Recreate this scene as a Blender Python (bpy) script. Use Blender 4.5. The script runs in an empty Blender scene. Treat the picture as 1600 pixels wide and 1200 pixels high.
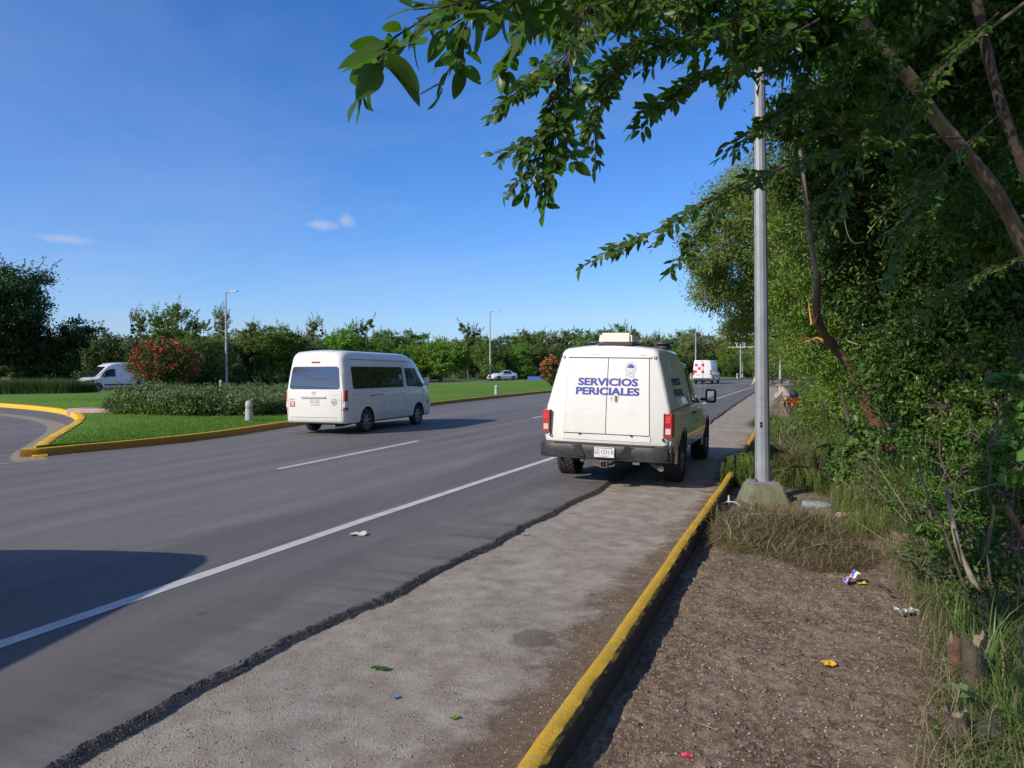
import bpy, bmesh, math, random
import numpy as np
from mathutils import Vector, Matrix
from mathutils.bvhtree import BVHTree
rnd = random.Random(7)
RN = np.random.RandomState(7)
R = math.radians
S = bpy.context.scene
COL = S.collection

# ------------------------------------------------------------------ camera
FPX, CAMH, PSI, PITCH, ROLL = 1150.0, 1.7, R(21.4), R(-0.95), R(0.2)
_fw = np.array([-math.sin(PSI)*math.cos(PITCH), math.cos(PSI)*math.cos(PITCH), math.sin(PITCH)])
_r0 = np.array([math.cos(PSI), math.sin(PSI), 0.0]); _u0 = np.cross(_r0, _fw)
_r = _r0*math.cos(ROLL) - _u0*math.sin(ROLL); _u = np.cross(_r, _fw)
_C = np.array([0, 0, CAMH])
cd = bpy.data.cameras.new('camera'); cam = bpy.data.objects.new('camera', cd); COL.objects.link(cam)
cam.matrix_world = Matrix(((_r[0], _u[0], -_fw[0], 0), (_r[1], _u[1], -_fw[1], 0), (_r[2], _u[2], -_fw[2], CAMH), (0, 0, 0, 1)))
cd.sensor_width = 36; cd.lens = FPX/1600*36; cd.clip_start = 0.05; cd.clip_end = 3000
S.camera = cam

def at(px, py, depth):
    "world point seen at a pixel of the photograph, at a given depth in metres"
    return _C + (_fw + _r*(px-800)/FPX - _u*(py-600)/FPX)*depth
def gz(x, y):
    "height of the land: flat here, rising very gently further off"
    return 0.033*np.log1p(np.exp((np.hypot(x, y)-22)/6.))
def proj(p):
    d = np.asarray(p, float) - _C; z = d @ _fw
    return 800+FPX*(d @ _r)/z, 600-FPX*(d @ _u)/z, z

# ------------------------------------------------------------------ light
SUNV = Vector((-0.86, -1.40, 1.0)).normalized()
EL = math.asin(SUNV.z); AZ = math.atan2(SUNV.x, SUNV.y)
W = bpy.data.worlds.new('World'); S.world = W; W.use_nodes = True
nt = W.node_tree; nt.nodes.clear()
def N(t, ty, **kw):
    n = t.nodes.new(ty)
    for k, v in kw.items():
        if k.startswith('i_'): n.inputs[k[2:].replace('_', ' ')].default_value = v
        else: setattr(n, k, v)
    return n
def math_(t, op, a, b=None, c=None, clamp=False):
    n = t.nodes.new('ShaderNodeMath'); n.operation = op; n.use_clamp = clamp
    for i, v in enumerate((a, b, c)):
        if v is None: continue
        if isinstance(v, (int, float)): n.inputs[i].default_value = v
        else: t.links.new(v, n.inputs[i])
    return n.outputs[0]
def mixc(t, f, a, b, blend='MIX'):
    n = t.nodes.new('ShaderNodeMix'); n.data_type = 'RGBA'; n.blend_type = blend; n.clamp_factor = True
    for i, v in ((0, f), (6, a), (7, b)):
        if isinstance(v, (int, float)): n.inputs[i].default_value = v
        elif isinstance(v, (tuple, list)): n.inputs[i].default_value = tuple(v)+((1,) if len(v) == 3 else ())
        else: t.links.new(v, n.inputs[i])
    return n.outputs[2]
def ramp(t, f, stops):
    n = t.nodes.new('ShaderNodeValToRGB'); e = n.color_ramp.elements
    while len(e) < len(stops): e.new(0.5)
    for k, (p, c) in enumerate(stops):
        e[k].position = p; e[k].color = (c, c, c, 1) if isinstance(c, (int, float)) else tuple(c)+(1,)
    t.links.new(f, n.inputs[0]); return n.outputs[0]
def noise(t, vec, scale, detail=4, rough=.55, dist=0.0):
    n = N(t, 'ShaderNodeTexNoise'); n.inputs['Scale'].default_value = scale; n.inputs['Detail'].default_value = detail
    n.inputs['Roughness'].default_value = rough; n.inputs['Distortion'].default_value = dist
    if vec is not None: t.links.new(vec, n.inputs['Vector'])
    return n.outputs[0]
def mapping(t, vec, scale=(1, 1, 1), rot=(0, 0, 0), loc=(0, 0, 0)):
    n = N(t, 'ShaderNodeMapping'); n.inputs['Scale'].default_value = scale; n.inputs['Rotation'].default_value = rot
    n.inputs['Location'].default_value = loc; t.links.new(vec, n.inputs['Vector']); return n.outputs[0]

sky = N(nt, 'ShaderNodeTexSky', sky_type='NISHITA', sun_disc=False, sun_elevation=EL, sun_rotation=AZ,
        altitude=0, air_density=1.0, dust_density=0.35, ozone_density=2.2)
tc = N(nt, 'ShaderNodeTexCoord'); gen = tc.outputs['Generated']
hs = N(nt, 'ShaderNodeHueSaturation'); hs.inputs['Saturation'].default_value = 1.32; nt.links.new(sky.outputs[0], hs.inputs['Color'])
skyc = mixc(nt, 1.0, hs.outputs[0], (0.82, 0.965, 1.36), 'MULTIPLY')
sep = N(nt, 'ShaderNodeSeparateXYZ'); nt.links.new(gen, sep.inputs[0])
# clouds: faint high streaks, a few small puffs, broken cloud in the part of the sky behind the camera
zc = math_(nt, 'ADD', math_(nt, 'MAXIMUM', sep.outputs[2], 0.02), 0.12)
cmb = N(nt, 'ShaderNodeCombineXYZ')
nt.links.new(math_(nt, 'DIVIDE', sep.outputs[0], zc), cmb.inputs[0]); nt.links.new(math_(nt, 'DIVIDE', sep.outputs[1], zc), cmb.inputs[1])
plane = cmb.outputs[0]
st = noise(nt, mapping(nt, plane, (0.4, 0.9, 1), (0, 0, R(28))), .8, 8, .62, .8)
streak = math_(nt, 'MULTIPLY', ramp(nt, st, [(0.46, 0), (0.85, 1)]), 0.30)
lowhaze = ramp(nt, sep.outputs[2], [(0.0, .34), (0.16, .12), (0.5, .02)])
cum = noise(nt, plane, 1.3, 8, .62, .3)
backf = ramp(nt, math_(nt, 'MULTIPLY_ADD', sep.outputs[1], -0.5, 0.5), [(0.5, 0), (0.72, 1)])
cumf = math_(nt, 'MULTIPLY', ramp(nt, cum, [(0.48, 0), (0.60, 1)]), backf)
fac = streak
def puff(px, py, ax, ay, seed):
    d = Vector(_fw + _r*(px-800)/FPX - _u*(py-600)/FPX).normalized()
    a = N(nt, 'ShaderNodeVectorMath', operation='SUBTRACT'); nt.links.new(gen, a.inputs[0]); a.inputs[1].default_value = d
    rr = Vector(_r); uu = Vector(_u)
    def dot(v):
        m = N(nt, 'ShaderNodeVectorMath', operation='DOT_PRODUCT'); nt.links.new(a.outputs[0], m.inputs[0]); m.inputs[1].default_value = v
        return m.outputs['Value']
    x = math_(nt, 'DIVIDE', dot(rr), ax/FPX); y = math_(nt, 'DIVIDE', dot(uu), ay/FPX)
    r2 = math_(nt, 'SQRT', math_(nt, 'ADD', math_(nt, 'MULTIPLY', x, x), math_(nt, 'MULTIPLY', y, y)))
    n = noise(nt, mapping(nt, gen, (1, 1, 1), (0, 0, 0), (seed, 0, 0)), 42, 5, .6)
    v = math_(nt, 'SUBTRACT', math_(nt, 'MULTIPLY_ADD', n, 1.7, 0.10), r2)
    return math_(nt, 'MULTIPLY', ramp(nt, v, [(0.0, 0), (0.9, 1)]), .55)
for q in ((95, 372, 40, 9, 3.1), (498, 351, 36, 9, 1.7), (541, 344, 16, 12, 5.2)):
    fac = math_(nt, 'MAXIMUM', fac, puff(*q))
skyc = mixc(nt, lowhaze, skyc, (1.8, 3.6, 6.9))
final = mixc(nt, fac, skyc, (4.6, 5.0, 6.2))
final = mixc(nt, cumf, final, mixc(nt, ramp(nt, noise(nt, plane, 2.1, 6, .6), [(.4, 0), (.6, 1)]), (2.4, 2.8, 3.6), (8.0, 8.0, 8.2)))
bg = N(nt, 'ShaderNodeBackground'); bg.inputs['Strength'].default_value = 0.125
nt.links.new(final, bg.inputs[0])
wo = N(nt, 'ShaderNodeOutputWorld'); nt.links.new(bg.outputs[0], wo.inputs[0])

sd = bpy.data.lights.new('sun', 'SUN'); sd.energy = 4.6; sd.angle = R(0.53); sd.color = (1.0, 0.91, 0.78)
so = bpy.data.objects.new('sun', sd); COL.objects.link(so); so.rotation_euler = SUNV.to_track_quat('Z', 'Y').to_euler()
so.location = (-20, -30, 40)
S.view_settings.view_transform = 'Standard'; S.view_settings.look = 'None'
S.view_settings.exposure = 0.0; S.view_settings.gamma = 1.0; S.view_settings.use_curve_mapping = False
S.render.engine = 'CYCLES'; S.cycles.max_bounces = 6; S.cycles.diffuse_bounces = 3; S.cycles.transmission_bounces = 4
S.cycles.transparent_max_bounces = 8; S.cycles.use_denoising = True

# ------------------------------------------------------------------ object helpers
def mesh(verts, faces, name='m'):
    me = bpy.data.meshes.new(name); verts = np.asarray(verts, dtype=np.float32)
    if isinstance(faces, np.ndarray):
        n, k = faces.shape
        me.vertices.add(len(verts)); me.vertices.foreach_set('co', verts.ravel())
        me.loops.add(n*k); me.loops.foreach_set('vertex_index', faces.astype(np.int32).ravel())
        me.polygons.add(n); me.polygons.foreach_set('loop_start', np.arange(0, n*k, k, dtype=np.int32))
        me.polygons.foreach_set('loop_total', np.full(n, k, dtype=np.int32))
        me.update(calc_edges=True)
    else:
        me.from_pydata(verts.tolist(), [], faces); me.update()
    return me
def shade(me, ang=35):
    for p in me.polygons: p.use_smooth = True
    try: me.set_sharp_from_angle(angle=R(ang))
    except Exception: pass
    return me
def ob(name, me, mat=None, parent=None, **tags):
    o = bpy.data.objects.new(name, me); COL.objects.link(o)
    if mat is not None and me is not None and len(me.materials) == 0:
        for m in (mat if isinstance(mat, (list, tuple)) else [mat]): me.materials.append(m)
    if parent is not None: o.parent = parent
    for k, v in tags.items():
        if v is not None: o[k] = v
    return o
def thing(name, label, cat, loc=(0, 0, 0), rz=0.0, group=None, me=None, mat=None):
    o = ob(name, me, mat); o.location = loc; o.rotation_euler = (0, 0, rz)
    o['label'] = label; o['category'] = cat; o['kind'] = 'thing'
    if group: o['group'] = group
    return o
def struct(name, me, mat, parent=None):
    o = ob(name, me, mat, parent)
    o['kind'] = 'structure'
    return o
def dup(root, loc=None, rz=None, scale=None, label=None, group=None):
    r = root.copy(); COL.objects.link(r)
    if loc is not None: r.location = loc
    if rz is not None: r.rotation_euler = (0, 0, rz)
    if scale is not None: r.scale = scale if isinstance(scale, (tuple, list)) else (scale,)*3
    if label: r['label'] = label
    if group: r['group'] = group
    for ch in list(root.children):
        c = ch.copy(); COL.objects.link(c); c.parent = r
        for g in list(ch.children):
            d = g.copy(); COL.objects.link(d); d.parent = c
    return r

class MB:
    "collects simple solids into one mesh"
    def __init__(s): s.v = []; s.f = []
    def add(s, v, f):
        o = len(s.v); s.v += [tuple(p) for p in v]; s.f += [tuple(i+o for i in q) for q in f]; return s
    def box(s, c, d, rot=None):
        x, y, z = (q/2 for q in d)
        v = [Vector((a*x, b*y, e*z)) for a in (-1, 1) for b in (-1, 1) for e in (-1, 1)]
        if rot is not None: v = [rot @ p for p in v]
        v = [p+Vector(c) for p in v]
        return s.add(v, [(0, 1, 3, 2), (4, 6, 7, 5), (0, 4, 5, 1), (2, 3, 7, 6), (0, 2, 6, 4), (1, 5, 7, 3)])
    def tube(s, pts, rad, n=8, cap=True):
        pts = [Vector(p) for p in pts]; rad = rad if hasattr(rad, '__len__') else [rad]*len(pts)
        v = []; f = []; up = None
        for i, p in enumerate(pts):
            t = (pts[min(i+1, len(pts)-1)]-pts[max(i-1, 0)])
            t = t.normalized() if t.length > 1e-9 else Vector((0, 0, 1))
            if up is None: up = t.orthogonal().normalized()
            up = (up - t*up.dot(t)); up = up.normalized() if up.length > 1e-6 else t.orthogonal().normalized()
            sd_ = t.cross(up)
            for k in range(n):
                a = 2*math.pi*k/n; v.append(p+(up*math.cos(a)+sd_*math.sin(a))*rad[i])
        for i in range(len(pts)-1):
            for k in range(n):
                a = i*n+k; b = i*n+(k+1) % n; f.append((a, b, b+n, a+n))
        if cap: f.append(tuple(range(n))[::-1]); f.append(tuple(range((len(pts)-1)*n, len(pts)*n)))
        return s.add(v, f)
    def lathe(s, prof, n=24, c=(0, 0, 0), axis='z', closed=False):
        "prof: list of (r, h)"
        v = []; f = []; m = len(prof)
        for k in range(n):
            a = 2*math.pi*k/n
            for r_, h in prof:
                x, y = r_*math.cos(a), r_*math.sin(a)
                p = {'z': (x, y, h), 'x': (h, x, y), 'y': (x, h, y)}[axis]
                v.append((p[0]+c[0], p[1]+c[1], p[2]+c[2]))
        for k in range(n):
            k2 = (k+1) % n
            for i in range(m-1 if not closed else m):
                j = (i+1) % m
                f.append((k*m+i, k2*m+i, k2*m+j, k*m+j))
        return s.add(v, f)
    def me(s, ang=35, sm=True):
        m = bpy.data.meshes.new('m'); m.from_pydata(s.v, [], s.f); m.update()
        bm = bmesh.new(); bm.from_mesh(m); bmesh.ops.recalc_face_normals(bm, faces=bm.faces); bm.to_mesh(m); bm.free()
        return shade(m, ang) if sm else m

# ------------------------------------------------------------------ materials
def newmat(name):
    m = bpy.data.materials.new(name); m.use_nodes = True; t = m.node_tree; t.nodes.clear()
    b = N(t, 'ShaderNodeBsdfPrincipled'); o = N(t, 'ShaderNodeOutputMaterial'); t.links.new(b.outputs[0], o.inputs[0])
    return m, t, b
def setb(b, color=None, rough=None, metal=None, spec=None, coat=None, trans=None, ior=None):
    if color is not None: b.inputs['Base Color'].default_value = tuple(color)+(1,)
    if rough is not None: b.inputs['Roughness'].default_value = rough
    if metal is not None: b.inputs['Metallic'].default_value = metal
    if spec is not None: b.inputs['Specular IOR Level'].default_value = spec
    if coat is not None: b.inputs['Coat Weight'].default_value = coat; b.inputs['Coat Roughness'].default_value = .04
    if trans is not None: b.inputs['Transmission Weight'].default_value = trans
    if ior is not None: b.inputs['IOR'].default_value = ior
def bump(t, b, h, strength=.3, dist=.01, normal=None):
    n = N(t, 'ShaderNodeBump'); n.inputs['Strength'].default_value = strength; n.inputs['Distance'].default_value = dist
    t.links.new(h, n.inputs['Height'])
    if normal is not None: t.links.new(normal, n.inputs['Normal'])
    t.links.new(n.outputs[0], b.inputs['Normal']); return n.outputs[0]
def plain(name, c, rough=.5, metal=0, var=.12, sc=8, c2=None, bmp=0, coat=None, spec=None, obj=True, bsc=None):
    m, t, b = newmat(name); setb(b, c, rough, metal, spec, coat)
    g = N(t, 'ShaderNodeTexCoord'); v = g.outputs['Object']
    n = noise(t, v, sc, 5, .6)
    if c2 is None: c2 = tuple(q*(1-var*2) for q in c)
    col = mixc(t, ramp(t, n, [(.35, 0), (.7, 1)]), c, c2)
    t.links.new(col, b.inputs['Base Color'])
    if bmp: bump(t, b, noise(t, v, bsc or sc*4, 4, .6), bmp, .01)
    return m
def paint(name, c, dirt=(.32, .27, .2), amt=.35, zlow=.2, zhigh=.9, rough=.28):
    "vehicle paint: gloss coat, road dust settled low on the body, faint streaks"
    m, t, b = newmat(name); setb(b, c, rough, 0, .5, .6)
    g = N(t, 'ShaderNodeTexCoord'); v = g.outputs['Object']; s = N(t, 'ShaderNodeSeparateXYZ'); t.links.new(v, s.inputs[0])
    mr = N(t, 'ShaderNodeMapRange'); mr.inputs[1].default_value = zhigh; mr.inputs[2].default_value = zlow; t.links.new(s.outputs[2], mr.inputs[0])
    n = noise(t, mapping(t, v, (1, 1, .35)), 5, 6, .62)
    n2 = noise(t, v, 60, 3, .5)
    d = math_(t, 'MULTIPLY', math_(t, 'ADD', math_(t, 'MULTIPLY', mr.outputs[0], .8), .12), ramp(t, n, [(.3, .2), (.75, 1)]))
    d = math_(t, 'MULTIPLY', d, amt, clamp=True)
    d = math_(t, 'ADD', d, math_(t, 'MULTIPLY', ramp(t, n2, [(.62, 0), (.7, 1)]), .05))
    t.links.new(mixc(t, d, c, dirt), b.inputs['Base Color'])
    t.links.new(math_(t, 'MULTIPLY_ADD', d, .8, rough), b.inputs['Roughness'])
    bump(t, b, noise(t, v, 1.6, 2, .5), .12, .02)
    return m
def leafmat(name, c1, c2, c3=None, tr=.3, rough=.42, old=None, hue=0.0):
    m = bpy.data.materials.new(name); m.use_nodes = True; t = m.node_tree; t.nodes.clear()
    g = N(t, 'ShaderNodeNewGeometry'); ri = g.outputs['Random Per Island']
    ns = noise(t, g.outputs['Position'], .9, 3, .6)
    f = math_(t, 'ADD', math_(t, 'MULTIPLY', ri, .6), math_(t, 'MULTIPLY_ADD', ns, 1.0, -.3), clamp=True)
    col = mixc(t, f, c1, c2)
    if c3: col = mixc(t, ramp(t, ri, [(.9, 0), (.93, 1)]), col, c3)
    oi = N(t, 'ShaderNodeObjectInfo'); h = N(t, 'ShaderNodeHueSaturation')
    t.links.new(math_(t, 'MULTIPLY_ADD', oi.outputs['Random'], .04, .48), h.inputs['Hue'])
    t.links.new(math_(t, 'MULTIPLY_ADD', oi.outputs['Random'], .45, .78), h.inputs['Value']); t.links.new(col, h.inputs['Color']); col = h.outputs[0]
    b = N(t, 'ShaderNodeBsdfPrincipled'); setb(b, None, rough, 0, .35); t.links.new(col, b.inputs['Base Color'])
    tl = N(t, 'ShaderNodeBsdfTranslucent'); t.links.new(mixc(t, 1.0, col, (1.25, 1.35, .5), 'MULTIPLY'), tl.inputs[0])
    mx = N(t, 'ShaderNodeMixShader'); mx.inputs[0].default_value = tr
    t.links.new(b.outputs[0], mx.inputs[1]); t.links.new(tl.outputs[0], mx.inputs[2])
    o = N(t, 'ShaderNodeOutputMaterial'); t.links.new(mx.outputs[0], o.inputs[0]); return m
def vn2(x, y, s, seed=0):
    "cheap smooth value noise, numpy, about -1..1"
    x = np.asarray(x, float)*s+seed*17.3; y = np.asarray(y, float)*s+seed*9.1
    xi = np.floor(x); yi = np.floor(y); fx = x-xi; fy = y-yi; fx = fx*fx*(3-2*fx); fy = fy*fy*(3-2*fy)
    h = lambda a, b: (np.sin(a*127.1+b*311.7+seed*3.7)*43758.5453) % 1.0
    return ((h(xi, yi)*(1-fx)+h(xi+1, yi)*fx)*(1-fy)+(h(xi, yi+1)*(1-fx)+h(xi+1, yi+1)*fx)*fy)*2-1
def fbm(x, y, s, o=3, seed=0):
    r_ = 0; a = 1
    for k in range(o): r_ = r_+a*vn2(x, y, s*2**k, seed+k); a *= .5
    return r_
# ------------------------------------------------------------------ setting: ground, roads, kerbs, verge
def gridmesh(xs, ys, zf):
    X, Y = np.meshgrid(xs, ys); Z = zf(X, Y)
    v = np.stack([X.ravel(), Y.ravel(), Z.ravel()], 1); nx, ny = len(xs), len(ys)
    i = (np.arange(ny-1)[:, None]*nx+np.arange(nx-1)[None]).ravel()
    return mesh(v, np.stack([i, i+1, i+1+nx, i+nx], 1))
def ribbon(cols, zoff=0.0):
    "cols: list of equal-length polylines (x, y[, dz]); strip mesh following the land"
    n = len(cols[0]); v = []
    for c in cols:
        for p in c: v.append((p[0], p[1], float(gz(p[0], p[1]))+zoff+(p[2] if len(p) > 2 else 0)))
    f = [(k*n+i, (k+1)*n+i, (k+1)*n+i+1, k*n+i+1) for k in range(len(cols)-1) for i in range(n-1)]
    me = mesh(v, f); bm = bmesh.new(); bm.from_mesh(me)
    bmesh.ops.recalc_face_normals(bm, faces=bm.faces)
    if sum(q.normal.z for q in bm.faces) < 0: bmesh.ops.reverse_faces(bm, faces=bm.faces)
    bm.to_mesh(me); bm.free(); return me
def lerp_poly(pts, ys):
    px = [p[0] for p in pts]; py = [p[1] for p in pts]
    return np.interp(ys, py, px)
def resample(pts, step):
    pts = np.array(pts, float); d = np.r_[0, np.cumsum(np.linalg.norm(np.diff(pts, axis=0), axis=1))]
    n = max(2, int(d[-1]/step)+1); t = np.linspace(0, d[-1], n)
    return np.stack([np.interp(t, d, pts[:, k]) for k in range(pts.shape[1])], 1)
def smooth_poly(pts, it=3):
    pts = np.array(pts, float)
    for _ in range(it):
        q = pts[:-1]*.75+pts[1:]*.25; r_ = pts[:-1]*.25+pts[1:]*.75
        pts = np.vstack([pts[:1], np.stack([q, r_], 1).reshape(-1, pts.shape[1]), pts[-1:]])
    return pts

# --- materials of the setting (world position drives every pattern)
def geo(t): return N(t, 'ShaderNodeNewGeometry').outputs['Position']
def m_asphalt():
    m, t, b = newmat('asphalt'); setb(b, (.1, .1, .1), .78, 0, .35); p = geo(t)
    s = N(t, 'ShaderNodeSeparateXYZ'); t.links.new(p, s.inputs[0])
    lng = noise(t, mapping(t, p, (1.1, .07, 1)), 1.3, 6, .6, .3)
    fine = noise(t, p, 95, 3, .7); mid = noise(t, p, 7, 6, .65)
    big = noise(t, p, .35, 4, .5)
    col = mixc(t, ramp(t, lng, [(.3, 0), (.72, 1)]), (.128, .117, .107), (.200, .182, .163))
    col = mixc(t, ramp(t, mid, [(.35, 0), (.7, .45)]), col, (.225, .205, .182))
    # tyre tracks: smoother, darker bands along each lane
    w = N(t, 'ShaderNodeTexWave', wave_type='BANDS', bands_direction='X', wave_profile='SIN'); w.inputs['Scale'].default_value = .335
    w.inputs['Distortion'].default_value = .6; w.inputs['Detail'].default_value = 2; t.links.new(mapping(t, p, (1, .03, 1), (0, 0, 0), (.35, 0, 0)), w.inputs[0])
    col = mixc(t, math_(t, 'MULTIPLY', w.outputs[1], .35), col, (.108, .101, .096))
    # near the ragged edge the surface is coarser and paler with dust
    e = N(t, 'ShaderNodeMapRange'); e.inputs[1].default_value = -4.4; e.inputs[2].default_value = -3.1; t.links.new(s.outputs[0], e.inputs[0])
    ef = math_(t, 'MULTIPLY', e.outputs[0], ramp(t, noise(t, p, 2.2, 6, .65), [(.4, 0), (.62, 1)]))
    col = mixc(t, math_(t, 'MULTIPLY', ef, .55), col, (.27, .24, .21))
    # crack / sealed joint beside the middle line, dark oil line
    cx = math_(t, 'ADD', s.outputs[0], math_(t, 'MULTIPLY_ADD', noise(t, p, .9, 3, .5), .5, 7.05+.95))
    crack = ramp(t, math_(t, 'ABSOLUTE', cx), [(.0, 1), (.075, 0)])
    crk = math_(t, 'MULTIPLY', crack, ramp(t, noise(t, mapping(t, p, (1, .3, 1)), 1.4, 4, .6), [(.45, 0), (.6, 1)]))
    col = mixc(t, math_(t, 'MULTIPLY', crk, .6), col, (.05, .045, .04))
    col = mixc(t, ramp(t, fine, [(.3, .45), (.5, 0)]), col, (.04, .04, .042))
    col = mixc(t, ramp(t, fine, [(.60, 0), (.72, .6)]), col, (.30, .28, .25))
    sp = N(t, 'ShaderNodeTexVoronoi'); sp.feature = 'SMOOTH_F1'; sp.inputs['Scale'].default_value = .33; sp.inputs['Smoothness'].default_value = .25
    t.links.new(mapping(t, p, (1, .22, 1)), sp.inputs[0])
    col = mixc(t, ramp(t, sp.outputs['Color'], [(.25, .45), (.6, 0)]), col, (.085, .080, .076))
    sm = noise(t, mapping(t, p, (2.6, .16, 1)), 1.2, 7, .7, .5)
    col = mixc(t, ramp(t, sm, [(.52, 0), (.72, .42)]), col, (.25, .23, .205))
    blot = ramp(t, noise(t, p, 1.7, 5, .7), [(.66, 0), (.70, .5)])
    col = mixc(t, blot, col, (.06, .058, .056))
    t.links.new(col, b.inputs['Base Color'])
    h = math_(t, 'ADD', math_(t, 'MULTIPLY', noise(t, p, 230, 2, .7), .5), math_(t, 'ADD', fine, math_(t, 'MULTIPLY', noise(t, p, 4, 5, .6), .5)))
    bump(t, b, h, .45, .004); return m
def m_shoulder():
    m, t, b = newmat('shoulder_gravel'); setb(b, (.3, .28, .25), .93, 0, .2); p = geo(t)
    s = N(t, 'ShaderNodeSeparateXYZ'); t.links.new(p, s.inputs[0])
    a = noise(t, p, 1.1, 6, .62, .3); c = noise(t, p, 5.5, 6, .7); f = noise(t, p, 70, 3, .7); g2 = noise(t, p, 22, 4, .7)
    col = mixc(t, ramp(t, a, [(.35, 0), (.65, 1)]), (.33, .29, .242), (.44, .39, .325))
    col = mixc(t, ramp(t, c, [(.40, 0), (.62, .85)]), col, (.25, .20, .152))
    col = mixc(t, ramp(t, noise(t, p, 2.8, 7, .72, .6), [(.54, 0), (.66, .6)]), col, (.20, .16, .125))
    col = mixc(t, ramp(t, g2, [(.5, 0), (.68, .5)]), col, (.46, .43, .39))
    # brown soil washed along the kerb
    e = N(t, 'ShaderNodeMapRange'); e.inputs[1].default_value = -1.95; e.inputs[2].default_value = -1.05; t.links.new(s.outputs[0], e.inputs[0])
    yn = N(t, 'ShaderNodeMapRange'); yn.inputs[1].default_value = 8.5; yn.inputs[2].default_value = 2.0; yn.inputs[3].default_value = -.16; yn.inputs[4].default_value = .22; t.links.new(s.outputs[1], yn.inputs[0])
    soil = math_(t, 'ADD', math_(t, 'ADD', e.outputs[0], yn.outputs[0]), math_(t, 'MULTIPLY_ADD', noise(t, p, 2.4, 7, .7, .4), 1.5, -1.0))
    col = mixc(t, ramp(t, soil, [(.22, 0), (.5, .92)]), col, mixc(t, ramp(t, g2, [(.35, 0), (.65, 1)]), (.115, .075, .046), (.21, .15, .098)))
    # damp round stain
    st = N(t, 'ShaderNodeVectorMath', operation='SUBTRACT'); t.links.new(p, st.inputs[0]); st.inputs[1].default_value = (-1.62, 4.52, 0)
    ln = N(t, 'ShaderNodeVectorMath', operation='LENGTH'); t.links.new(mapping(t, st.outputs[0], (1, .8, 0)), ln.inputs[0])
    sv = math_(t, 'ADD', ln.outputs['Value'], math_(t, 'MULTIPLY_ADD', c, .22, -.11))
    col = mixc(t, ramp(t, sv, [(.12, .6), (.155, 0)]), col, (.085, .07, .052))
    col = mixc(t, ramp(t, f, [(.28, .5), (.45, 0)]), col, (.06, .05, .04))
    col = mixc(t, ramp(t, f, [(.6, 0), (.75, .55)]), col, (.48, .45, .41))
    t.links.new(col, b.inputs['Base Color'])
    v = N(t, 'ShaderNodeTexVoronoi'); v.inputs['Scale'].default_value = 62; t.links.new(p, v.inputs[0])
    h = math_(t, 'ADD', math_(t, 'MULTIPLY', noise(t, p, 130, 4, .8), .7), math_(t, 'ADD', math_(t, 'MULTIPLY', f, .8), math_(t, 'MULTIPLY', c, 2.0)))
    bump(t, b, h, .7, .012); return m
def m_dirt():
    m, t, b = newmat('verge_dirt'); setb(b, (.2, .15, .1), .96, 0, .15); p = geo(t)
    a = noise(t, p, 1.6, 6, .65, .4); c = noise(t, p, 9, 6, .7); f = noise(t, p, 60, 4, .75); k = noise(t, mapping(t, p, (1, .6, 1), (0, 0, .6)), 34, 4, .7)
    col = mixc(t, ramp(t, a, [(.36, 0), (.62, 1)]), (.215, .145, .095), (.40, .295, .205))
    col = mixc(t, ramp(t, noise(t, mapping(t, p, (1, .45, 1), (0, 0, .5)), 3.3, 7, .7, .8), [(.50, 0), (.66, .75)]), col, (.13, .085, .055))
    col = mixc(t, ramp(t, c, [(.40, 0), (.64, .8)]), col, (.15, .098, .062))
    col = mixc(t, ramp(t, k, [(.48, 0), (.62, .8)]), col, (.38, .31, .245))
    col = mixc(t, ramp(t, f, [(.3, .6), (.46, 0)]), col, (.035, .025, .018))
    col = mixc(t, ramp(t, f, [(.62, 0), (.70, .8)]), col, (.50, .44, .37))
    t.links.new(col, b.inputs['Base Color'])
    h = math_(t, 'ADD', math_(t, 'MULTIPLY', noise(t, p, 120, 3, .8), .6), math_(t, 'ADD', math_(t, 'MULTIPLY', k, 1.2), math_(t, 'MULTIPLY', noise(t, p, 14, 8, .75), 3.0)))
    bump(t, b, h, .8, .02); return m
def m_lawn():
    m, t, b = newmat('lawn_grass'); setb(b, (.07, .15, .02), .9, 0, .15); p = geo(t)
    a = noise(t, p, .22, 5, .6, .4); c = noise(t, p, 2.0, 6, .7); f = noise(t, p, 26, 4, .8)
    col = mixc(t, ramp(t, a, [(.35, 0), (.65, 1)]), (.100, .205, .022), (.155, .265, .032))
    col = mixc(t, ramp(t, c, [(.45, 0), (.7, .6)]), col, (.17, .29, .045))
    col = mixc(t, ramp(t, noise(t, p, .55, 5, .7, .5), [(.62, 0), (.72, .5)]), col, (.19, .21, .06))
    col = mixc(t, ramp(t, f, [(.3, .6), (.5, 0)]), col, (.04, .10, .012))
    t.links.new(col, b.inputs['Base Color'])
    bump(t, b, math_(t, 'ADD', f, c), .9, .06); return m
def m_kerb(name, c1, c2, chip=(.36, .34, .31), amt=.5):
    m, t, b = newmat(name); setb(b, c1, .72, 0, .3); p = geo(t)
    col = mixc(t, ramp(t, noise(t, p, 3.2, 6, .65), [(.35, 0), (.7, 1)]), c1, c2)
    col = mixc(t, math_(t, 'MULTIPLY', ramp(t, noise(t, p, 11, 7, .75), [(.56, 0), (.66, 1)]), amt), col, chip)
    col = mixc(t, ramp(t, noise(t, p, 45, 4, .75), [(.3, .55), (.42, 0)]), col, (.13, .085, .02))
    t.links.new(col, b.inputs['Base Color'])
    bump(t, b, math_(t, 'ADD', noise(t, p, 55, 4, .7), math_(t, 'MULTIPLY', noise(t, p, 8, 4, .6), 2)), .5, .01); return m
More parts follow.
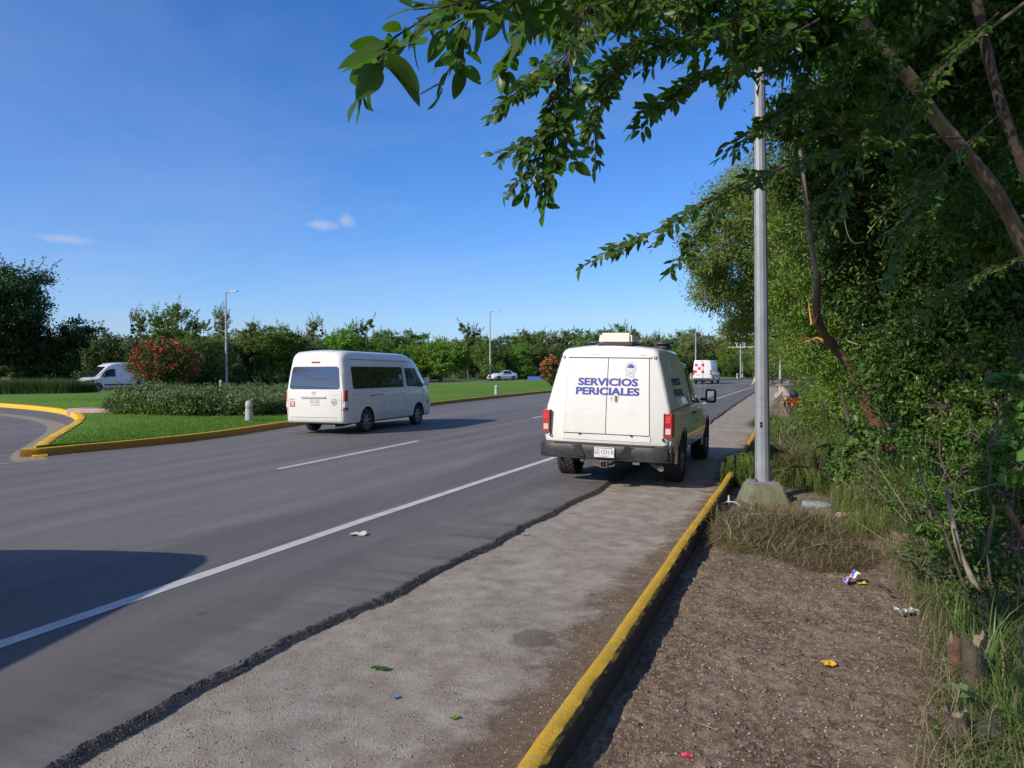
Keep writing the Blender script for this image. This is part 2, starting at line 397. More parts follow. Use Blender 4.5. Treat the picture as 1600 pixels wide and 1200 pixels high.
def m_line():
    m, t, b = newmat('road_paint'); setb(b, (.62, .61, .57), .7, 0, .3); p = geo(t)
    f = noise(t, p, 30, 6, .8); c = noise(t, p, 3, 5, .6)
    col = mixc(t, ramp(t, c, [(.35, 0), (.7, 1)]), (.58, .57, .53), (.44, .43, .40))
    col = mixc(t, ramp(t, f, [(.30, .9), (.42, 0)]), col, (.15, .145, .14))
    t.links.new(col, b.inputs['Base Color']); bump(t, b, f, .4, .004); return m
M_ASPH = m_asphalt(); M_SHO = m_shoulder(); M_DIRT = m_dirt(); M_LAWN = m_lawn(); M_LINE = m_line()
M_YEL = m_kerb('yellow_kerb_paint', (.58, .35, .025), (.46, .275, .022), (.30, .26, .18), .6)
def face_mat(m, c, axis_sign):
    "darkens the side away from the sun: painted-in shade over soil and wear"
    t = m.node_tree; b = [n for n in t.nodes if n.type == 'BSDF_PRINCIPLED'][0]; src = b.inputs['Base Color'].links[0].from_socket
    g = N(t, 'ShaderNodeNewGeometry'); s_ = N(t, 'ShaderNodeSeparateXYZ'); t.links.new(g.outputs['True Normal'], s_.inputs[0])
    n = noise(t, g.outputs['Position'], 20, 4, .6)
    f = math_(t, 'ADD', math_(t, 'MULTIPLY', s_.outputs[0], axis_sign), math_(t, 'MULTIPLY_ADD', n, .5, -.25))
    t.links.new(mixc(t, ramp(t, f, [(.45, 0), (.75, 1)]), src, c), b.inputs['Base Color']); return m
face_mat(M_YEL, (.05, .036, .025), 1)  # bare soil-stained side, coloured darker still to carry its shade
M_YELI = face_mat(m_kerb('island_kerb_paint', (.62, .37, .014), (.52, .30, .012), (.33, .29, .20), .3), (.33, .16, .018), 1)  # brown road face: shade painted in along with dirt and worn paint
M_YEL2 = m_kerb('bright_yellow_kerb_paint', (.80, .46, .02), (.68, .37, .015), (.6, .5, .3), .3)
M_KGR = m_kerb('bare_kerb_concrete', (.30, .29, .27), (.22, .21, .19), (.4, .38, .35), .4)
M_CONC = plain('concrete', (.34, .32, .28), .9, sc=5, c2=(.20, .19, .14), bmp=.6)

# ground: one sheet to the horizon
rs = np.r_[0, np.linspace(1, 60, 40), np.geomspace(64, 2400, 30)]; th = np.linspace(0, 2*np.pi, 97)[:-1]
gv = [(r_*math.cos(a), r_*math.sin(a), float(min(gz(r_, 0), 1.4))-.16) for r_ in rs for a in th]
gf = [(i*96+k, i*96+(k+1) % 96, (i+1)*96+(k+1) % 96, (i+1)*96+k) for i in range(len(rs)-1) for k in range(96)]
gm = mesh(gv, gf); struct('ground', gm, plain('soil_with_weeds', (.10, .12, .035), .95, sc=.5, c2=(.06, .085, .02), bmp=.7))

# road: asphalt overlay with a ragged right-hand edge
EDGE = [(-3.0, -30), (-3.05, 0), (-3.05, 2.2), (-3.08, 3.3), (-3.01, 4.57), (-2.86, 7.28), (-2.78, 10.3), (-2.76, 24), (-2.95, 36), (-3.1, 56), (-2.9, 75), (-1.5, 105), (3, 140), (12, 190)]
LK = [(-14.45, 10.28), (-13.75, 13.78), (-14.69, 18.56), (-16.0, 26.0), (-16.7, 33), (-17.0, 43), (-16.9, 53), (-16.2, 68), (-14.0, 86), (-11.0, 101), (-6.8, 122), (0.5, 150), (10, 190)]
def edge_x(ys):
    ys = np.asarray(ys, float)
    e = lerp_poly(EDGE, ys)+.035*fbm(ys, ys*0, 1.1, 3, 2)+.018*fbm(ys, ys*0, 9, 3, 5)
    return e
ys = np.r_[np.linspace(-30, 1, 20), np.linspace(1.2, 16, 500), np.linspace(16.1, 60, 400), np.linspace(61, 190, 90)]
ex = edge_x(ys)
lx = np.where(ys < 11, -60., lerp_poly(LK, ys)-.05)
cols = [list(zip(lx+(ex-lx)*k, ys)) for k in (0, .3, .6, .8, .92, .98, 1)]
# rough broken face of the overlay
nfx = [ex+.018+.012*vn2(ys, 0*ys, 40, 8), ex+.03+.018*vn2(ys, 0*ys, 30, 3), ex+.048+.022*vn2(ys, 0*ys, 17, 4)]
cols.append([(x, y, -.010+.006*float(vn2(y, 1, 40, 6))) for x, y in zip(nfx[0], ys)])
cols.append([(x, y, -.030+.008*float(vn2(y, 2, 35, 6))) for x, y in zip(nfx[1], ys)])
cols.append([(x, y, -.065) for x, y in zip(nfx[2], ys)])
road = struct('road', shade(ribbon(cols), 50), M_ASPH)
# loose dark aggregate crumbling off the edge
def stones(pts, smin, smax, seed, flat=.6):
    rs_ = np.random.RandomState(seed); base = np.array([(1, 0, 0), (-1, 0, 0), (0, 1, 0), (0, -1, 0), (0, 0, 1), (0, 0, -1)], float)
    fc = np.array([(0, 2, 4), (2, 1, 4), (1, 3, 4), (3, 0, 4), (2, 0, 5), (1, 2, 5), (3, 1, 5), (0, 3, 5)])
    n = len(pts); s = rs_.uniform(0, 1, n)**2.2*(smax-smin)+smin
    v = base[None]*(s[:, None, None]*rs_.uniform(.6, 1.15, (n, 6, 1)))*np.array([1, 1, flat])
    a = rs_.uniform(0, 6.28, n); ca, sa = np.cos(a), np.sin(a)
    x = v[:, :, 0]*ca[:, None]-v[:, :, 1]*sa[:, None]; y = v[:, :, 0]*sa[:, None]+v[:, :, 1]*ca[:, None]
    v = np.stack([x, y, v[:, :, 2]], 2)+np.asarray(pts)[:, None, :]
    f = (fc[None]+6*np.arange(n)[:, None, None]).reshape(-1, 3)
    return mesh(v.reshape(-1, 3), f)
def islmat(name, c1, c2, c3, rough=.9):
    m, t, b = newmat(name); setb(b, c1, rough, 0, .2); g = N(t, 'ShaderNodeNewGeometry'); ri = g.outputs['Random Per Island']
    t.links.new(mixc(t, ramp(t, ri, [(.8, 0), (.85, 1)]), mixc(t, ri, c1, c2), c3), b.inputs['Base Color']); return m
rs_ = np.random.RandomState(3); n = 20000; yy = rs_.uniform(1.5, 22, n)**1; yy = 1.5+(yy-1.5)*rs_.uniform(.3, 1, n)
wob = .5+.5*vn2(yy, 0*yy, 2.2, 12); xx = edge_x(yy)+rs_.uniform(-.035, 1, n)**1.3*.062*(.35+1.1*wob); zz = .001-.62*np.clip(xx-edge_x(yy), 0, .085)
struct('road_edge_aggregate', stones(np.stack([xx, yy, zz], 1), .0022, .009, 4, .7), islmat('dark_aggregate', (.045, .042, .038), (.095, .088, .080), (.17, .155, .14)))['kind'] = 'stuff'

def strip(xc, w, y0, y1, dz, n=2):
    yy = np.linspace(y0, y1, max(2, int((y1-y0)/(.8 if y1 < 60 else 3))+1)); xc_ = np.interp(yy, *xc) if isinstance(xc, tuple) else np.full(len(yy), xc)
    return ribbon([list(zip(xc_-w/2+.006*vn2(yy, yy*0, 9, 1), yy)), list(zip(xc_+w/2+.006*vn2(yy, yy*0, 9, 2), yy))], dz)
LINE = ([-30, 8, 14, 27, 41, 71, 100, 140], [-4.66, -4.66, -4.5, -4.42, -4.5, -3.97, -2.6, 2.5])
DASH = ([-30, 10.5, 15.8, 26, 64, 81, 110, 140], [-8.4, -8.52, -8.7, -8.98, -8.65, -8.5, -5.5, -1])
struct('edge_line', strip(LINE, .135, -20, 140, .004), M_LINE)
dm = [(-4.2, 1.0), (10.5, 15.9), (24.9, 30.2), (39.5, 44.8), (54, 59.3), (68.5, 73.8), (83, 88.3), (97, 102)]
for a, b_ in dm: struct('lane_dash', strip(DASH, .125, a, b_, .004), M_LINE)

# shoulder strip between asphalt and kerb
xs = np.linspace(-3.4, -.9, 30); ysh = np.r_[np.linspace(-12, 1, 14), np.linspace(1.2, 14, 110), np.linspace(14.5, 70, 90), np.linspace(72, 150, 20)]
def shz(X, Y): return gz(X, Y)-.052+.007*fbm(X, Y, 1.4, 3, 9)+.02*np.clip((X+1.35)/.4, 0, 1)*(Y < 24)
sm_ = gridmesh(xs, ysh, shz)
co = np.empty(len(sm_.vertices)*3, np.float32); sm_.vertices.foreach_get('co', co); co = co.reshape(-1, 3)
co[:, 0] += np.interp(co[:, 1], [24, 36, 56, 75, 105, 140], [0, -.0, .1, .3, 1.8, 6.3]); sm_.vertices.foreach_set('co', co.ravel()); sm_.update()
struct('road_shoulder', shade(sm_, 180), M_SHO)

# verge: bare dirt, built uneven, running in under the bushes
xs = np.r_[np.linspace(-.98, 1.6, 150), np.linspace(1.7, 9, 30)]; ysv = np.r_[np.linspace(-8, 1.9, 12), np.linspace(2, 9, 330), np.linspace(9.1, 20, 130), np.linspace(20.5, 80, 60)]
def vz(X, Y):
    near = np.clip((14-Y)/8, 0, 1)
    z = gz(X, Y)-.012+.022*fbm(X, Y, .7, 2, 3)+near*(.014*fbm(X, Y, 4.5, 3, 5)+.009*fbm(X, Y, 19, 2, 8))
    z = z-.02*np.clip((-.55-X)/.3, 0, 1)*(Y < 23)+.12*np.clip((X-.9)/1.5, 0, 1)
    return z
struct('verge', shade(gridmesh(xs, ysv, vz), 180), M_DIRT)
def VZ(x, y): return float(vz(np.array(x, float), np.array(y, float)))

# right kerb, cast in lengths, hand-painted yellow
def kerb_len(path, h, w, lean=0.0, seed=0, z0=-.12, rough=.006, step=.06, taper=False):
    "path: (x, y) along the kerb, road side on the left of travel; returns a closed solid"
    p = resample(path, step); n = len(p); v = []; f = []
    t = np.gradient(p, axis=0); t /= np.linalg.norm(t, axis=1)[:, None]; nr = np.stack([t[:, 1], -t[:, 0]], 1)
    b = .018; prof = [(0, z0), (lean*.6, h*.5), (lean, h-b), (lean+b, h), (w*.5, h+.004), (w-b, h), (w, h-b), (w, h*.4), (w, z0)]
    m = len(prof)
    for i in range(n):
        jx = .5*rough*vn2(p[i, 1]*1.0, p[i, 0], 3.1, seed)+.6*rough*vn2(p[i, 1], p[i, 0], 14, seed+1)
        for k, (u, zz) in enumerate(prof):
            uu = u+(jx if k < 4 else jx*1.6+rough*1.3*vn2(p[i, 1], p[i, 0], 21, seed+2+k) if k > 4 else 0)
            hz = zz+(rough*.8*vn2(p[i, 1]+.1*k, p[i, 0], 9, seed+4) if 1 < k < 8 else 0)
            if taper and hz > 0: hz = hz*min(1, .15+.85*(i*step)/.9)
            q = p[i]+nr[i]*uu; v.append((q[0], q[1], float(gz(q[0], q[1]))+float(hz)))
    for i in range(n-1):
        for k in range(m-1): f.append((i*m+k, i*m+k+1, (i+1)*m+k+1, (i+1)*m+k))
    f.append(tuple(range(m))); f.append(tuple(range((n-1)*m, n*m))[::-1])
    me = mesh(v, f); bm = bmesh.new(); bm.from_mesh(me); bmesh.ops.recalc_face_normals(bm, faces=bm.faces); bm.to_mesh(me); bm.free()
    return shade(me, 40)
def KX(y): return np.interp(y, [-5, 12, 16, 20, 24], [-1.06, -1.06, -1.09, -1.14, -1.27])+.016*vn2(y, 0, .55, 4)+.01*vn2(y, 0, 1.7, 6)
kr = ob('kerb', None, kind='structure'); y0 = -3.0; k = 0
while y0 < 22.5:
    y1 = y0+2.42; yy = np.linspace(y0+.003, y1-.003, 16)
    ob('kerb_length', kerb_len([(float(KX(q)), q) for q in yy], .125, .112, .006, k*3, -.16, .0035), M_YEL, kr); y0 = y1; k += 1

# left kerb round the grass island
lkp = smooth_poly([(p[0], p[1]) for p in LK[:11]], 2)
yel = np.vstack([resample(smooth_poly([(-14.78, 10.42), (-14.74, 10.20), (-14.56, 10.08), (-14.40, 10.22), (-14.32, 10.7), (-14.22, 11.3)], 2), .12)[:-1], resample([q for q in lkp if 11.4 < q[1] < 53], .5)])
kl = ob('island_kerb', None, kind='structure')
seg = 12
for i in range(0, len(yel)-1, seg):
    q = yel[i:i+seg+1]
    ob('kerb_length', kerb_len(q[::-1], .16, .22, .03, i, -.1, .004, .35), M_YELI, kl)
gry = resample([q for q in lkp if q[1] >= 52.6], 1.0)
ob('kerb_length', kerb_len(gry[::-1], .15, .22, .03, 3, -.1, .003, 1.0), M_KGR, kl)
INL = smooth_poly([(-14.42, 10.22), (-15.1, 10.72), (-16.9, 12.35), (-19.4, 14.75), (-22.3, 17.4), (-25.2, 19.5), (-28.6, 21.4), (-33, 23.0), (-38, 24.2), (-47, 25.2), (-62, 25.5)], 2)
ki = ob('inlet_kerb', None, kind='structure'); q = resample(INL, .5)
for i in range(0, len(q)-1, 9): ob('kerb_length', kerb_len(q[i:i+10][:, :2], .17, .30, .05, i, -.1, .006, .3, i == 0), M_YEL2, ki)
# pale gutter strips on the inlet side and a worn yellow line by the road
gut = resample(smooth_poly([(-13.9, 9.55), (-15.0, 10.15), (-17.0, 12.0), (-19.3, 14.1), (-21.6, 15.9), (-24.5, 17.6), (-29, 19.4), (-36, 21)], 2), .5)
tn = np.gradient(gut, axis=0); tn /= np.linalg.norm(tn, axis=1)[:, None]; nn = np.stack([-tn[:, 1], tn[:, 0]], 1)
struct('gutter', ribbon([gut.tolist(), (gut-nn*.55).tolist()], .005), plain('gutter_concrete', (.30, .245, .15), .9, sc=3, c2=(.22, .19, .14)))
g2 = [(-13.4, 9.85), (-13.9, 9.2), (-15.5, 8.95), (-19, 8.9), (-24, 8.9)]
g2 = resample(g2, .4); struct('worn_line', ribbon([g2.tolist(), (g2+np.array([0, .16])).tolist()], .006), plain('worn_cream_paint', (.40, .33, .17), .9, sc=4, c2=(.2, .18, .13)))

# asphalt of the inlet, inside the curved kerb
iy = np.linspace(10.2, 25.4, 40); ix = np.interp(iy, INL[:, 1], INL[:, 0])+.08
struct('inlet_road', ribbon([[(-66, y) for y in iy], [(x*.5-33, y) for x, y in zip(ix, iy)], list(zip(ix, iy))], .001), M_ASPH)
# lawn of the island
from_lk = resample(lkp, .6); inl = resample(INL, .6)
OPP = [(-64, 18), (-53.5, 32), (-50, 42), (-46.6, 56), (-43, 74), (-38.2, 97), (-31, 125), (-20, 155)]   # opposite carriageway, centre
oy = np.r_[np.linspace(10.2, 26, 60), np.linspace(26.5, 120, 110)]
lk_x = lerp_poly([(p[0]-.2, p[1]) for p in LK], oy)
inx = np.interp(oy, inl[:, 1], inl[:, 0]+.0); inx = np.where(oy < 25.4, inx+.25, -60)
opx = lerp_poly(OPP, oy)+4.2
leftx = np.maximum(inx, opx); leftx = np.minimum(leftx, lk_x-.02)
def lawnz(x, y, u): return .145+.30*math.sin(math.pi*min(1, max(0, u)))**1*min(1, abs(leftx_w(x, y))/25)
cols = []
for u in np.linspace(0, 1, 30):
    c = []
    for i, y in enumerate(oy):
        x = leftx[i]*(1-u)+lk_x[i]*u; wd = lk_x[i]-leftx[i]
        c.append((x, y, .14+.18*math.sin(math.pi*u)*min(1, wd/22)))
    cols.append(c)
struct('lawn', shade(ribbon(cols, 0.0), 180), M_LAWN)
def LZ(x, y):
    i = int(np.clip(np.searchsorted(oy, y), 0, len(oy)-1)); wd = max(.1, lk_x[i]-leftx[i]); u = (x-leftx[i])/wd
    return float(gz(x, y))+.14+.18*math.sin(math.pi*min(1, max(0, u)))*min(1, wd/22)
# opposite carriageway
op = resample(OPP, 2.0); tn = np.gradient(op, axis=0); tn /= np.linalg.norm(tn, axis=1)[:, None]; nn = np.stack([tn[:, 1], -tn[:, 0]], 1)
struct('opposite_road', ribbon([(op-nn*4.2).tolist(), op.tolist(), (op+nn*4.2).tolist()], .02), M_ASPH)
ok = ob('opposite_kerb', None, kind='structure')
ob('kerb_length', kerb_len((op+nn*4.2)[8:], .16, .2, .03, 2, -.1, .003, 2.0), M_KGR, ok)
struct('far_verge', ribbon([(op-nn*30).tolist(), (op-nn*4.3).tolist()], .03), plain('rough_grass_verge', (.06, .10, .018), .95, sc=1.3, c2=(.035, .06, .012), bmp=.6))
# short red-and-white painted kerb stub in the lawn
sk = thing('kerb_stub', 'short pinkish painted concrete kerb stub in the lawn beside the purple flower hedge', 'kerb', (0, 0, 0))
ob('block', kerb_len([(-25.9, 20.6), (-21.0, 21.4)], .30, .9, .06, 8, -.1, .01, .3), plain('faded_red_paint', (.46, .25, .22), .85, sc=4, c2=(.42, .38, .34), bmp=.4), sk)
# ------------------------------------------------------------------ vehicles
def arc(cx, cz, r, a0, a1, n): return [(cx+r*math.cos(R(a0+(a1-a0)*k/n)), cz+r*math.sin(R(a0+(a1-a0)*k/n))) for k in range(n+1)]
def sec(w, zb, zs, wt, zt, rb=.08, rt=.15, crown=.02, bow=.012):
    "half section from bottom centre, out and up the side, to top centre"
    p = [(0, zb), ((w-rb)*.5, zb)] + arc(w-rb-.012, zb+rb, rb, -90, 0, 4)
    zm = [zb+rb+(zs-zb-rb)*k/4 for k in range(1, 5)]
    p += [(w-.012+bow*math.sin(math.pi*k/5)+.012*k/4, z) for k, z in zip(range(1, 5), zm)]
    a = math.degrees(math.atan2(zt-rt-zs, -(wt-w))) if zt-rt > zs else 90
    for k in range(1, 6):
        q = k/6; p.append((w+(wt-w)*q+bow*.6*math.sin(math.pi*q), zs+(zt-rt-zs)*q))
    p += arc(wt-rt, zt-rt, rt, 0, 90, 6)
    x0 = wt-rt; p += [(x0*.66, zt+crown*.55), (x0*.33, zt+crown*.9), (0, zt+crown)]
    return p
def loft(stations):
    n = len(stations[0][1]); v = []; f = []
    for y, p in stations:
        for x, z in p: v.append((x, y, z))
        for x, z in p[-2:0:-1]: v.append((-x, y, z))
    m = 2*n-2
    for i in range(len(stations)-1):
        for k in range(m): k2 = (k+1) % m; f.append((i*m+k, i*m+k2, (i+1)*m+k2, (i+1)*m+k))
    for o, fl in ((0, 1), ((len(stations)-1)*m, 0)):
        mir = lambda k: o+((m-k) % m)
        for k in range(n-1):
            q = [o+k, o+k+1, mir(k+1), mir(k)] if 0 < k < n-2 else ([o, o+1, mir(1)] if k == 0 else [o+k, o+k+1, mir(k)])
            f.append(tuple(q if fl else q[::-1]))
    return v, f
def shrink(p, d, cz):
    xm = max(q[0] for q in p); zmn = min(q[1] for q in p); zmx = max(q[1] for q in p)
    return [(q[0]*(xm-d)/xm, cz+(q[1]-cz)*((zmx-zmn)/2-d)/((zmx-zmn)/2)) for q in p]
def interp_sections(keys, ys):
    "keys: [(y, dict)], smooth interpolation of the section parameters"
    ky = [k[0] for k in keys]; names = keys[0][1].keys(); out = []
    for y in ys:
        d = {n_: float(np.interp(y, ky, [k[1][n_] for k in keys])) for n_ in names}; out.append((y, sec(**d)))
    return out
def rpoly(pts, r, n=4):
    out = []; m = len(pts)
    for i in range(m):
        p0, p1, p2 = Vector(pts[i-1]), Vector(pts[i]), Vector(pts[(i+1) % m]); rr = r[i] if hasattr(r, '__len__') else r
        a = (p0-p1); b = (p2-p1); q = min(rr, a.length*.45, b.length*.45); a = p1+a.normalized()*q; b = p1+b.normalized()*q
        for k in range(n+1):
            t = k/n; out.append(tuple(a*(1-t)**2+p1*2*t*(1-t)+b*t*t))
    return out
def rect(x0, z0, x1, z1, r=.01): return rpoly([(x0, z0), (x1, z0), (x1, z1), (x0, z1)], r)
def ell(cx, cz, rx, rz, n=20): return [(cx+rx*math.cos(2*math.pi*k/n), cz+rz*math.sin(2*math.pi*k/n)) for k in range(n)]
def seg(a, b, w):
    a, b = Vector(a), Vector(b); d = (b-a).normalized(); nn = Vector((-d.y, d.x))*w/2
    return [tuple(a-nn), tuple(b-nn), tuple(b+nn), tuple(a+nn)]
def ring(cx, cz, rx, rz, w, n=24):
    out = []
    for k in range(n):
        a, b = 2*math.pi*k/n, 2*math.pi*(k+1)/n
        out.append([(cx+rx*math.cos(a), cz+rz*math.sin(a)), (cx+rx*math.cos(b), cz+rz*math.sin(b)), (cx+(rx-w)*math.cos(b), cz+(rz-w)*math.sin(b)), (cx+(rx-w)*math.cos(a), cz+(rz-w)*math.sin(a))])
    return out
def poly_path(pts, w): return [seg(pts[i], pts[i+1], w) for i in range(len(pts)-1)]
AX = {'rear': (lambda a, b: (a, -6, b), (0, 1, 0)), 'front': (lambda a, b: (a, 14, b), (0, -1, 0)), 'right': (lambda a, b: (5, a, b), (-1, 0, 0)),
      'left': (lambda a, b: (-5, a, b), (1, 0, 0)), 'top': (lambda a, b: (a, b, 8), (0, 0, -1))}
class Car:
    def __init__(s, root): s.root = root; s.v = []; s.f = []
    def shell(s, v, f): o = len(s.v); s.v += v; s.f += [tuple(i+o for i in q) for q in f]; s.bvh = BVHTree.FromPolygons([Vector(p) for p in s.v], s.f)
    def hit(s, axis, a, b):
        o, d = AX[axis]; h = s.bvh.ray_cast(Vector(o(a, b)), Vector(d)); return h[0], h[1]
    def patch(s, axis, outs, eps, name, mat, parent=None, res=.12, rim=True, **tags):
        if not isinstance(outs[0][0], (tuple, list)): outs = [outs]
        bm = bmesh.new()
        for o in outs:
            vs = [bm.verts.new((p[0], p[1], 0)) for p in o]
            try: bm.faces.new(vs)
            except ValueError: continue
        bmesh.ops.triangulate(bm, faces=bm.faces)
        for _ in range(5):
            es = [e for e in bm.edges if e.calc_length() > res]
            if not es: break
            bmesh.ops.subdivide_edges(bm, edges=es, cuts=1); bmesh.ops.triangulate(bm, faces=[f for f in bm.faces if len(f.verts) > 3])
        d = Vector(AX[axis][1]); last = None; bad = []
        for v in bm.verts:
            l, n_ = s.hit(axis, v.co.x, v.co.y)
            if l is None: bad.append(v); continue
            v.co = l-d*eps
        bmesh.ops.delete(bm, geom=bad, context='VERTS')
        if rim and eps > .0015:
            r_ = bmesh.ops.extrude_edge_only(bm, edges=[e for e in bm.edges if e.is_boundary])
            for v in [g for g in r_['geom'] if isinstance(g, bmesh.types.BMVert)]: v.co += d*(eps+.004)
        bmesh.ops.recalc_face_normals(bm, faces=bm.faces)
        if bm.faces and sum((f.normal.dot(d))*f.calc_area() for f in bm.faces) > 0: bmesh.ops.reverse_faces(bm, faces=bm.faces)
        me = bpy.data.meshes.new(name); bm.to_mesh(me); bm.free()
        return ob(name, shade(me, 30), mat, parent or s.root, **tags)
    def text(s, axis, body, cx, cz, h, name, mat, parent=None, sx=1.0, bold=.0, eps=.002, mirror=False, rot=0, heavy=0.0):
        cu = bpy.data.curves.new('t', 'FONT'); cu.body = body; cu.size = 1; cu.align_x = 'CENTER'; cu.offset = bold; cu.resolution_u = 3
        o = bpy.data.objects.new('t', cu); COL.objects.link(o); dg = bpy.context.evaluated_depsgraph_get(); dg.update()
        me = bpy.data.meshes.new_from_object(o.evaluated_get(dg)); bpy.data.objects.remove(o)
        ys_ = [v.co.y for v in me.vertices]; xs_ = [v.co.x for v in me.vertices]; hh = max(ys_)-min(ys_); mx = (max(xs_)+min(xs_))/2
        d = Vector(AX[axis][1]); ref = s.hit(axis, cx, cz)[0]; A0 = AX[axis][0]
        for v in me.vertices:
            a = (v.co.x-mx)/hh*h*sx*(-1 if mirror else 1); b = (v.co.y-min(ys_))/hh*h-h/2
            a, b = a*math.cos(rot)-b*math.sin(rot), a*math.sin(rot)+b*math.cos(rot)
            l, n_ = s.hit(axis, cx+a, cz+b)
            if l is None:
                l = Vector(A0(cx+a, cz+b))
                for q in range(3):
                    if abs(d[q]) > .5: l[q] = ref[q]
            v.co = l-d*eps
        me.name = name; me.materials.clear()
        if heavy:   # a heavier cut of the letters: strokes thickened sideways and upwards
            V = [v.co.copy() for v in me.vertices]; F = [tuple(p.vertices) for p in me.polygons]; av = []; af = []
            for q, (da, db) in enumerate(((-1, -.6), (-.35, .6), (.35, -.2), (1, .6), (-1, .5), (1, -.6), (0, 0))):
                o_ = len(av); sh = Vector((da*heavy, 0, db*heavy)) if axis in ('rear', 'front') else Vector((0, da*heavy, db*heavy))
                av += [c+sh-d*.0002*q for c in V]; af += [tuple(i+o_ for i in f) for f in F]
            me = mesh([tuple(c) for c in av], af, name)
        return ob(name, me, mat, parent or s.root)
    def body(s, name, mat, dark, wells, R_=.4, xin=.62, shells=None):
        v = s.v; f = s.f
        me = mesh(v, f, name); bm = bmesh.new(); bm.from_mesh(me); bmesh.ops.recalc_face_normals(bm, faces=bm.faces); bm.to_mesh(me); bm.free()
        o = ob(name, me, [mat, dark], s.root)
        for y, z in wells:
            for sd_ in (-1, 1):
                c = MB().lathe([(0, sd_*xin), (R_, sd_*xin), (R_, sd_*1.3), (0, sd_*1.3)], 40, (0, y, z), 'x')
                cme = mesh(c.v, c.f); b2 = bmesh.new(); b2.from_mesh(cme); bmesh.ops.remove_doubles(b2, verts=b2.verts, dist=1e-5); bmesh.ops.recalc_face_normals(b2, faces=b2.faces); b2.to_mesh(cme); b2.free()
                co_ = bpy.data.objects.new('c', cme); COL.objects.link(co_)
                md = o.modifiers.new('b', 'BOOLEAN'); md.operation = 'DIFFERENCE'; md.object = co_; md.solver = 'EXACT'
                bpy.context.view_layer.update(); dg = bpy.context.evaluated_depsgraph_get()
                nm = bpy.data.meshes.new_from_object(o.evaluated_get(dg)); o.modifiers.clear(); o.data = nm; bpy.data.objects.remove(co_)
        me = o.data; me.materials.clear(); me.materials.append(mat); me.materials.append(dark)
        for p in me.polygons:
            c = p.center; p.material_index = 0
            for y, z in wells:
                rr = math.hypot(c.y-y, c.z-z)
                if (abs(c.x) < xin+.02 and rr < R_+.01 and abs(p.normal.x) > .9 and abs(abs(c.x)-xin) < .01) or (rr < R_+.02 and abs(p.normal.x) < .3 and abs(c.x) > xin and rr > R_*.93): p.material_index = 1
            if p.normal.z < -.8: p.material_index = 1
        shade(me, 32); return o

M_BLK = plain('black_plastic', (.018, .018, .02), .55, sc=30, var=.2)
M_TRIM = plain('textured_black_bumper', (.03, .03, .032), .5, sc=14, c2=(.055, .052, .048), bmp=.25, bsc=150)
M_UND = plain('underbody', (.012, .012, .012), .9)
M_RUB = plain('tyre_rubber', (.022, .021, .021), .85, sc=9, c2=(.05, .044, .037), bmp=.2)
M_RIM = plain('wheel_rim_silver', (.36, .37, .38), .35, .8, sc=12, c2=(.2, .19, .18))
M_CHR = plain('chrome', (.7, .7, .72), .12, 1.0, var=.05)
M_STEEL = plain('rusty_steel', (.22, .2, .18), .6, .6, sc=20, c2=(.16, .09, .05))
M_JOINT = plain('panel_joint', (.06, .055, .05), .8)
def glassm(name, c=(.012, .014, .016), rough=.03):
    m, t, b = newmat(name); setb(b, c, rough, 0, .45, .0); return m
M_GLASS = glassm('tinted_glass')
M_FILM, _t, _b = newmat('mirror_tint_glass'); setb(_b, (.15, .16, .19), .025, 1.0)
def lensm(name, c, e=0):
    m, t, b = newmat(name); setb(b, c, .12, 0, .6, .8)
    g = N(t, 'ShaderNodeTexCoord'); v = g.outputs['Object']
    w = N(t, 'ShaderNodeTexWave', wave_type='BANDS', bands_direction='Z'); w.inputs['Scale'].default_value = 14; t.links.new(v, w.inputs[0])
    t.links.new(mixc(t, ramp(t, w.outputs[1], [(.3, 0), (.8, .45)]), c, tuple(q*.35 for q in c)), b.inputs['Base Color'])
    bump(t, b, w.outputs[1], .3, .01); return m
M_RED = lensm('red_lens', (.50, .012, .018)); M_CLR = lensm('clear_lens', (.75, .62, .50)); M_AMB = lensm('amber_lens', (.62, .24, .03)); M_WLENS = lensm('white_lens', (.72, .74, .76))
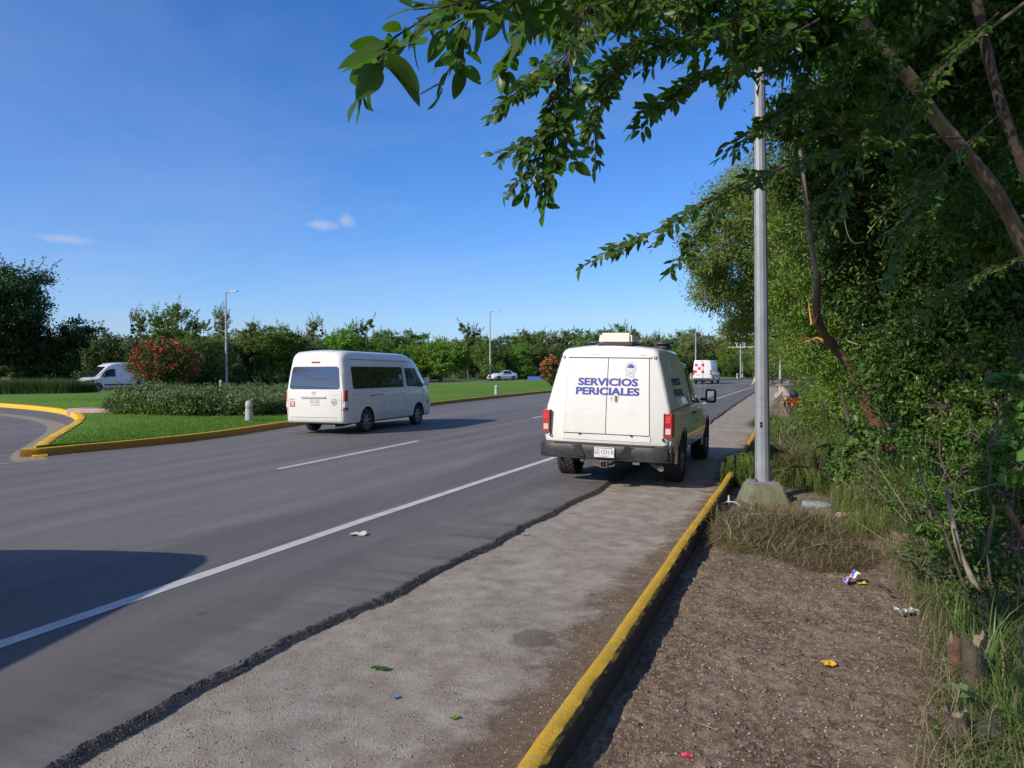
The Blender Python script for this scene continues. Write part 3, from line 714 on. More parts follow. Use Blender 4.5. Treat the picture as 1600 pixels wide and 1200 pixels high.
def wheel(parent, x, y, z, rad, wid, rimr, side, spokes=6, tread=False, steel=False, n=40, dual=True):
    root = ob('wheel', None, None, parent); root.location = (x, y, z)
    h = wid/2; r_ = rad
    prof = [(rimr, -h*.8), (rimr+.03, -h*.98), (r_-.05, -h), (r_-.015, -h*.9), (r_, -h*.72), (r_, -h*.3), (r_-.006, -h*.27), (r_-.006, -h*.22), (r_, -h*.19), (r_, h*.19), (r_-.006, h*.22), (r_-.006, h*.27), (r_, h*.3), (r_, h*.72), (r_-.015, h*.9), (r_-.05, h), (rimr+.03, h*.98), (rimr, h*.8)]
    ob('tyre', MB().lathe(prof, n, axis='x', closed=True).me(30), M_RUB, root)
    if tread:
        b = MB()
        for k in range(30):
            a = 2*math.pi*k/30
            for j, xx in enumerate((-.36, -.12, .12, .36)):
                aa = a+(j % 2)*math.pi/30; rot = Matrix.Rotation(aa, 3, 'X') @ Matrix.Rotation((.35 if j < 2 else -.35), 3, 'Z')
                c = Vector((xx*wid, 0, 0))+Matrix.Rotation(aa, 3, 'X') @ Vector((0, 0, r_+.002))
                b.box(c, (wid*.19, .052, .012), Matrix.Rotation(aa, 3, 'X') @ Matrix.Rotation((.35 if j < 2 else -.35), 3, 'Z'))
            for sx in (-1, 1):
                c = Vector((sx*h*.95, 0, 0))+Matrix.Rotation(a, 3, 'X') @ Vector((0, 0, r_-.022)); b.box(c, (.02, .035, .045), Matrix.Rotation(a, 3, 'X'))
        t_ = ob('tread_blocks', b.me(30, False), M_RUB, root); t_['kind'] = 'stuff'
    s_ = side; b = MB(); d = s_*h
    b.lathe([(0, d*.15), (rimr*.97, d*.15), (rimr*.97, d*.8), (rimr+.006, d*.86), (rimr+.006, d*.80), (rimr*.99, -d*.7)], n, axis='x')
    b.lathe([(0, d*.72), (rimr*.16, d*.70), (rimr*.24, d*.6), (rimr*.24, d*.3)], 20, axis='x')
    for k in range(spokes):
        a = 2*math.pi*(k+.5)/spokes; Rm = Matrix.Rotation(a, 3, 'X')
        b.box(Rm @ Vector((d*.52, 0, rimr*.55)), (abs(d)*.22, rimr*.30 if spokes > 5 else rimr*.42, rimr*.92), Rm)
    o = b.me(30); ob('rim', o, M_RIM, root)
    mb = MB().lathe([(0, d*.2), (rimr*.9, d*.2)], 24, axis='x'); ob('brake_disc', mb.me(30), M_UND, root)
    return root
def axle_shaft(parent, y, z, w): ob('axle', MB().tube([(-w, y, z), (w, y, z)], .05, 8).lathe([(.0, -.14), (.13, -.1), (.16, 0), (.13, .14), (0, .18)], 14, (0, y, z), 'y').me(), M_UND, parent)

# ---- 1. forensic-service pickup with a white box canopy
M_PW = paint('white_pickup_paint', (.71, .685, .62), (.36, .29, .20), .6, .15, 1.5, .3)
M_CAN = paint('white_fibreglass', (.73, .715, .67), (.42, .37, .29), .32, .5, 2.3, .42)
M_LET = plain('navy_lettering', (.022, .035, .26), .5, sc=40, var=.15, c2=(.04, .055, .30))
M_SEAL = plain('pale_blue_print', (.33, .38, .50), .6)
def build_pickup():
    t = thing('pickup_truck', 'white pickup truck with boxy canopy lettered SERVICIOS PERICIALES parked on the gravel shoulder', 'pickup truck')
    c = Car(t); W_ = .985
    # lower body and bonnet
    K = lambda w, zb, zs, wt, zt, rt=.06, crown=.02: dict(w=w, zb=zb, zs=zs, wt=wt, zt=zt, rb=.07, rt=rt, crown=crown, bow=.02)
    keys = [(.17, K(.90, .60, .80, .92, 1.12)), (.20, K(.955, .57, .80, .95, 1.16)), (.27, K(W_-.01, .54, .82, .965, 1.19)), (.6, K(W_, .50, .84, .965, 1.20)), (2.2, K(W_, .46, .84, .955, 1.20)),
            (3.75, K(W_, .45, .84, .95, 1.20, .07)), (3.95, K(W_, .45, .84, .92, 1.19, .10, .04)), (4.6, K(W_, .46, .84, .88, 1.15, .12, .05)), (5.05, K(.965, .46, .82, .84, 1.09, .13, .04)), (5.22, K(.90, .50, .8, .78, 1.02, .12, .03)), (5.28, K(.80, .56, .78, .70, .96, .1, .02))]
    ys_ = sorted(set([k[0] for k in keys]+[.6+.2*i for i in range(20)])); c.shell(*loft(interp_sections(keys, ys_)))
    # cab
    G = lambda w, wt, zt, rt=.1: dict(w=w, zb=1.02, zs=1.14, wt=wt, zt=zt, rb=.04, rt=rt, crown=.02, bow=.01)
    cab = [(2.14, G(.90, .72, 1.82)), (2.20, G(.925, .75, 1.88)), (2.7, G(.93, .765, 1.91)), (3.0, G(.93, .76, 1.90)), (3.12, G(.93, .75, 1.86)), (3.3, G(.92, .77, 1.72)), (3.5, G(.91, .80, 1.54, .08)), (3.7, G(.90, .83, 1.37, .07)), (3.86, G(.88, .84, 1.24, .04))]
    c.shell(*loft(interp_sections(cab, [k[0] for k in cab])))
    c.body('body', M_PW, M_UND, [(1.24, .40), (4.42, .40)], .47, .66)
    # box canopy
    k = Car(t); Q = lambda w, wt, zt, zs=1.18, rt=.12: dict(w=w, zb=.66, zs=zs, wt=wt, zt=zt, rb=.03, rt=rt, crown=.055, bow=.012)
    HC = .04; can = [(.135, Q(.895, .70, 2.03)), (.15, Q(.925, .73, 2.065)), (.19, Q(.945, .75, 2.08)), (.28, Q(.955, .758, 2.09)), (1.0, Q(.962, .765, 2.095)), (2.0, Q(.962, .765, 2.08)), (2.35, Q(.955, .735, 2.04)), (2.48, Q(.94, .725, 2.02)), (2.56, Q(.925, .71, 1.96)), (2.60, Q(.91, .70, 1.90))]
    st_ = interp_sections(can, [q[0] for q in can])
    # rear wall leans gently forward towards the top
    v, f = loft(st_)
    def lean(p):
        x, y, z = p; q = max(0, 1-(y-.13)/1.2); zz = max(0, z-.70); return (x, y+q*(.03*zz+.075*zz*zz*.75), z)
    v = [lean(p) for p in v]; k.shell(v, f)
    k2 = Car(t)
    me = mesh(v, f); bm = bmesh.new(); bm.from_mesh(me)
    bmesh.ops.bisect_plane(bm, geom=list(bm.verts)+list(bm.edges)+list(bm.faces), plane_co=(0, 2.2, 1.6), plane_no=(0, .0, -1), clear_outer=False)
    # canopy only behind the cab and above the bed side further forward
    for vv in bm.verts:
        if vv.co.y > 2.3 and vv.co.z < 1.0: vv.co.x *= .9
    bmesh.ops.recalc_face_normals(bm, faces=bm.faces); bm.to_mesh(me); bm.free()
    ob('canopy', shade(me, 38), M_CAN, t)
    for nm_, x0, x1 in (('rear_door', -.655, -.006), ('rear_door', .006, .655)):
        top = 1.93; xt0 = x0*.93 if abs(x0) > .1 else x0; xt1 = x1*.93 if abs(x1) > .1 else x1
        d_ = k.patch('rear', [(x0, .80), (x1, .80), (xt1, top), (xt0, top)], .016, nm_, M_CAN, res=.2)
    k.patch('rear', [seg((-.655, .80), (-.61, 1.93), .012), seg((.655, .80), (.61, 1.93), .012), seg((-.62, 1.94), (.62, 1.94), .014), seg((-.66, .79), (.66, .79), .012), seg((0, .80), (0, 1.93), .010)], .004, 'door_seal', M_JOINT, rim=False)
    k.patch('rear', rect(-.64, 1.945, .64, 1.965, .004), .03, 'drip_rail', M_CAN)
    k.patch('rear', rect(-.67, .70, .67, .785, .008), .012, 'sill_plate', M_CAN)
    kk = k
    class _D: pass
    # lettering sits on the doors
    dv = [(p[0], p[1]-.016, p[2]) for p in v]; kd = Car(t); kd.shell(dv, f)
    kd.text('rear', 'SERVICIOS', .005, 1.575, .112, 'lettering', M_LET, sx=1.30, bold=.02, heavy=.0042)
    kd.text('rear', 'PERICIALES', .005, 1.435, .112, 'lettering', M_LET, sx=1.31, bold=.02, heavy=.0042)
    kd.text('rear', 'FGE', .345, 1.675, .055, 'emblem_lettering', M_SEAL, sx=1.1, bold=.0)
    kd.patch('rear', ring(.345, 1.79, .088, .088, .007)+ring(.345, 1.79, .070, .070, .004), .002, 'emblem_ring', M_SEAL, rim=False)
    kd.patch('rear', [[(.345+.05*math.cos(R(a)), 1.80+.048*math.sin(R(a))) for a in range(0, 181, 15)], rect(.29, 1.79, .40, 1.80, .002)], .0025, 'emblem_cap', M_LET, rim=False)
    kd.patch('rear', [ell(.325, 1.772, .009, .006), ell(.365, 1.772, .009, .006), rect(.343, 1.745, .347, 1.775, .001), rect(.322, 1.726, .368, 1.732, .001), seg((.30, 1.78), (.315, 1.73), .005), seg((.39, 1.78), (.375, 1.73), .005)], .0025, 'emblem_print', M_SEAL, rim=False)
    # handle and lock plates
    lp = kd.patch('rear', rect(.045, 1.295, .095, 1.37, .006), .006, 'lock_plate', M_CAN)
    kd.patch('rear', ell(.07, 1.332, .009, .009), .012, 'key_barrel', M_UND, lp)
    kd.patch('rear', rect(.115, 1.275, .175, 1.385, .006), .006, 'handle_plate', plain('worn_tape', (.62, .58, .5), .7, sc=40))
    kd.patch('rear', rect(.132, 1.29, .152, 1.372, .006), .022, 'door_handle', plain('dark_brass', (.16, .12, .08), .5, .4))
    for x, z in ((-.35, 1.17), (-.29, 1.165), (.36, 1.115), (.43, 1.11), (-.62, 1.07)): kd.patch('rear', [ell(x, z, .012, .006, 8), ell(x+.035, z-.003, .008, .004, 8)], .0015, 'paint_chip', plain('chipped_patch', (.5, .46, .4), .8), rim=False)
    for x in (-.40, .39): kd.patch('rear', ell(x, .79, .016, .014, 12), .02, 'door_bolt', M_UND)
    for x in (-.70, .70):
        o = k.patch('rear', ell(x, 1.945, .024, .024, 16), .008, 'marker_lamp', M_TRIM); k.patch('rear', ell(x, 1.945, .014, .014, 12), .013, 'marker_lens', M_CLR, o)
    k.patch('rear', [rect(-.36, 1.985, -.12, 2.0, .004), rect(.48, 1.95, .56, 1.985, .004)], .002, 'sticker_residue', plain('old_sticker', (.50, .50, .46), .8, sc=30), rim=False)
    k.text('right', 'SERVICIOS', 1.15, 1.585, .11, 'side_lettering', M_LET, sx=1.15, bold=.02, heavy=.004)
    k.text('right', 'PERICIALES', 1.15, 1.42, .11, 'side_lettering', M_LET, sx=1.15, bold=.02, heavy=.004)
    # side emblem and panel lines on the body
    c.patch('right', ring(2.9, .98, .11, .12, .012), .003, 'side_emblem', M_LET, rim=False)
    c.patch('right', [seg((2.22, .52), (2.22, 1.19), .010), seg((3.60, .58), (3.66, 1.18), .010), seg((2.22, .56), (3.60, .56), .010)], .003, 'panel_gap', M_JOINT, rim=False)
    c.patch('left', [seg((2.22, .52), (2.22, 1.19), .010), seg((3.60, .58), (3.66, 1.18), .010), seg((2.22, .56), (3.60, .56), .010)], .003, 'panel_gap', M_JOINT, rim=False)
    k.patch('right', poly_path([(.20, 1.17), (2.25, 1.19)], .012), .004, 'canopy_gasket', M_JOINT, rim=False)
    for side in ('right', 'left'):
        c.patch(side, rpoly([(2.66, 1.20), (3.62, 1.17), (3.30, 1.60), (3.08, 1.80), (2.70, 1.80)], .04), .010, 'side_window_frame', M_BLK)
        c.patch(side, rpoly([(2.69, 1.22), (3.57, 1.195), (3.27, 1.59), (3.07, 1.775), (2.72, 1.775)], .03), .014, 'side_window', M_GLASS)
        c.patch(side, rect(2.36, 1.02, 2.52, 1.055, .01), .035, 'door_handle', M_BLK)
        # flared arches
        for wy in (1.24, 4.42):
            b = MB(); sx = 1 if side == 'right' else -1; p = [(sx*(W_-.015-.02*abs(math.cos(R(a)))), wy+.475*math.cos(R(a)), .40+.475*math.sin(R(a))) for a in range(-8, 189, 14)]
            ob('arch_lip', b.tube(p, .024, 8).me(), M_PW, t)
    c.patch('front', rpoly([(-.72, 1.29), (.72, 1.29), (.60, 1.80), (-.60, 1.80)], .06), .012, 'windscreen', M_GLASS)
    c.patch('front', rect(-.55, .74, .55, 1.0, .05), .02, 'grille', M_CHR)
    for sx in (-1, 1): c.patch('front', rect(min(sx*.58, sx*.80), .80, max(sx*.58, sx*.80), 1.0, .03), .02, 'headlight', M_WLENS)
    # tail lights wrap round the corner
    for sx in (-1, 1):
        b = MB(); x0, x1 = sx*.875, sx*1.0
        body = [(x0, .175, .79), (x0, .175, 1.125), (x1, .195, 1.125), (x1, .205, .79), (sx*.99, .33, .79), (sx*.985, .33, 1.125), (x0, .33, .79), (x0, .33, 1.125)]
        b.add([(x0, .10, .79), (x1-sx*.012, .115, .79), (x1, .14, .79), (x1, .31, .79), (x0, .31, .79), (x0, .10, 1.13), (x1-sx*.016, .115, 1.13), (x1-sx*.004, .14, 1.13), (x1-sx*.004, .31, 1.13), (x0, .31, 1.13)],
              [(0, 1, 6, 5), (1, 2, 7, 6), (2, 3, 8, 7), (3, 4, 9, 8), (4, 0, 5, 9), (0, 4, 3, 2, 1), (5, 6, 7, 8, 9)])
        l = ob('tail_light', b.me(30), M_RED, t)
        lc = (x0+x1)/2
        ob('reversing_lens', MB().box((lc-sx*.006, .104, .875), (.075, .012, .085)).me(30, False), M_CLR, l)
        ob('brake_lens', MB().box((lc-sx*.006, .103, 1.045), (.078, .010, .10)).me(30, False), lensm('deep_red_lens', (.75, .05, .03)), l)
        ob('bezel', MB().box((x0-sx*.004, .12, .96), (.010, .06, .35)).me(30, False), M_BLK, l)
        ob('tow_hook', MB().tube([(sx*.86, .15, .765), (sx*.86, .105, .765), (sx*.86, .095, .74), (sx*.87, .12, .73)], .011, 8).me(), M_UND, t)
    # bumper with stepped centre
    def bump_prof(x):
        e = max(0, (abs(x)-.70)/.32); return -.055+.13*e*e
    xs_ = [-1.0+.05*i for i in range(41)]; b = MB(); v_ = []; f_ = []
    for x in xs_:
        y = bump_prof(x); drop = .06 if abs(x) < .36 else 0
        zt = .655; zb = .425
        pr = [(y+.16, zt), (y+.012, zt), (y, zt-.02), (y-.012, zt-.05), (y-.006, zt-.13), (y+.015, zb+.01), (y+.03, zb), (y+.16, zb)]
        v_ += [(x, a, z) for a, z in pr]
    n_ = 8
    for i in range(len(xs_)-1):
        for j in range(n_): j2 = (j+1) % n_; f_.append((i*n_+j, i*n_+j2, (i+1)*n_+j2, (i+1)*n_+j))
    f_.append(tuple(range(n_))); f_.append(tuple(range((len(xs_)-1)*n_, len(xs_)*n_)))
    ob('rear_bumper', b.add(v_, f_).me(35), M_TRIM, t)
    def pad(xa, xb, xc, xd):  # raised outer pads, slanted towards the plate recess
        q = MB(); y = -.078; q.add([(xa, y+.02, .64), (xb, y+.02 if abs(xb) < .8 else y+.09, .635), (xc, y+.02 if abs(xc) < .8 else y+.09, .465), (xd, y+.02, .455), (xa, y, .625), (xb*.985, y+.0 if abs(xb) < .8 else y+.07, .62), (xc*.985, y+.0 if abs(xc) < .8 else y+.07, .475), (xd, y, .468)],
              [(4, 5, 6, 7), (0, 1, 5, 4), (1, 2, 6, 5), (2, 3, 7, 6), (3, 0, 4, 7)]); return q.me(20, False)
    ob('bumper_pad', pad(-.20-.12, -.96, -.96, -.26), M_BLK, t); ob('bumper_pad', pad(.34, .96, .96, .20), M_BLK, t)
    ob('step_pad', MB().box((0, -.01, .662), (1.5, .11, .014)).me(30, False), M_TRIM, t)
    ob('bumper_end', MB().box((.965, .09, .60), (.05, .13, .02)).me(30, False), M_STEEL, t)
    pl = ob('licence_plate', MB().box((.04, -.092, .548), (.30, .006, .15)).me(30, False), plain('plate_white', (.74, .74, .72), .4, sc=20), t)
    pc = Car(t); pc.shell(*[(lambda q: (q.v, q.f))(MB().box((.04, -.092, .548), (.30, .006, .15)))][0])
    pt = plain('plate_print', (.22, .22, .24), .6)
    pc.text('rear', 'SZ-1231-R', .04, .552, .062, 'plate_lettering', pt, pl, sx=.80, bold=.012)
    pc.patch('rear', [rect(-.09, .602, .17, .612, .001), rect(-.03, .488, .11, .496, .001)], .0015, 'plate_print', pt, pl, rim=False)
    for x in (-.07, .15): pc.patch('rear', ell(x, .608, .007, .007, 8), .004, 'plate_screw', M_STEEL, pl)
    # hitch, chains, exhaust, spare, springs
    h = MB(); h.box((.03, -.01, .37), (.085, .14, .075)); h.box((.03, -.07, .37), (.11, .02, .10)); h.tube([(-.13, -.03, .36), (-.05, -.05, .335), (.0, -.04, .35)], .012, 6); h.tube([(.06, -.04, .35), (.12, -.05, .335), (.19, -.03, .36)], .012, 6)
    ht = ob('tow_hitch', h.me(), M_STEEL, t); ob('receiver_hole', MB().box((.03, -.082, .37), (.055, .008, .055)).me(30, False), M_UND, ht)
    ob('shackle_plate', MB().box((.50, -.01, .40), (.10, .02, .035)).box((-.32, .0, .40), (.05, .02, .03)).me(30, False), M_STEEL, t)
    ob('exhaust_pipe', MB().tube([(.62, .9, .36), (.66, .5, .34), (.84, .12, .33)], .042, 12).me(), plain('exhaust_steel', (.42, .38, .33), .55, .5), t)
    ob('chassis', MB().box((-.45, 2.6, .44), (.09, 4.8, .14)).box((.45, 2.6, .44), (.09, 4.8, .14)).box((0, 3.2, .36), (.5, 2.2, .14)).lathe([(.20, -.1), (.36, -.1), (.36, .1), (.20, .1)], 24, (0, .75, .48), 'z', True).me(30, False), M_UND, t)
    axle_shaft(t, 1.24, .40, .75); axle_shaft(t, 4.42, .40, .75)
    for sx in (-1, 1):
        ob('mudguard', MB().box((sx*.84, 1.74, .36), (.24, .012, .26)).me(30, False), M_UND, t)
        for y in (1.24, 4.42): wheel(t, sx*.855, y, .395, .395, .27, .235, sx, 6, tread=True)
    # door mirror
    for sx in (-1, 1):
        mr_ = ob('door_mirror', MB().box((sx*1.09, 3.30, 1.235), (.24, .06, .05)).add(*(lambda q: (q.v, q.f))(MB().box((sx*1.17, 3.32, 1.30), (.19, .13, .25)))).me(30, False), M_BLK, t)
        bm = bmesh.new(); bm.from_mesh(mr_.data); bmesh.ops.remove_doubles(bm, verts=bm.verts, dist=1e-5); bmesh.ops.bevel(bm, geom=[e for e in bm.edges], offset=.02, segments=3, affect='EDGES', clamp_overlap=True); bm.to_mesh(mr_.data); bm.free(); shade(mr_.data, 40)
        mg, tt, bb = newmat('mirror_glass'); setb(bb, (.75, .85, .95), .03, 1.0)
        ob('mirror_glass', MB().box((sx*1.175, 3.252, 1.305), (.12, .006, .17)).me(30, False), mg, mr_)
    # roof gear: air conditioner and two mushroom vents
    ac = MB().box((.07, .62, 2.235), (.52, .62, .17)); m_ = ac.me(30, False); bm = bmesh.new(); bm.from_mesh(m_)
    for vv in bm.verts:
        if vv.co.z > 2.25: vv.co.x = .07+(vv.co.x-.07)*.94; vv.co.y = .62+(vv.co.y-.62)*.9
    bmesh.ops.bevel(bm, geom=list(bm.edges), offset=.035, segments=4, affect='EDGES', clamp_overlap=True); bm.to_mesh(m_); bm.free()
    a_ = ob('roof_air_conditioner', shade(m_, 40), plain('aged_cream_plastic', (.74, .68, .58), .5, sc=5, c2=(.62, .56, .46)), t)
    ob('skirt', MB().box((.07, .62, 2.150), (.54, .64, .03)).me(30, False), M_TRIM, a_)
    for i, (x, y) in enumerate(((-.42, 1.1), (.62, 1.35))):
        z = 2.105
        vt = ob('roof_vent', MB().lathe([(0, z), (.13, z), (.13, z+.045), (.10, z+.05), (.10, z+.075), (.17, z+.08), (.165, z+.10), (.10, z+.118), (0, z+.122)], 24, (x, y, 0)).me(), M_TRIM, t)
    ob('antenna', MB().tube([(.93, 4.05, 1.15), (.935, 4.08, 1.92)], .004, 6).me(), M_UND, t)
    return t
pk = build_pickup(); pk.location = (-2.73, 10.62, -.052+.02); pk.rotation_euler = (R(.0), 0, R(0.0))
# left wheels stand on the asphalt overlay, right wheels on the lower shoulder
pk.rotation_euler = (0, R(1.2), 0)

# ---- vans
def van_body(t, L, W_, H, keys, mat, wells, Rw, lean, xin=.6):
    c = Car(t); ys_ = sorted(set([k[0] for k in keys]+list(np.arange(.6, L-.6, .3)))); v, f = loft(interp_sections(keys, ys_))
    v = [(x, y+max(0, 1-y/1.1)*lean(z), z) for x, y, z in v]; c.shell(v, f); c.body('body', mat, M_UND, wells, Rw, xin); return c
M_VW = paint('white_van_paint', (.72, .705, .65), (.45, .42, .36), .25, .2, 1.2, .22)
M_VW2 = paint('white_delivery_paint', (.72, .715, .69), (.45, .42, .36), .25, .2, 1.2, .25)
def mini_van_keys(W_, H):
    K = lambda w, zb, zs, wt, zt, rt=.2, crown=.03: dict(w=w, zb=zb, zs=zs, wt=wt, zt=zt, rb=.08, rt=rt, crown=crown, bow=.015)
    w = W_/2
    return [(0.0, K(w-.13, .40, 1.15, w-.26, H-.18)), (.02, K(w-.07, .34, 1.15, w-.20, H-.10)), (.07, K(w-.03, .30, 1.15, w-.16, H-.05, .22)), (.16, K(w-.005, .28, 1.15, w-.13, H-.02, .22)), (.4, K(w, .27, 1.15, w-.12, H, .2)), (1.0, K(w, .27, 1.15, w-.12, H+.0, .2)),
            (3.4, K(w, .27, 1.15, w-.12, H-.02, .2)), (3.9, K(w, .27, 1.15, w-.12, H-.07, .2)), (4.2, K(w, .27, 1.15, w-.13, H-.17, .18)), (4.45, K(w, .27, 1.13, w-.14, H-.35, .16)), (4.7, K(w-.005, .27, 1.1, w-.13, H-.60, .14)), (4.95, K(w-.02, .27, 1.0, w-.11, H-.88, .12)), (5.12, K(w-.05, .27, .85, w-.12, H-1.10, .12)), (5.28, K(w-.10, .28, .72, w-.17, H-1.30, .12)), (5.36, K(w-.2, .32, .62, w-.3, H-1.45, .1)), (5.39, K(w-.35, .4, .55, w-.45, H-1.58, .05))]
def build_hiace():
    t = thing('passenger_van', 'white high-roof passenger van with dark windows driving in the far lane', 'van')
    L, W_, H = 5.38, 1.90, 2.26
    c = van_body(t, L, W_, H, mini_van_keys(W_, H), M_VW, [(1.17, .33), (4.28, .33)], .395, lambda z: .0+.13*max(0, (z-1.0)/1.25)**1.5, .60)
    # rear glass, reflecting
    c.patch('rear', rpoly([(-.80, 1.22), (.80, 1.22), (.73, 1.83), (-.73, 1.83)], .09), .003, 'rear_window_seal', M_BLK)
    c.patch('rear', rpoly([(-.785, 1.235), (.785, 1.235), (.715, 1.815), (-.715, 1.815)], .08), .006, 'rear_window', M_FILM)
    c.patch('rear', [seg((-.84, .46), (.84, .46), .010), seg((-.83, .46), (-.86, 1.15), .008), seg((.83, .46), (.86, 1.15), .008)], .002, 'tailgate_gap', M_JOINT, rim=False)
    hb = c.hit('rear', 0, 1.95)[0]; ob('high_brake_light', MB().box((0, hb.y-.004, 1.95), (.26, .03, .036)).me(30, False), M_RED, t)
    c.patch('rear', rect(-.42, .98, .36, 1.03, .02), .03, 'chrome_garnish', M_CHR)
    c.patch('rear', ring(-.03, 1.115, .065, .048, .009)+ring(-.03, 1.125, .033, .025, .007, 16)+ring(-.03, 1.11, .018, .036, .006, 16), .012, 'badge', M_CHR, rim=False)
    plt_ = c.patch('rear', rect(-.16, .79, .15, .95, .008), .010, 'licence_plate', plain('plate_white', (.74, .74, .72), .4, sc=20))
    pt = plain('plate_print_green', (.30, .36, .42), .6)
    c.patch('rear', [rect(-.14, .925, .13, .94, .001), rect(-.14, .798, .13, .808, .001)]+[rect(-.12+.036*i, .845, -.12+.036*i+.022, .895, .003) for i in range(7) if i != 3], .0125, 'plate_print', pt, plt_, rim=False)
    c.patch('rear', rect(-.78, .74, -.62, .89, .01), .003, 'red_sticker', plain('red_sticker', (.62, .05, .06), .5))
    c.patch('rear', [rect(-.755, .85, -.645, .872, .002), rect(-.73, .775, -.67, .835, .006)], .005, 'sticker_print', plain('white_print', (.75, .72, .7), .6), rim=False)
    c.patch('rear', ell(.62, .875, .082, .088), .003, 'round_sticker', plain('black_sticker', (.02, .02, .02), .5))
    o_ = c.patch('rear', [ell(.62, .875, .068, .074)], .0045, 'sticker_disc', plain('pale_print', (.72, .72, .70), .6), rim=False)
    c.text('rear', '53', .62, .875, .075, 'sticker_number', M_BLK, sx=1.0, bold=.03, eps=.007)
    c.patch('rear', rect(.52, 1.03, .78, 1.10, .004), .002, 'cream_sticker', plain('cream_sticker', (.70, .69, .50), .6), rim=False)
    c.patch('rear', [rect(-.79, .925, -.62, .945, .002), rect(-.79, .965, -.72, .975, .002), rect(.72, .93, .80, .945, .002)], .003, 'model_script', M_CHR, rim=False)
    for sx in (-1, 1):
        def q(z0, z1, m, nm, e=.022):
            outl = rpoly([(sx*.80, z0), (sx*.925, z0), (sx*.925, z1), (sx*(.80 if z1 < 1.1 else .86), z1)], .008)
            return c.patch('rear', outl, e, nm, m)
        b = MB()
        def lamp(z0, z1, e=.0): 
            x0 = sx*.835; pts = []
            return MB().add([(x0, .0-e, z0), (sx*.93, .035-e, z0), (sx*(.955+e), .10, z0), (sx*(.955+e), .17, z0), (x0, .17, z0), (x0, .02-e+.03*(z1-1), z1), (sx*.93, .05-e, z1), (sx*(.953+e), .10, z1), (sx*(.953+e), .17, z1), (x0, .17, z1)],
                  [(0, 1, 6, 5), (1, 2, 7, 6), (2, 3, 8, 7), (3, 4, 9, 8), (4, 0, 5, 9), (0, 4, 3, 2, 1), (5, 6, 7, 8, 9)]).me(25, False)
        l = ob('tail_light', lamp(.90, 1.19), M_RED, t); ob('reversing_lens', lamp(.74, .895, .004), M_WLENS, l); ob('lower_lens', lamp(.66, .735, .002), M_RED, l)
    for side in ('right', 'left'):
        c.patch(side, rpoly([(.42, 1.22), (3.28, 1.22), (3.28, 1.83), (.42, 1.83)], .07), .004, 'side_window_seal', M_BLK, res=.25)
        c.patch(side, rpoly([(.44, 1.235), (3.26, 1.235), (3.26, 1.815), (.44, 1.815)], .06), .007, 'side_window', M_GLASS, res=.25)
        c.patch(side, rpoly([(3.50, 1.24), (4.62, 1.20), (4.62, 1.28), (4.22, 1.80), (3.44, 1.80)], .05), .004, 'front_window_seal', M_BLK)
        c.patch(side, rpoly([(3.53, 1.26), (4.58, 1.22), (4.58, 1.28), (4.20, 1.78), (3.48, 1.78)], .04), .007, 'front_window', M_GLASS)
        c.patch(side, [seg((.34, 2.03), (4.0, 2.0), .012), seg((2.05, .45), (2.05, 1.2), .008), seg((3.36, .40), (3.36, 2.0), .008), seg((1.62, .50), (3.36, .50), .006), seg((2.03, 1.9), (2.03, 2.02), .008), seg((4.52, .62), (4.66, 1.2), .008)], .003, 'panel_gap', M_JOINT, rim=False)
        c.patch(side, [seg((1.25, 1.015), (2.05, 1.04), .02)], .005, 'door_track', M_UND, rim=False)
        c.patch(side, rect(3.17, 1.04, 3.21, 1.16, .01), .02, 'sliding_door_handle', M_CHR)
        c.patch(side, rect(3.52, 1.10, 3.64, 1.13, .01), .02, 'door_handle', M_CHR)
        for wy in (1.17, 4.28):
            sx = 1 if side == 'right' else -1; p = [(sx*(W_/2-.012), wy+.40*math.cos(R(a)), .33+.40*math.sin(R(a))) for a in range(-4, 185, 12)]
            ob('arch_lip', MB().tube(p, .014, 6).me(), M_VW, t)
    c.patch('right', rect(3.06, 1.45, 3.17, 1.60, .01), .009, 'window_sticker', plain('pale_print', (.62, .64, .66), .6), rim=False)
    c.patch('right', [rect(4.84, .66, 4.98, .78, .006)], .003, 'door_sticker', plain('red_print', (.6, .12, .1), .6), rim=False)
    c.patch('right', [rect(.52, 1.06, .72, 1.09, .004)], .003, 'script_badge', M_CHR, rim=False)
    c.patch('front', rpoly([(-.78, 1.22), (.78, 1.22), (.66, 1.92), (-.66, 1.92)], .08), .008, 'windscreen', M_GLASS)
    c.patch('front', rect(-.5, .72, .5, .86, .03), .01, 'grille', M_BLK)
    for sx in (-1, 1):
        c.patch('front', rect(min(sx*.52, sx*.84), .74, max(sx*.52, sx*.84), .98, .04), .012, 'headlight', M_WLENS)
        m_ = MB().box((sx*1.06, 4.62, 1.37), (.16, .10, .27)).box((sx*.97, 4.62, 1.28), (.14, .04, .05)).me(30, False); bm = bmesh.new(); bm.from_mesh(m_); bmesh.ops.bevel(bm, geom=list(bm.edges), offset=.02, segments=3, affect='EDGES', clamp_overlap=True); bm.to_mesh(m_); bm.free()
        ob('door_mirror', shade(m_, 40), M_VW, t)
        for y in (1.17, 4.28): wheel(t, sx*.835, y, .33, .33, .205, .215, sx, 7)
    ob('underbody', MB().box((0, 2.8, .30), (1.2, 4.6, .14)).me(30, False), M_UND, t)
    ob('exhaust_pipe', MB().tube([(.35, 1.2, .22), (.55, .5, .22), (.60, .02, .235)], .03, 10).tube([(.25, .05, .25), (.22, .04, .16), (.30, .04, .14)], .012, 6).me(), M_STEEL, t)
    axle_shaft(t, 1.17, .33, .75)
    return t
hi = build_hiace(); hi.location = (-12.20, 16.52, float(gz(-12.4, 19))+.003); hi.rotation_euler = (0, 0, R(1.5))

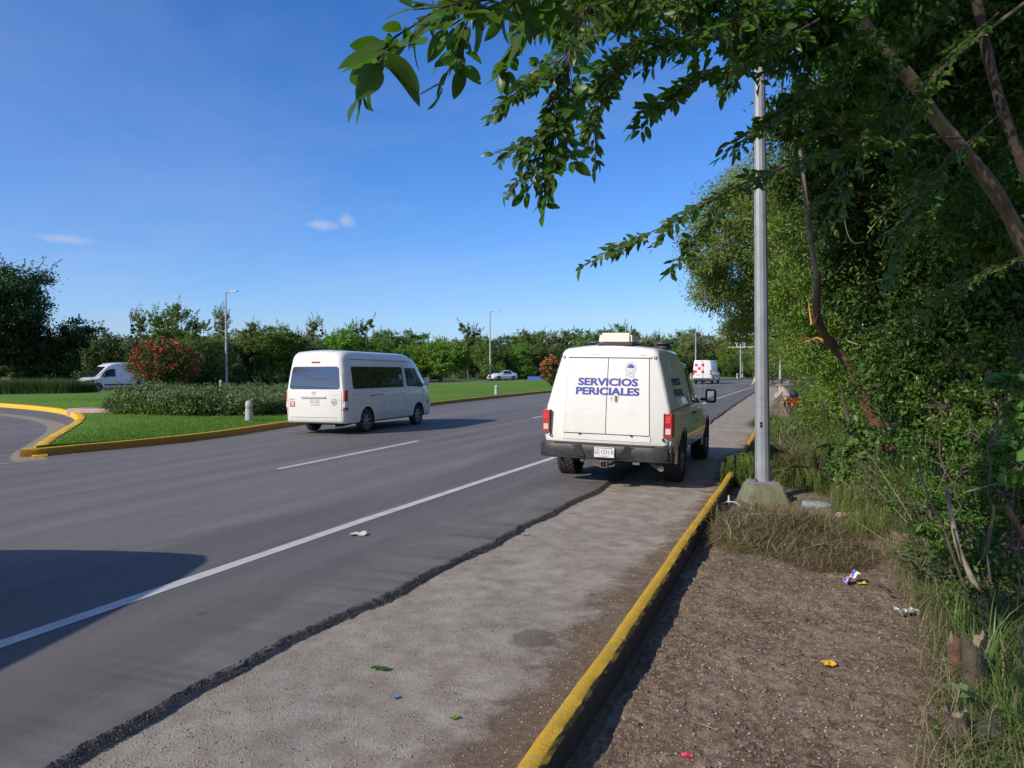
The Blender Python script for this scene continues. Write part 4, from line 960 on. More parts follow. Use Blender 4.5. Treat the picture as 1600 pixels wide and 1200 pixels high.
# ---- delivery van far along the road, seen from behind
def cargo_keys(W_, H, L):
    K = lambda w, zb, zs, wt, zt, rt=.12, crown=.03: dict(w=w, zb=zb, zs=zs, wt=wt, zt=zt, rb=.08, rt=rt, crown=crown, bow=.01)
    w = W_/2
    return [(0, K(w-.08, .42, 1.2, w-.20, H-.05)), (.03, K(w-.03, .38, 1.2, w-.15, H-.02)), (.15, K(w, .36, 1.2, w-.11, H)), (3.3, K(w, .34, 1.2, w-.11, H)), (3.9, K(w, .34, 1.2, w-.12, H-.06)), (4.3, K(w, .34, 1.2, w-.14, H-.35)), (4.6, K(w, .34, 1.2, w-.16, H-.75, .1)), (4.9, K(w-.02, .34, 1.1, w-.16, H-1.12, .1)), (5.2, K(w-.06, .34, .95, w-.18, H-1.25, .1)), (5.38, K(w-.15, .36, .8, w-.26, H-1.40, .08)), (5.42, K(w-.3, .42, .7, w-.4, H-1.55, .06))]
def build_cargo():
    t = thing('delivery_van', 'small distant white delivery van with red squares on its rear doors', 'van')
    W_, H, L = 2.0, 2.5, 5.4
    c = van_body(t, L, W_, H, cargo_keys(W_, H, L), M_VW2, [(1.05, .34), (4.5, .34)], .40, lambda z: .04*max(0, z-1.2))
    red = plain('red_square_print', (.62, .04, .05), .5)
    for x, z in ((-.62, 2.0), (.05, 2.0), (-.30, 1.64), (-.70, 1.30), (.05, 1.30)):
        c.patch('rear', rect(x-.15, z-.15, x+.17, z+.15, .01), .008, 'red_square', red)
    c.patch('rear', [seg((0, .62), (0, 2.36), .014), seg((-.86, .60), (.86, .60), .014)], .004, 'door_gap', M_JOINT, rim=False)
    c.patch('rear', rect(-.92, .40, .92, .62, .03), .05, 'rear_bumper', M_TRIM)
    c.patch('rear', rect(.30, .92, .74, 1.06, .01), .01, 'licence_plate', plain('plate_white', (.7, .7, .7), .5))
    c.patch('rear', [rect(-.7, .93, -.15, .99, .004)], .006, 'door_print', plain('grey_print', (.2, .2, .22), .6), rim=False)
    c.patch('rear', rect(.12, 1.12, .2, 1.3, .01), .03, 'door_handle', M_BLK)
    c.patch('rear', rect(-.1, 2.36, .1, 2.41, .008), .02, 'high_brake_light', M_RED)
    for sx in (-1, 1):
        c.patch('rear', rect(min(sx*.84, sx*.965), .95, max(sx*.84, sx*.965), 1.5, .02), .03, 'tail_light', M_RED)
        ob('door_mirror', MB().box((sx*1.15, 4.35, 1.4), (.2, .12, .38)).box((sx*1.04, 4.35, 1.3), (.14, .05, .06)).me(30, False), M_BLK, t)
        for y in (1.05, 4.5): wheel(t, sx*.87, y, .34, .34, .21, .21, sx, 6, n=20)
    for side in ('right', 'left'):
        c.patch(side, rpoly([(3.45, 1.35), (4.45, 1.33), (4.2, 1.95), (3.45, 2.0)], .05), .006, 'side_window', M_GLASS)
        c.patch(side, [seg((2.1, .5), (2.1, 2.3), .012), seg((3.3, .5), (3.3, 2.3), .012), seg((.3, .85), (4.9, .85), .05)], .004, 'panel_gap', M_JOINT, rim=False)
    c.patch('front', rpoly([(-.75, 1.4), (.75, 1.4), (.65, 2.1), (-.65, 2.1)], .06), .01, 'windscreen', M_GLASS)
    ob('underbody', MB().box((0, 2.8, .38), (1.2, 4.6, .14)).me(30, False), M_UND, t)
    axle_shaft(t, 1.05, .34, .75); return t
cv = build_cargo(); p_ = at(1097, 598, 78); cv.location = (p_[0], p_[1], float(gz(p_[0], p_[1]))+.02); cv.rotation_euler = (0, 0, R(-4))

# ---- white van on the opposite carriageway, nose towards the left
def front_keys(W_, H):
    K = lambda w, zb, zs, wt, zt, rt=.16, crown=.03: dict(w=w, zb=zb, zs=zs, wt=wt, zt=zt, rb=.08, rt=rt, crown=crown, bow=.015)
    w = W_/2
    return [(0, K(w-.1, .40, 1.1, w-.2, H-.1)), (.04, K(w-.04, .36, 1.1, w-.16, H-.05)), (.2, K(w, .32, 1.1, w-.13, H)), (2.4, K(w, .3, 1.1, w-.13, H)), (2.9, K(w, .3, 1.1, w-.14, H-.06)), (3.25, K(w, .3, 1.1, w-.16, H-.22)), (3.6, K(w, .3, 1.08, w-.17, H-.55)), (3.95, K(w, .3, 1.05, w-.17, H-.88, .12)), (4.2, K(w, .3, 1.0, w-.16, H-1.08, .1)), (4.6, K(w-.02, .3, .92, w-.18, H-1.20, .1)), (4.85, K(w-.08, .3, .8, w-.26, H-1.34, .1)), (4.97, K(w-.2, .34, .66, w-.38, H-1.55, .1)), (5.0, K(w-.35, .4, .55, w-.5, H-1.7, .06))]
def build_transit():
    t = thing('white_van', 'white high-roof van with black grille half hidden behind the red flowering bush', 'van')
    W_, H = 1.95, 2.25
    c = van_body(t, 5, W_, H, front_keys(W_, H), M_VW2, [(.95, .34), (4.1, .34)], .39, lambda z: .03)
    for side in ('right', 'left'):
        c.patch(side, rpoly([(2.75, 1.16), (3.86, 1.16), (3.42, 1.66), (2.95, 1.78), (2.75, 1.78)], .05), .006, 'side_window', M_GLASS)
        c.patch(side, rpoly([(1.1, 1.2), (2.6, 1.18), (2.6, 1.78), (1.1, 1.78)], .05), .006, 'side_window', M_GLASS) if side == 'right' else None
        c.patch(side, [seg((2.68, .45), (2.68, 1.9), .012), seg((3.9, .6), (3.9, 1.1), .012)], .004, 'panel_gap', M_JOINT, rim=False)
        c.patch(side, [rect(1.4, .50, 3.6, .60, .02)], .02, 'side_moulding', M_BLK)
    c.patch('front', rpoly([(-.76, 1.12), (.76, 1.12), (.66, 1.95), (-.66, 1.95)], .07), .008, 'windscreen', M_GLASS)
    c.patch('front', rpoly([(-.46, .58), (.46, .58), (.40, .86), (-.40, .86)], .06), .012, 'grille', M_BLK)
    c.patch('front', ell(0, .80, .10, .045), .03, 'badge', M_CHR)
    c.patch('front', rect(-.85, .34, .85, .50, .03), .03, 'front_bumper', M_TRIM)
    for sx in (-1, 1):
        c.patch('front', rpoly([(sx*.50, .70), (sx*.86, .72), (sx*.92, .96), (sx*.62, .86)][::sx], .03), .012, 'headlight', M_GLASS)
        c.patch('left' if sx < 0 else 'right', rpoly([(4.35, .80), (4.78, .74), (4.74, .86), (4.3, 1.0)], .03), .010, 'headlight_wrap', M_GLASS)
        ob('door_mirror', MB().box((sx*1.13, 3.62, 1.25), (.2, .12, .3)).box((sx*1.02, 3.6, 1.16), (.14, .05, .06)).me(30, False), M_BLK, t)
        for y in (.95, 4.1): wheel(t, sx*.87, y, .34, .34, .22, .215, sx, 6, n=24)
    ob('underbody', MB().box((0, 2.5, .34), (1.2, 4.2, .12)).me(30, False), M_UND, t); return t
tv = build_transit(); p_ = at(163, 610, 56.5); tv.rotation_euler = (0, 0, R(180-14)); tv.location = (p_[0]+.1, p_[1]+3.6, float(gz(p_[0], p_[1]))+.03)

# ---- white saloon further up the opposite carriageway
def build_sedan():
    t = thing('saloon_car', 'distant white saloon car by a lamp post beyond the lawn', 'car')
    K = lambda w, zb, zs, wt, zt, rt=.1: dict(w=w, zb=zb, zs=zs, wt=wt, zt=zt, rb=.08, rt=rt, crown=.03, bow=.02)
    w = .88
    keys = [(0, K(w-.2, .35, .6, w-.26, .92)), (.06, K(w-.08, .28, .62, w-.16, 1.0)), (.3, K(w-.02, .22, .65, w-.14, 1.04)), (.8, K(w, .2, .68, w-.14, 1.06)), (3.0, K(w, .2, .68, w-.12, .98)), (3.9, K(w-.02, .2, .65, w-.18, .90)), (4.3, K(w-.12, .24, .55, w-.3, .76)), (4.45, K(w-.3, .3, .45, w-.45, .62, .06))]
    c = Car(t); c.shell(*loft(interp_sections(keys, sorted(set([k[0] for k in keys]+[1.2, 1.6, 2, 2.4, 3.4])))))
    G = lambda w, wt, zt: dict(w=w, zb=.85, zs=.93, wt=wt, zt=zt, rb=.03, rt=.1, crown=.03, bow=.01)
    cab = [(.45, G(.66, .6, 1.02)), (.8, G(.74, .60, 1.26)), (1.2, G(.78, .60, 1.42)), (1.8, G(.80, .60, 1.47)), (2.3, G(.80, .6, 1.44)), (2.7, G(.79, .62, 1.28)), (3.1, G(.77, .66, 1.07)), (3.3, G(.74, .68, .98))]
    c.shell(*loft(interp_sections(cab, [k[0] for k in cab]))); c.body('body', M_VW2, M_UND, [(.85, .32), (3.5, .32)], .36, .55)
    for side in ('right', 'left'):
        c.patch(side, rpoly([(.95, .98), (1.75, .97), (1.75, 1.36), (1.3, 1.34)], .04), .006, 'rear_side_window', M_GLASS)
        c.patch(side, rpoly([(1.80, .97), (2.95, .96), (2.55, 1.28), (1.80, 1.36)], .04), .006, 'front_side_window', M_GLASS)
    c.patch('front', rpoly([(-.66, 1.02), (.66, 1.02), (.54, 1.38), (-.54, 1.38)], .06), .01, 'windscreen', M_GLASS)
    c.patch('front', rpoly([(-.4, .42), (.4, .42), (.45, .62), (-.45, .62)], .04), .012, 'grille', M_BLK)
    for sx in (-1, 1):
        c.patch('front', rpoly([(sx*.48, .58), (sx*.74, .60), (sx*.76, .72), (sx*.52, .68)][::sx], .02), .012, 'headlight', M_WLENS)
        ob('door_mirror', MB().box((sx*.93, 2.75, 1.03), (.18, .09, .12)).me(30, False), M_VW2, t)
        for y in (.85, 3.5): wheel(t, sx*.79, y, .32, .32, .2, .21, sx, 5, n=20)
    return t
sv = build_sedan(); p_ = at(789, 594, 104); sv.rotation_euler = (0, 0, R(180-28)); sv.location = (p_[0]+.9, p_[1]+1.2, float(gz(p_[0], p_[1]))+.03)

# ---- the vehicle whose shadow reaches into the picture from the left
def build_near():
    t = thing('grey_estate_van', 'vehicle just outside the frame whose rounded shadow lies on the left lane', 'van')
    W_, H = 1.98, 2.06
    c = van_body(t, 5.39, W_, H, mini_van_keys(W_, H), plain('grey_metallic', (.25, .26, .28), .35, .5, coat=.6), [(1.1, .34), (4.2, .34)], .39, lambda z: .03)
    for side in ('right', 'left'): c.patch(side, rpoly([(.6, 1.1), (3.86, 1.05), (3.42, 1.46), (2.95, 1.55), (.6, 1.55)], .05), .006, 'side_window', M_GLASS, res=.3)
    c.patch('front', rpoly([(-.76, 1.0), (.76, 1.0), (.66, 1.7), (-.66, 1.7)], .07), .008, 'windscreen', M_GLASS)
    for sx in (-1, 1):
        for y in (.95, 4.1): wheel(t, sx*.87, y, .34, .34, .22, .215, sx, 6, n=24)
    return t
nv = build_near(); nv.location = (-6.38, -1.58, 0.002); nv.rotation_euler = (0, 0, R(15))
# ------------------------------------------------------------------ vegetation
def leaf_quads(cen, axis, nrm, L, Wd, fold=.25):
    "two-triangle folded leaves; arrays of centres, long axes and normals"
    n = len(cen); a = axis/np.maximum(1e-9, np.linalg.norm(axis, axis=1))[:, None]
    b = np.cross(nrm, a); b /= np.maximum(1e-9, np.linalg.norm(b, axis=1))[:, None]; c = np.cross(a, b)
    L = np.asarray(L)[:, None] if np.ndim(L) else L; Wd = np.asarray(Wd)[:, None] if np.ndim(Wd) else Wd
    v = np.stack([cen-a*L*.5, cen-b*Wd*.5+c*Wd*fold-a*L*.05, cen+a*L*.5-c*L*.08, cen+b*Wd*.5+c*Wd*fold-a*L*.05], 1).reshape(-1, 3)
    i = np.arange(n)*4
    f = np.concatenate([np.stack([i, i+2, i+1], 1), np.stack([i, i+3, i+2], 1)])
    return v, f
def join(parts):
    V = []; F = []; o = 0
    for v, f in parts: V.append(v); F.append(f+o); o += len(v)
    return mesh(np.concatenate(V), np.concatenate(F))
def rdir(rs, n):
    d = rs.normal(size=(n, 3)); return d/np.linalg.norm(d, axis=1)[:, None]
def clump_crown(rs, lobes, nclump, per, L, Wd, spread=.16, droop=.2, up=.8, shell=.55, upright=0.0):
    "leaf clusters through the outer part of several lobes; gaps between clusters stay open"
    lob = np.array([l[:6] for l in lobes], float); wgt = (lob[:, 3]*lob[:, 4]*lob[:, 5])**.67; wgt /= wgt.sum()
    li = rs.choice(len(lob), nclump, p=wgt); d = rdir(rs, nclump); d[:, 2] = d[:, 2]*.9+.1
    r_ = shell+(1.03-shell)*rs.uniform(0, 1, nclump)**.55
    cc = lob[li, :3]+d*lob[li, 3:6]*r_[:, None]
    size = lob[li, 3:6].mean(1)*spread*rs.uniform(.55, 1.5, nclump)
    k = rs.randint(int(per*.5), int(per*1.5)+1, nclump); idx = np.repeat(np.arange(nclump), k); n = len(idx)
    off = rs.normal(size=(n, 3))*size[idx][:, None]*np.array([1, 1, .75])
    cen = cc[idx]+off
    out = d[idx]*.7+rdir(rs, n)*.8; out[:, 2] -= droop; out[:, 2] += upright
    nr = rdir(rs, n)*.75+d[idx]*.5+np.array([0, 0, up])
    s = rs.uniform(.65, 1.25, n)
    return leaf_quads(cen, out, nr, L*s, Wd*s), cc
def limb(mb, p0, p1, r0, r1, rs, bend=.12, n=6, sides=7):
    p0, p1 = np.array(p0, float), np.array(p1, float); ln = np.linalg.norm(p1-p0); pts = []; rr = []
    w = rs.normal(size=(n+1, 3))*ln*bend*.35; w[0] = 0
    for i in range(n+1):
        t = i/n; pts.append(p0*(1-t)+p1*t+w[i]*math.sin(math.pi*t)+np.array([0, 0, ln*bend*.5*math.sin(math.pi*t)])); rr.append(r0*(1-t)+r1*t)
    mb.tube(pts, rr, sides); return pts
BARK = plain('bark', (.13, .10, .075), .92, sc=14, c2=(.055, .042, .032), bmp=.7)
BARKP = plain('pale_bark', (.30, .25, .17), .9, sc=7, c2=(.11, .085, .055), bmp=.5)
BARKR = plain('reddish_bark', (.20, .095, .055), .88, sc=9, c2=(.10, .055, .038), bmp=.6)
LM = {'mid': leafmat('leaf_mid', (.105, .175, .040), (.19, .275, .070), tr=.34),
      'bright': leafmat('leaf_bright', (.120, .225, .028), (.205, .325, .055), tr=.36),
      'dark': leafmat('leaf_dark', (.055, .098, .026), (.10, .16, .045), tr=.26),
      'olive': leafmat('leaf_olive', (.145, .180, .060), (.215, .245, .095), (.24, .21, .10), tr=.25),
      'deep': leafmat('leaf_deep', (.026, .055, .014), (.055, .10, .024), tr=.2),
      'gloss': leafmat('leaf_glossy', (.026, .062, .012), (.085, .165, .028), (.15, .20, .04), tr=.32, rough=.42)}
def make_tree(name, mat, seed, H, spread, kind='round', n=1, L=.24, trunk=True, bark=None):
    "returns (trunk mesh, crown mesh); unit tree of height about H, origin at the base"
    rs = np.random.RandomState(seed); mb = MB(); lobes = []; tips = []
    if kind == 'round':
        base = H*.10; nl = 9
        for k in range(nl):
            a = 2.4*k+rs.uniform(-.4, .4); rr = spread*rs.uniform(.25, .62); z = H*rs.uniform(.30, .80)
            s = spread*rs.uniform(.32, .55)*(1.15-z/H*.5); lobes.append((rr*math.cos(a), rr*math.sin(a), z, s, s, s*rs.uniform(.7, .95)))
        lobes.append((0, 0, H*.80, spread*.42, spread*.42, H*.18)); lobes.append((0, 0, H*.42, spread*.62, spread*.62, H*.30))
        for k in range(4): a = rs.uniform(0, 6.28); lobes.append((spread*.6*math.cos(a), spread*.6*math.sin(a), H*.20, spread*.42, spread*.42, H*.17))
    elif kind == 'wispy':
        for k in range(7):
            a = 2.4*k; rr = spread*rs.uniform(.15, .5); z = H*rs.uniform(.25, .6); s = spread*rs.uniform(.28, .42); lobes.append((rr*math.cos(a), rr*math.sin(a), z, s, s, s*1.1))
        for k in range(6):
            a = rs.uniform(0, 6.28); rr = spread*rs.uniform(.05, .5); z = H*rs.uniform(.72, .99); lobes.append((rr*math.cos(a), rr*math.sin(a), z-.04*H, spread*.13, spread*.13, H*.085)); tips.append(lobes[-1])
    elif kind == 'layered':
        for k in range(16):
            a = 2.4*k; z = H*(.28+.66*k/16); rr = spread*rs.uniform(.15, .75)*(1.1-.55*z/H); s = spread*rs.uniform(.28, .42); lobes.append((rr*math.cos(a), rr*math.sin(a), z, s*1.15, s*1.15, s*.48))
    elif kind == 'plume':
        for k in range(14):
            a = 2.4*k; rr = spread*.62*math.sqrt((k+.5)/14); z = H*(.78-.42*(rr/spread)**1.3)*rs.uniform(.85, 1.05); s = spread*rs.uniform(.20, .30); lobes.append((rr*math.cos(a), rr*math.sin(a), z*.62, s, s, z*.36))
    top = 0.55*H
    t = limb(mb, (0, 0, -.3), (spread*.05, 0, top), H*.022+.03, H*.012, rs, .05)
    for l in lobes[:10]:
        st = t[rs.randint(2, len(t))]; limb(mb, st, (l[0], l[1], l[2]+l[5]*.2), H*.009, H*.003, rs, .18, 5, 5)
    ncl = int(170*n); (q, cc) = clump_crown(rs, lobes, ncl, 52, L, L*.5, .15 if kind != 'layered' else .18, droop=.15, up=.9, upright=.5 if kind == 'plume' else 0)
    parts = [q]
    # loose sprays breaking the outline
    m = int(46*n); li = rs.randint(0, len(lobes), m); lob = np.array(lobes); d = rdir(rs, m); d[:, 2] = np.abs(d[:, 2])*.9+.05
    p0 = lob[li, :3]+d*lob[li, 3:6]*.95; k = 22; tt = np.tile(np.linspace(0, 1, k), m); idx = np.repeat(np.arange(m), k)
    dd = d*.7+np.array([0, 0, .55]); ln = rs.uniform(.05, .15, m)*H
    cen = p0[idx]+dd[idx]*(tt*ln[idx])[:, None]+rs.normal(size=(m*k, 3))*.04*ln[idx][:, None]*3*(1-tt*.6)[:, None]
    parts.append(leaf_quads(cen, dd[idx]+rdir(rs, m*k)*.9, rdir(rs, m*k)+np.array([0, 0, .6]), L*.8, L*.38))
    sk = MB()
    for j in range(0, m, 3): mb.tube([p0[j]-dd[j]*ln[j]*.6, p0[j]+dd[j]*ln[j]*.9], [H*.0022, H*.001], 3, False)
    return mb.me(60), join(parts)
PROTO = {}
def proto(key, mat, seed, H, spread, kind, n=1.0, L=.24, bark=BARK):
    tm, cm = make_tree(key, mat, seed, H, spread, kind, n, L); PROTO[key] = (tm, cm, LM[mat], bark, H)
proto('round_a', 'mid', 1, 6, 2.9, 'round', 2.0, .22); proto('round_b', 'mid', 2, 6, 2.7, 'round', 2.0, .22); proto('dark_a', 'dark', 3, 6, 3.0, 'round', 2.0, .24)
proto('wispy_a', 'mid', 4, 6.5, 2.2, 'wispy', 1.5, .20); proto('wispy_b', 'olive', 5, 6.5, 2.4, 'wispy', 1.5, .20); proto('olive_a', 'olive', 6, 6, 2.8, 'round', 2.0, .22)
proto('plume_a', 'bright', 7, 6, 3.4, 'plume', 2.6, .24); proto('bright_a', 'bright', 8, 6, 2.8, 'round', 2.0, .22); proto('layer_a', 'deep', 9, 9.5, 4.2, 'layered', 4.0, .22)
def tree(key, x, y, s, rz, label, name='tree', group=None, sz=1.0, cat='tree'):
    tm, cm, lm, bk, H = PROTO[key]
    t = thing(name, label, cat, (x, y, float(gz(x, y))-.02), rz, group); t.scale = (s, s, s*sz)
    a = ob('trunk', tm, bk, t); b = ob('crown', cm, lm, t); return t
def tree_px(key, px, topy, depth, label, s_w=1.0, **kw):
    "stand a tree at a bearing and distance; its height reaches the photographed skyline"
    p = at(px, 600, depth); z0 = float(gz(p[0], p[1])); top = at(px, topy, depth)[2]; H = PROTO[key][4]; s = (top-z0)/H
    s_w_ = kw.pop('sw', 1.0)
    t = tree(key, p[0], p[1], s*s_w_, rnd.uniform(0, 6.28), label, sz=1/s_w_, **kw); return t
G1 = 'trees of the wood beyond the opposite carriageway'
tree_px('layer_a', -8, 416, 66, 'tall dark tree with layered branches at the left edge, highest of the far trees', sw=1.25)
tree_px('dark_a', 60, 505, 68, 'dark low tree filling the gap beside the tallest tree on the left', sw=1.1)
tree_px('dark_a', 120, 498, 70, 'dark rounded tree directly behind the white van with the black grille', sw=1.15)
tree_px('dark_a', 168, 520, 62, 'lower dark tree just left of the red flowering bush')
tree_px('wispy_b', 222, 486, 70, 'thin pale-leaved tree rising behind the left side of the red flowering bush', sw=.95)
tree_px('round_a', 285, 484, 68, 'broad green tree with uneven top behind the red flowering bush', sw=1.05)
tree_px('wispy_a', 262, 476, 74, 'slim upright sprig-topped tree behind the red flowering bush')
tree_px('wispy_b', 352, 482, 80, 'thin grey-green tree whose open top stands behind the left lamp post')
tree_px('round_b', 335, 522, 72, 'low green tree at the foot of the left lamp post')
tree_px('wispy_a', 398, 503, 80, 'slim dark tree just right of the left lamp post')
tree_px('bright_a', 432, 508, 84, 'yellow-green tree left of the passenger van roof', sw=1.1)
tree_px('wispy_b', 488, 497, 92, 'bare-topped olive tree above the passenger van rear roof')
tree_px('olive_a', 468, 518, 86, 'bushy olive tree behind the rear of the passenger van')
tree_px('bright_a', 540, 512, 88, 'light green rounded tree above the middle of the passenger van')
tree_px('wispy_a', 566, 499, 96, 'dark tuft-topped tree above the front of the passenger van')
tree_px('round_a', 597, 516, 90, 'mid-green tree right of the passenger van windscreen')
tree_px('plume_a', 688, 507, 92, 'large bright green plume-like tree clump, widest in the far tree line', sw=1.3)
tree_px('plume_a', 640, 516, 95, 'smaller bright plume-like clump between passenger van and the largest clump', sw=1.1)
tree_px('wispy_a', 733, 505, 116, 'dark tuft standing just above the largest bright clump')
tree_px('round_b', 765, 524, 112, 'dark rounded tree behind the lamp post by the distant saloon')
tree_px('dark_a', 782, 540, 116, 'dark shaded tree directly behind the distant saloon car')
tree_px('bright_a', 812, 536, 115, 'light green tree right of the distant saloon car')
tree_px('wispy_a', 822, 520, 124, 'small two-tufted tree on the skyline, left tuft')
tree_px('wispy_a', 845, 517, 116, 'small tufted tree on the skyline nearest the pickup canopy')
tree_px('round_a', 850, 545, 118, 'green tree between the blue box and the pickup canopy')
tree_px('dark_a', 880, 540, 124, 'dark tree peeking out left of the pickup canopy')
tree_px('round_b', 925, 515, 124, 'rounded green tree above the left of the pickup canopy')
tree_px('round_a', 968, 507, 122, 'taller rounded tree above the rooftop air conditioner')
tree_px('olive_a', 1005, 524, 116, 'olive tree above the right vent of the pickup canopy')
tree_px('bright_a', 1045, 528, 118, 'pale green tree between pickup canopy and delivery van')
tree_px('wispy_b', 1030, 520, 128, 'wispy pale tree on the skyline right of the pickup canopy')
tree_px('olive_a', 1075, 522, 124, 'hazy olive tree over the delivery van roof')
tree_px('wispy_b', 1092, 516, 130, 'sprig-topped tree behind the far lamp post over the delivery van')
tree_px('round_a', 1108, 545, 124, 'dark green tree right beside the delivery van', sw=1.1)
tree_px('olive_a', 1120, 524, 126, 'olive tree right of the delivery van roof')
tree_px('bright_a', 1142, 530, 122, 'yellowish tree behind the white sign gantry')
tree_px('dark_a', 1150, 556, 120, 'dark tree under the white sign gantry', sw=1.2)
tree_px('round_b', 1178, 530, 116, 'green tree behind the near lamp post at the road bend')
tree_px('round_a', 1205, 520, 104, 'green tree at the far bend right of the near lamp post')
# a deeper second row closes the gaps; nothing in the picture tells these apart
for k, px in enumerate(range(-60, 1260, 42)):
    d = 100+rnd.uniform(-4, 10) if px < 600 else 140+rnd.uniform(-5, 10)
    key = ('dark_a', 'round_b', 'olive_a', 'round_a')[k % 4]
    tree_px(key, px+rnd.uniform(-12, 12), 521+rnd.uniform(-6, 6) if px > 60 else 515, d, 'indistinct green tree in the back row of the far wood', group=G1, sw=1.5)
# scrub below the trees
def make_bush(seed, mat, H, Rr, n, L, Wf=.5, spread=.2, droop=.1, upright=.2):
    rs = np.random.RandomState(seed); lobes = [(rs.uniform(-.4, .4)*Rr, rs.uniform(-.4, .4)*Rr, H*rs.uniform(.3, .7), Rr*rs.uniform(.35, .6), Rr*rs.uniform(.35, .6), H*rs.uniform(.25, .38)) for _ in range(7)]
    (q, cc) = clump_crown(rs, lobes, n, 40, L, L*Wf, spread, droop, .9, .25, upright)
    mb = MB()
    for j in range(0, len(cc), max(1, len(cc)//14)): limb(mb, (rs.uniform(-.1, .1)*Rr, rs.uniform(-.1, .1)*Rr, -.15), cc[j], .012+.006*H, .004, rs, .12, 4, 5)
    v, f = q; v[:, 2] = np.maximum(v[:, 2], .02)
    return mb.me(60), join([(v, f)])
SC = make_bush(21, 'mid', 1.6, 2.6, 130, .20); SC2 = make_bush(22, 'dark', 1.5, 2.8, 130, .20)
for k in range(34):
    px = -40+k*38; q = at(px+rnd.uniform(-10, 10), 600, (56+px*.05 if px < 600 else 112+(px-600)*.02)+rnd.uniform(0, 6))
    if px < 190: continue
    m_ = (SC, SC2)[k % 2]; lab = 'low green thicket along the foot of the far wood'
    t = thing('thicket', lab, 'bush', (q[0], q[1], float(gz(q[0], q[1]))), rnd.uniform(0, 6), 'thickets at the foot of the far wood'); t.scale = (1.2, 1.2, rnd.uniform(.7, 1.3))
    ob('stems', m_[0], BARK, t); ob('foliage', m_[1], LM['mid' if k % 2 == 0 else 'dark'], t)

# ---- grass: long blades as ribbons
def blades(rs, base, n, hmin, hmax, w, lean=.5, curl=.5, segs=3):
    "base: (n,3) roots. curved tapered blades"
    a = rs.uniform(0, 6.28, n); d = np.stack([np.cos(a), np.sin(a), np.zeros(n)], 1); h = rs.uniform(hmin, hmax, n); l = rs.uniform(.1, 1, n)*lean
    sd_ = np.stack([-d[:, 1], d[:, 0], np.zeros(n)], 1); V = []; ww = w*rs.uniform(.6, 1.3, n)
    for k in range(segs+1):
        t = k/segs; c = base+d*(h*l*(t**1.6)*(1+curl*t))[:, None]; c[:, 2] += h*(t-curl*l*t*t*.55); wd = ww*(1-t**1.5)*.5+.0004
        V += [c-sd_*wd[:, None], c+sd_*wd[:, None]]
    V = np.stack(V, 1); m = 2*(segs+1); i = np.arange(n)[:, None]*m; F = np.concatenate([np.concatenate([i+2*k, i+2*k+1, i+2*k+3, i+2*k+2], 1) for k in range(segs)])
    return V.reshape(-1, 3), F
GR = leafmat('grass_blade', (.060, .125, .016), (.115, .185, .035), (.24, .21, .10), tr=.3, rough=.5)
GRY = leafmat('dry_grass', (.20, .165, .085), (.32, .27, .15), (.10, .12, .03), tr=.15, rough=.7)
GRH = leafmat('cut_grass', (.085, .115, .035), (.20, .175, .09), (.33, .28, .17), tr=.15, rough=.7)
LAWNB = leafmat('lawn_blade', (.085, .225, .018), (.14, .30, .030), tr=.25, rough=.6)
rs_ = np.random.RandomState(40)
yy = 10.6+16*rs_.uniform(0, 1, 60000)**1.4; lxx = np.interp(yy, oy, leftx); rxx = np.interp(yy, oy, lk_x); u = rs_.uniform(0, 1, 60000); u = 1-(1-u)*rs_.uniform(.15, 1, 60000)
xx = lxx+.25+(rxx-lxx-.45)*u; ok_ = (xx > -34) & (xx < rxx-.12); xx, yy = xx[ok_], yy[ok_]
zz = np.array([LZ(a, b) for a, b in zip(xx[::1], yy[::1])])
v, f = blades(rs_, np.stack([xx, yy, zz-.005], 1), len(xx), .02, .06, .012, .6, .4, 2); struct('lawn_blades', mesh(v, f), LAWNB)['kind'] = 'stuff'
# tall ornamental grass at the left edge
rs_ = np.random.RandomState(41); A = np.array(at(-40, 612, 47)); B = np.array(at(106, 610, 48)); n = 9000; t_ = rs_.uniform(0, 1, n)
bs = A+(B-A)*t_[:, None]; bs[:, 1] += rs_.uniform(-.2, 2.2, n); bs[:, 2] = gz(bs[:, 0], bs[:, 1])+.1
v, f = blades(rs_, bs, n, .7, 1.25, .035, .5, .5, 3); th_ = thing('grass_hedge', 'band of tall grey-green ornamental grass below the dark trees at the left edge', 'grass', me=mesh(v, f), mat=leafmat('tall_grass_blade', (.05, .095, .03), (.10, .15, .06), tr=.25)); 

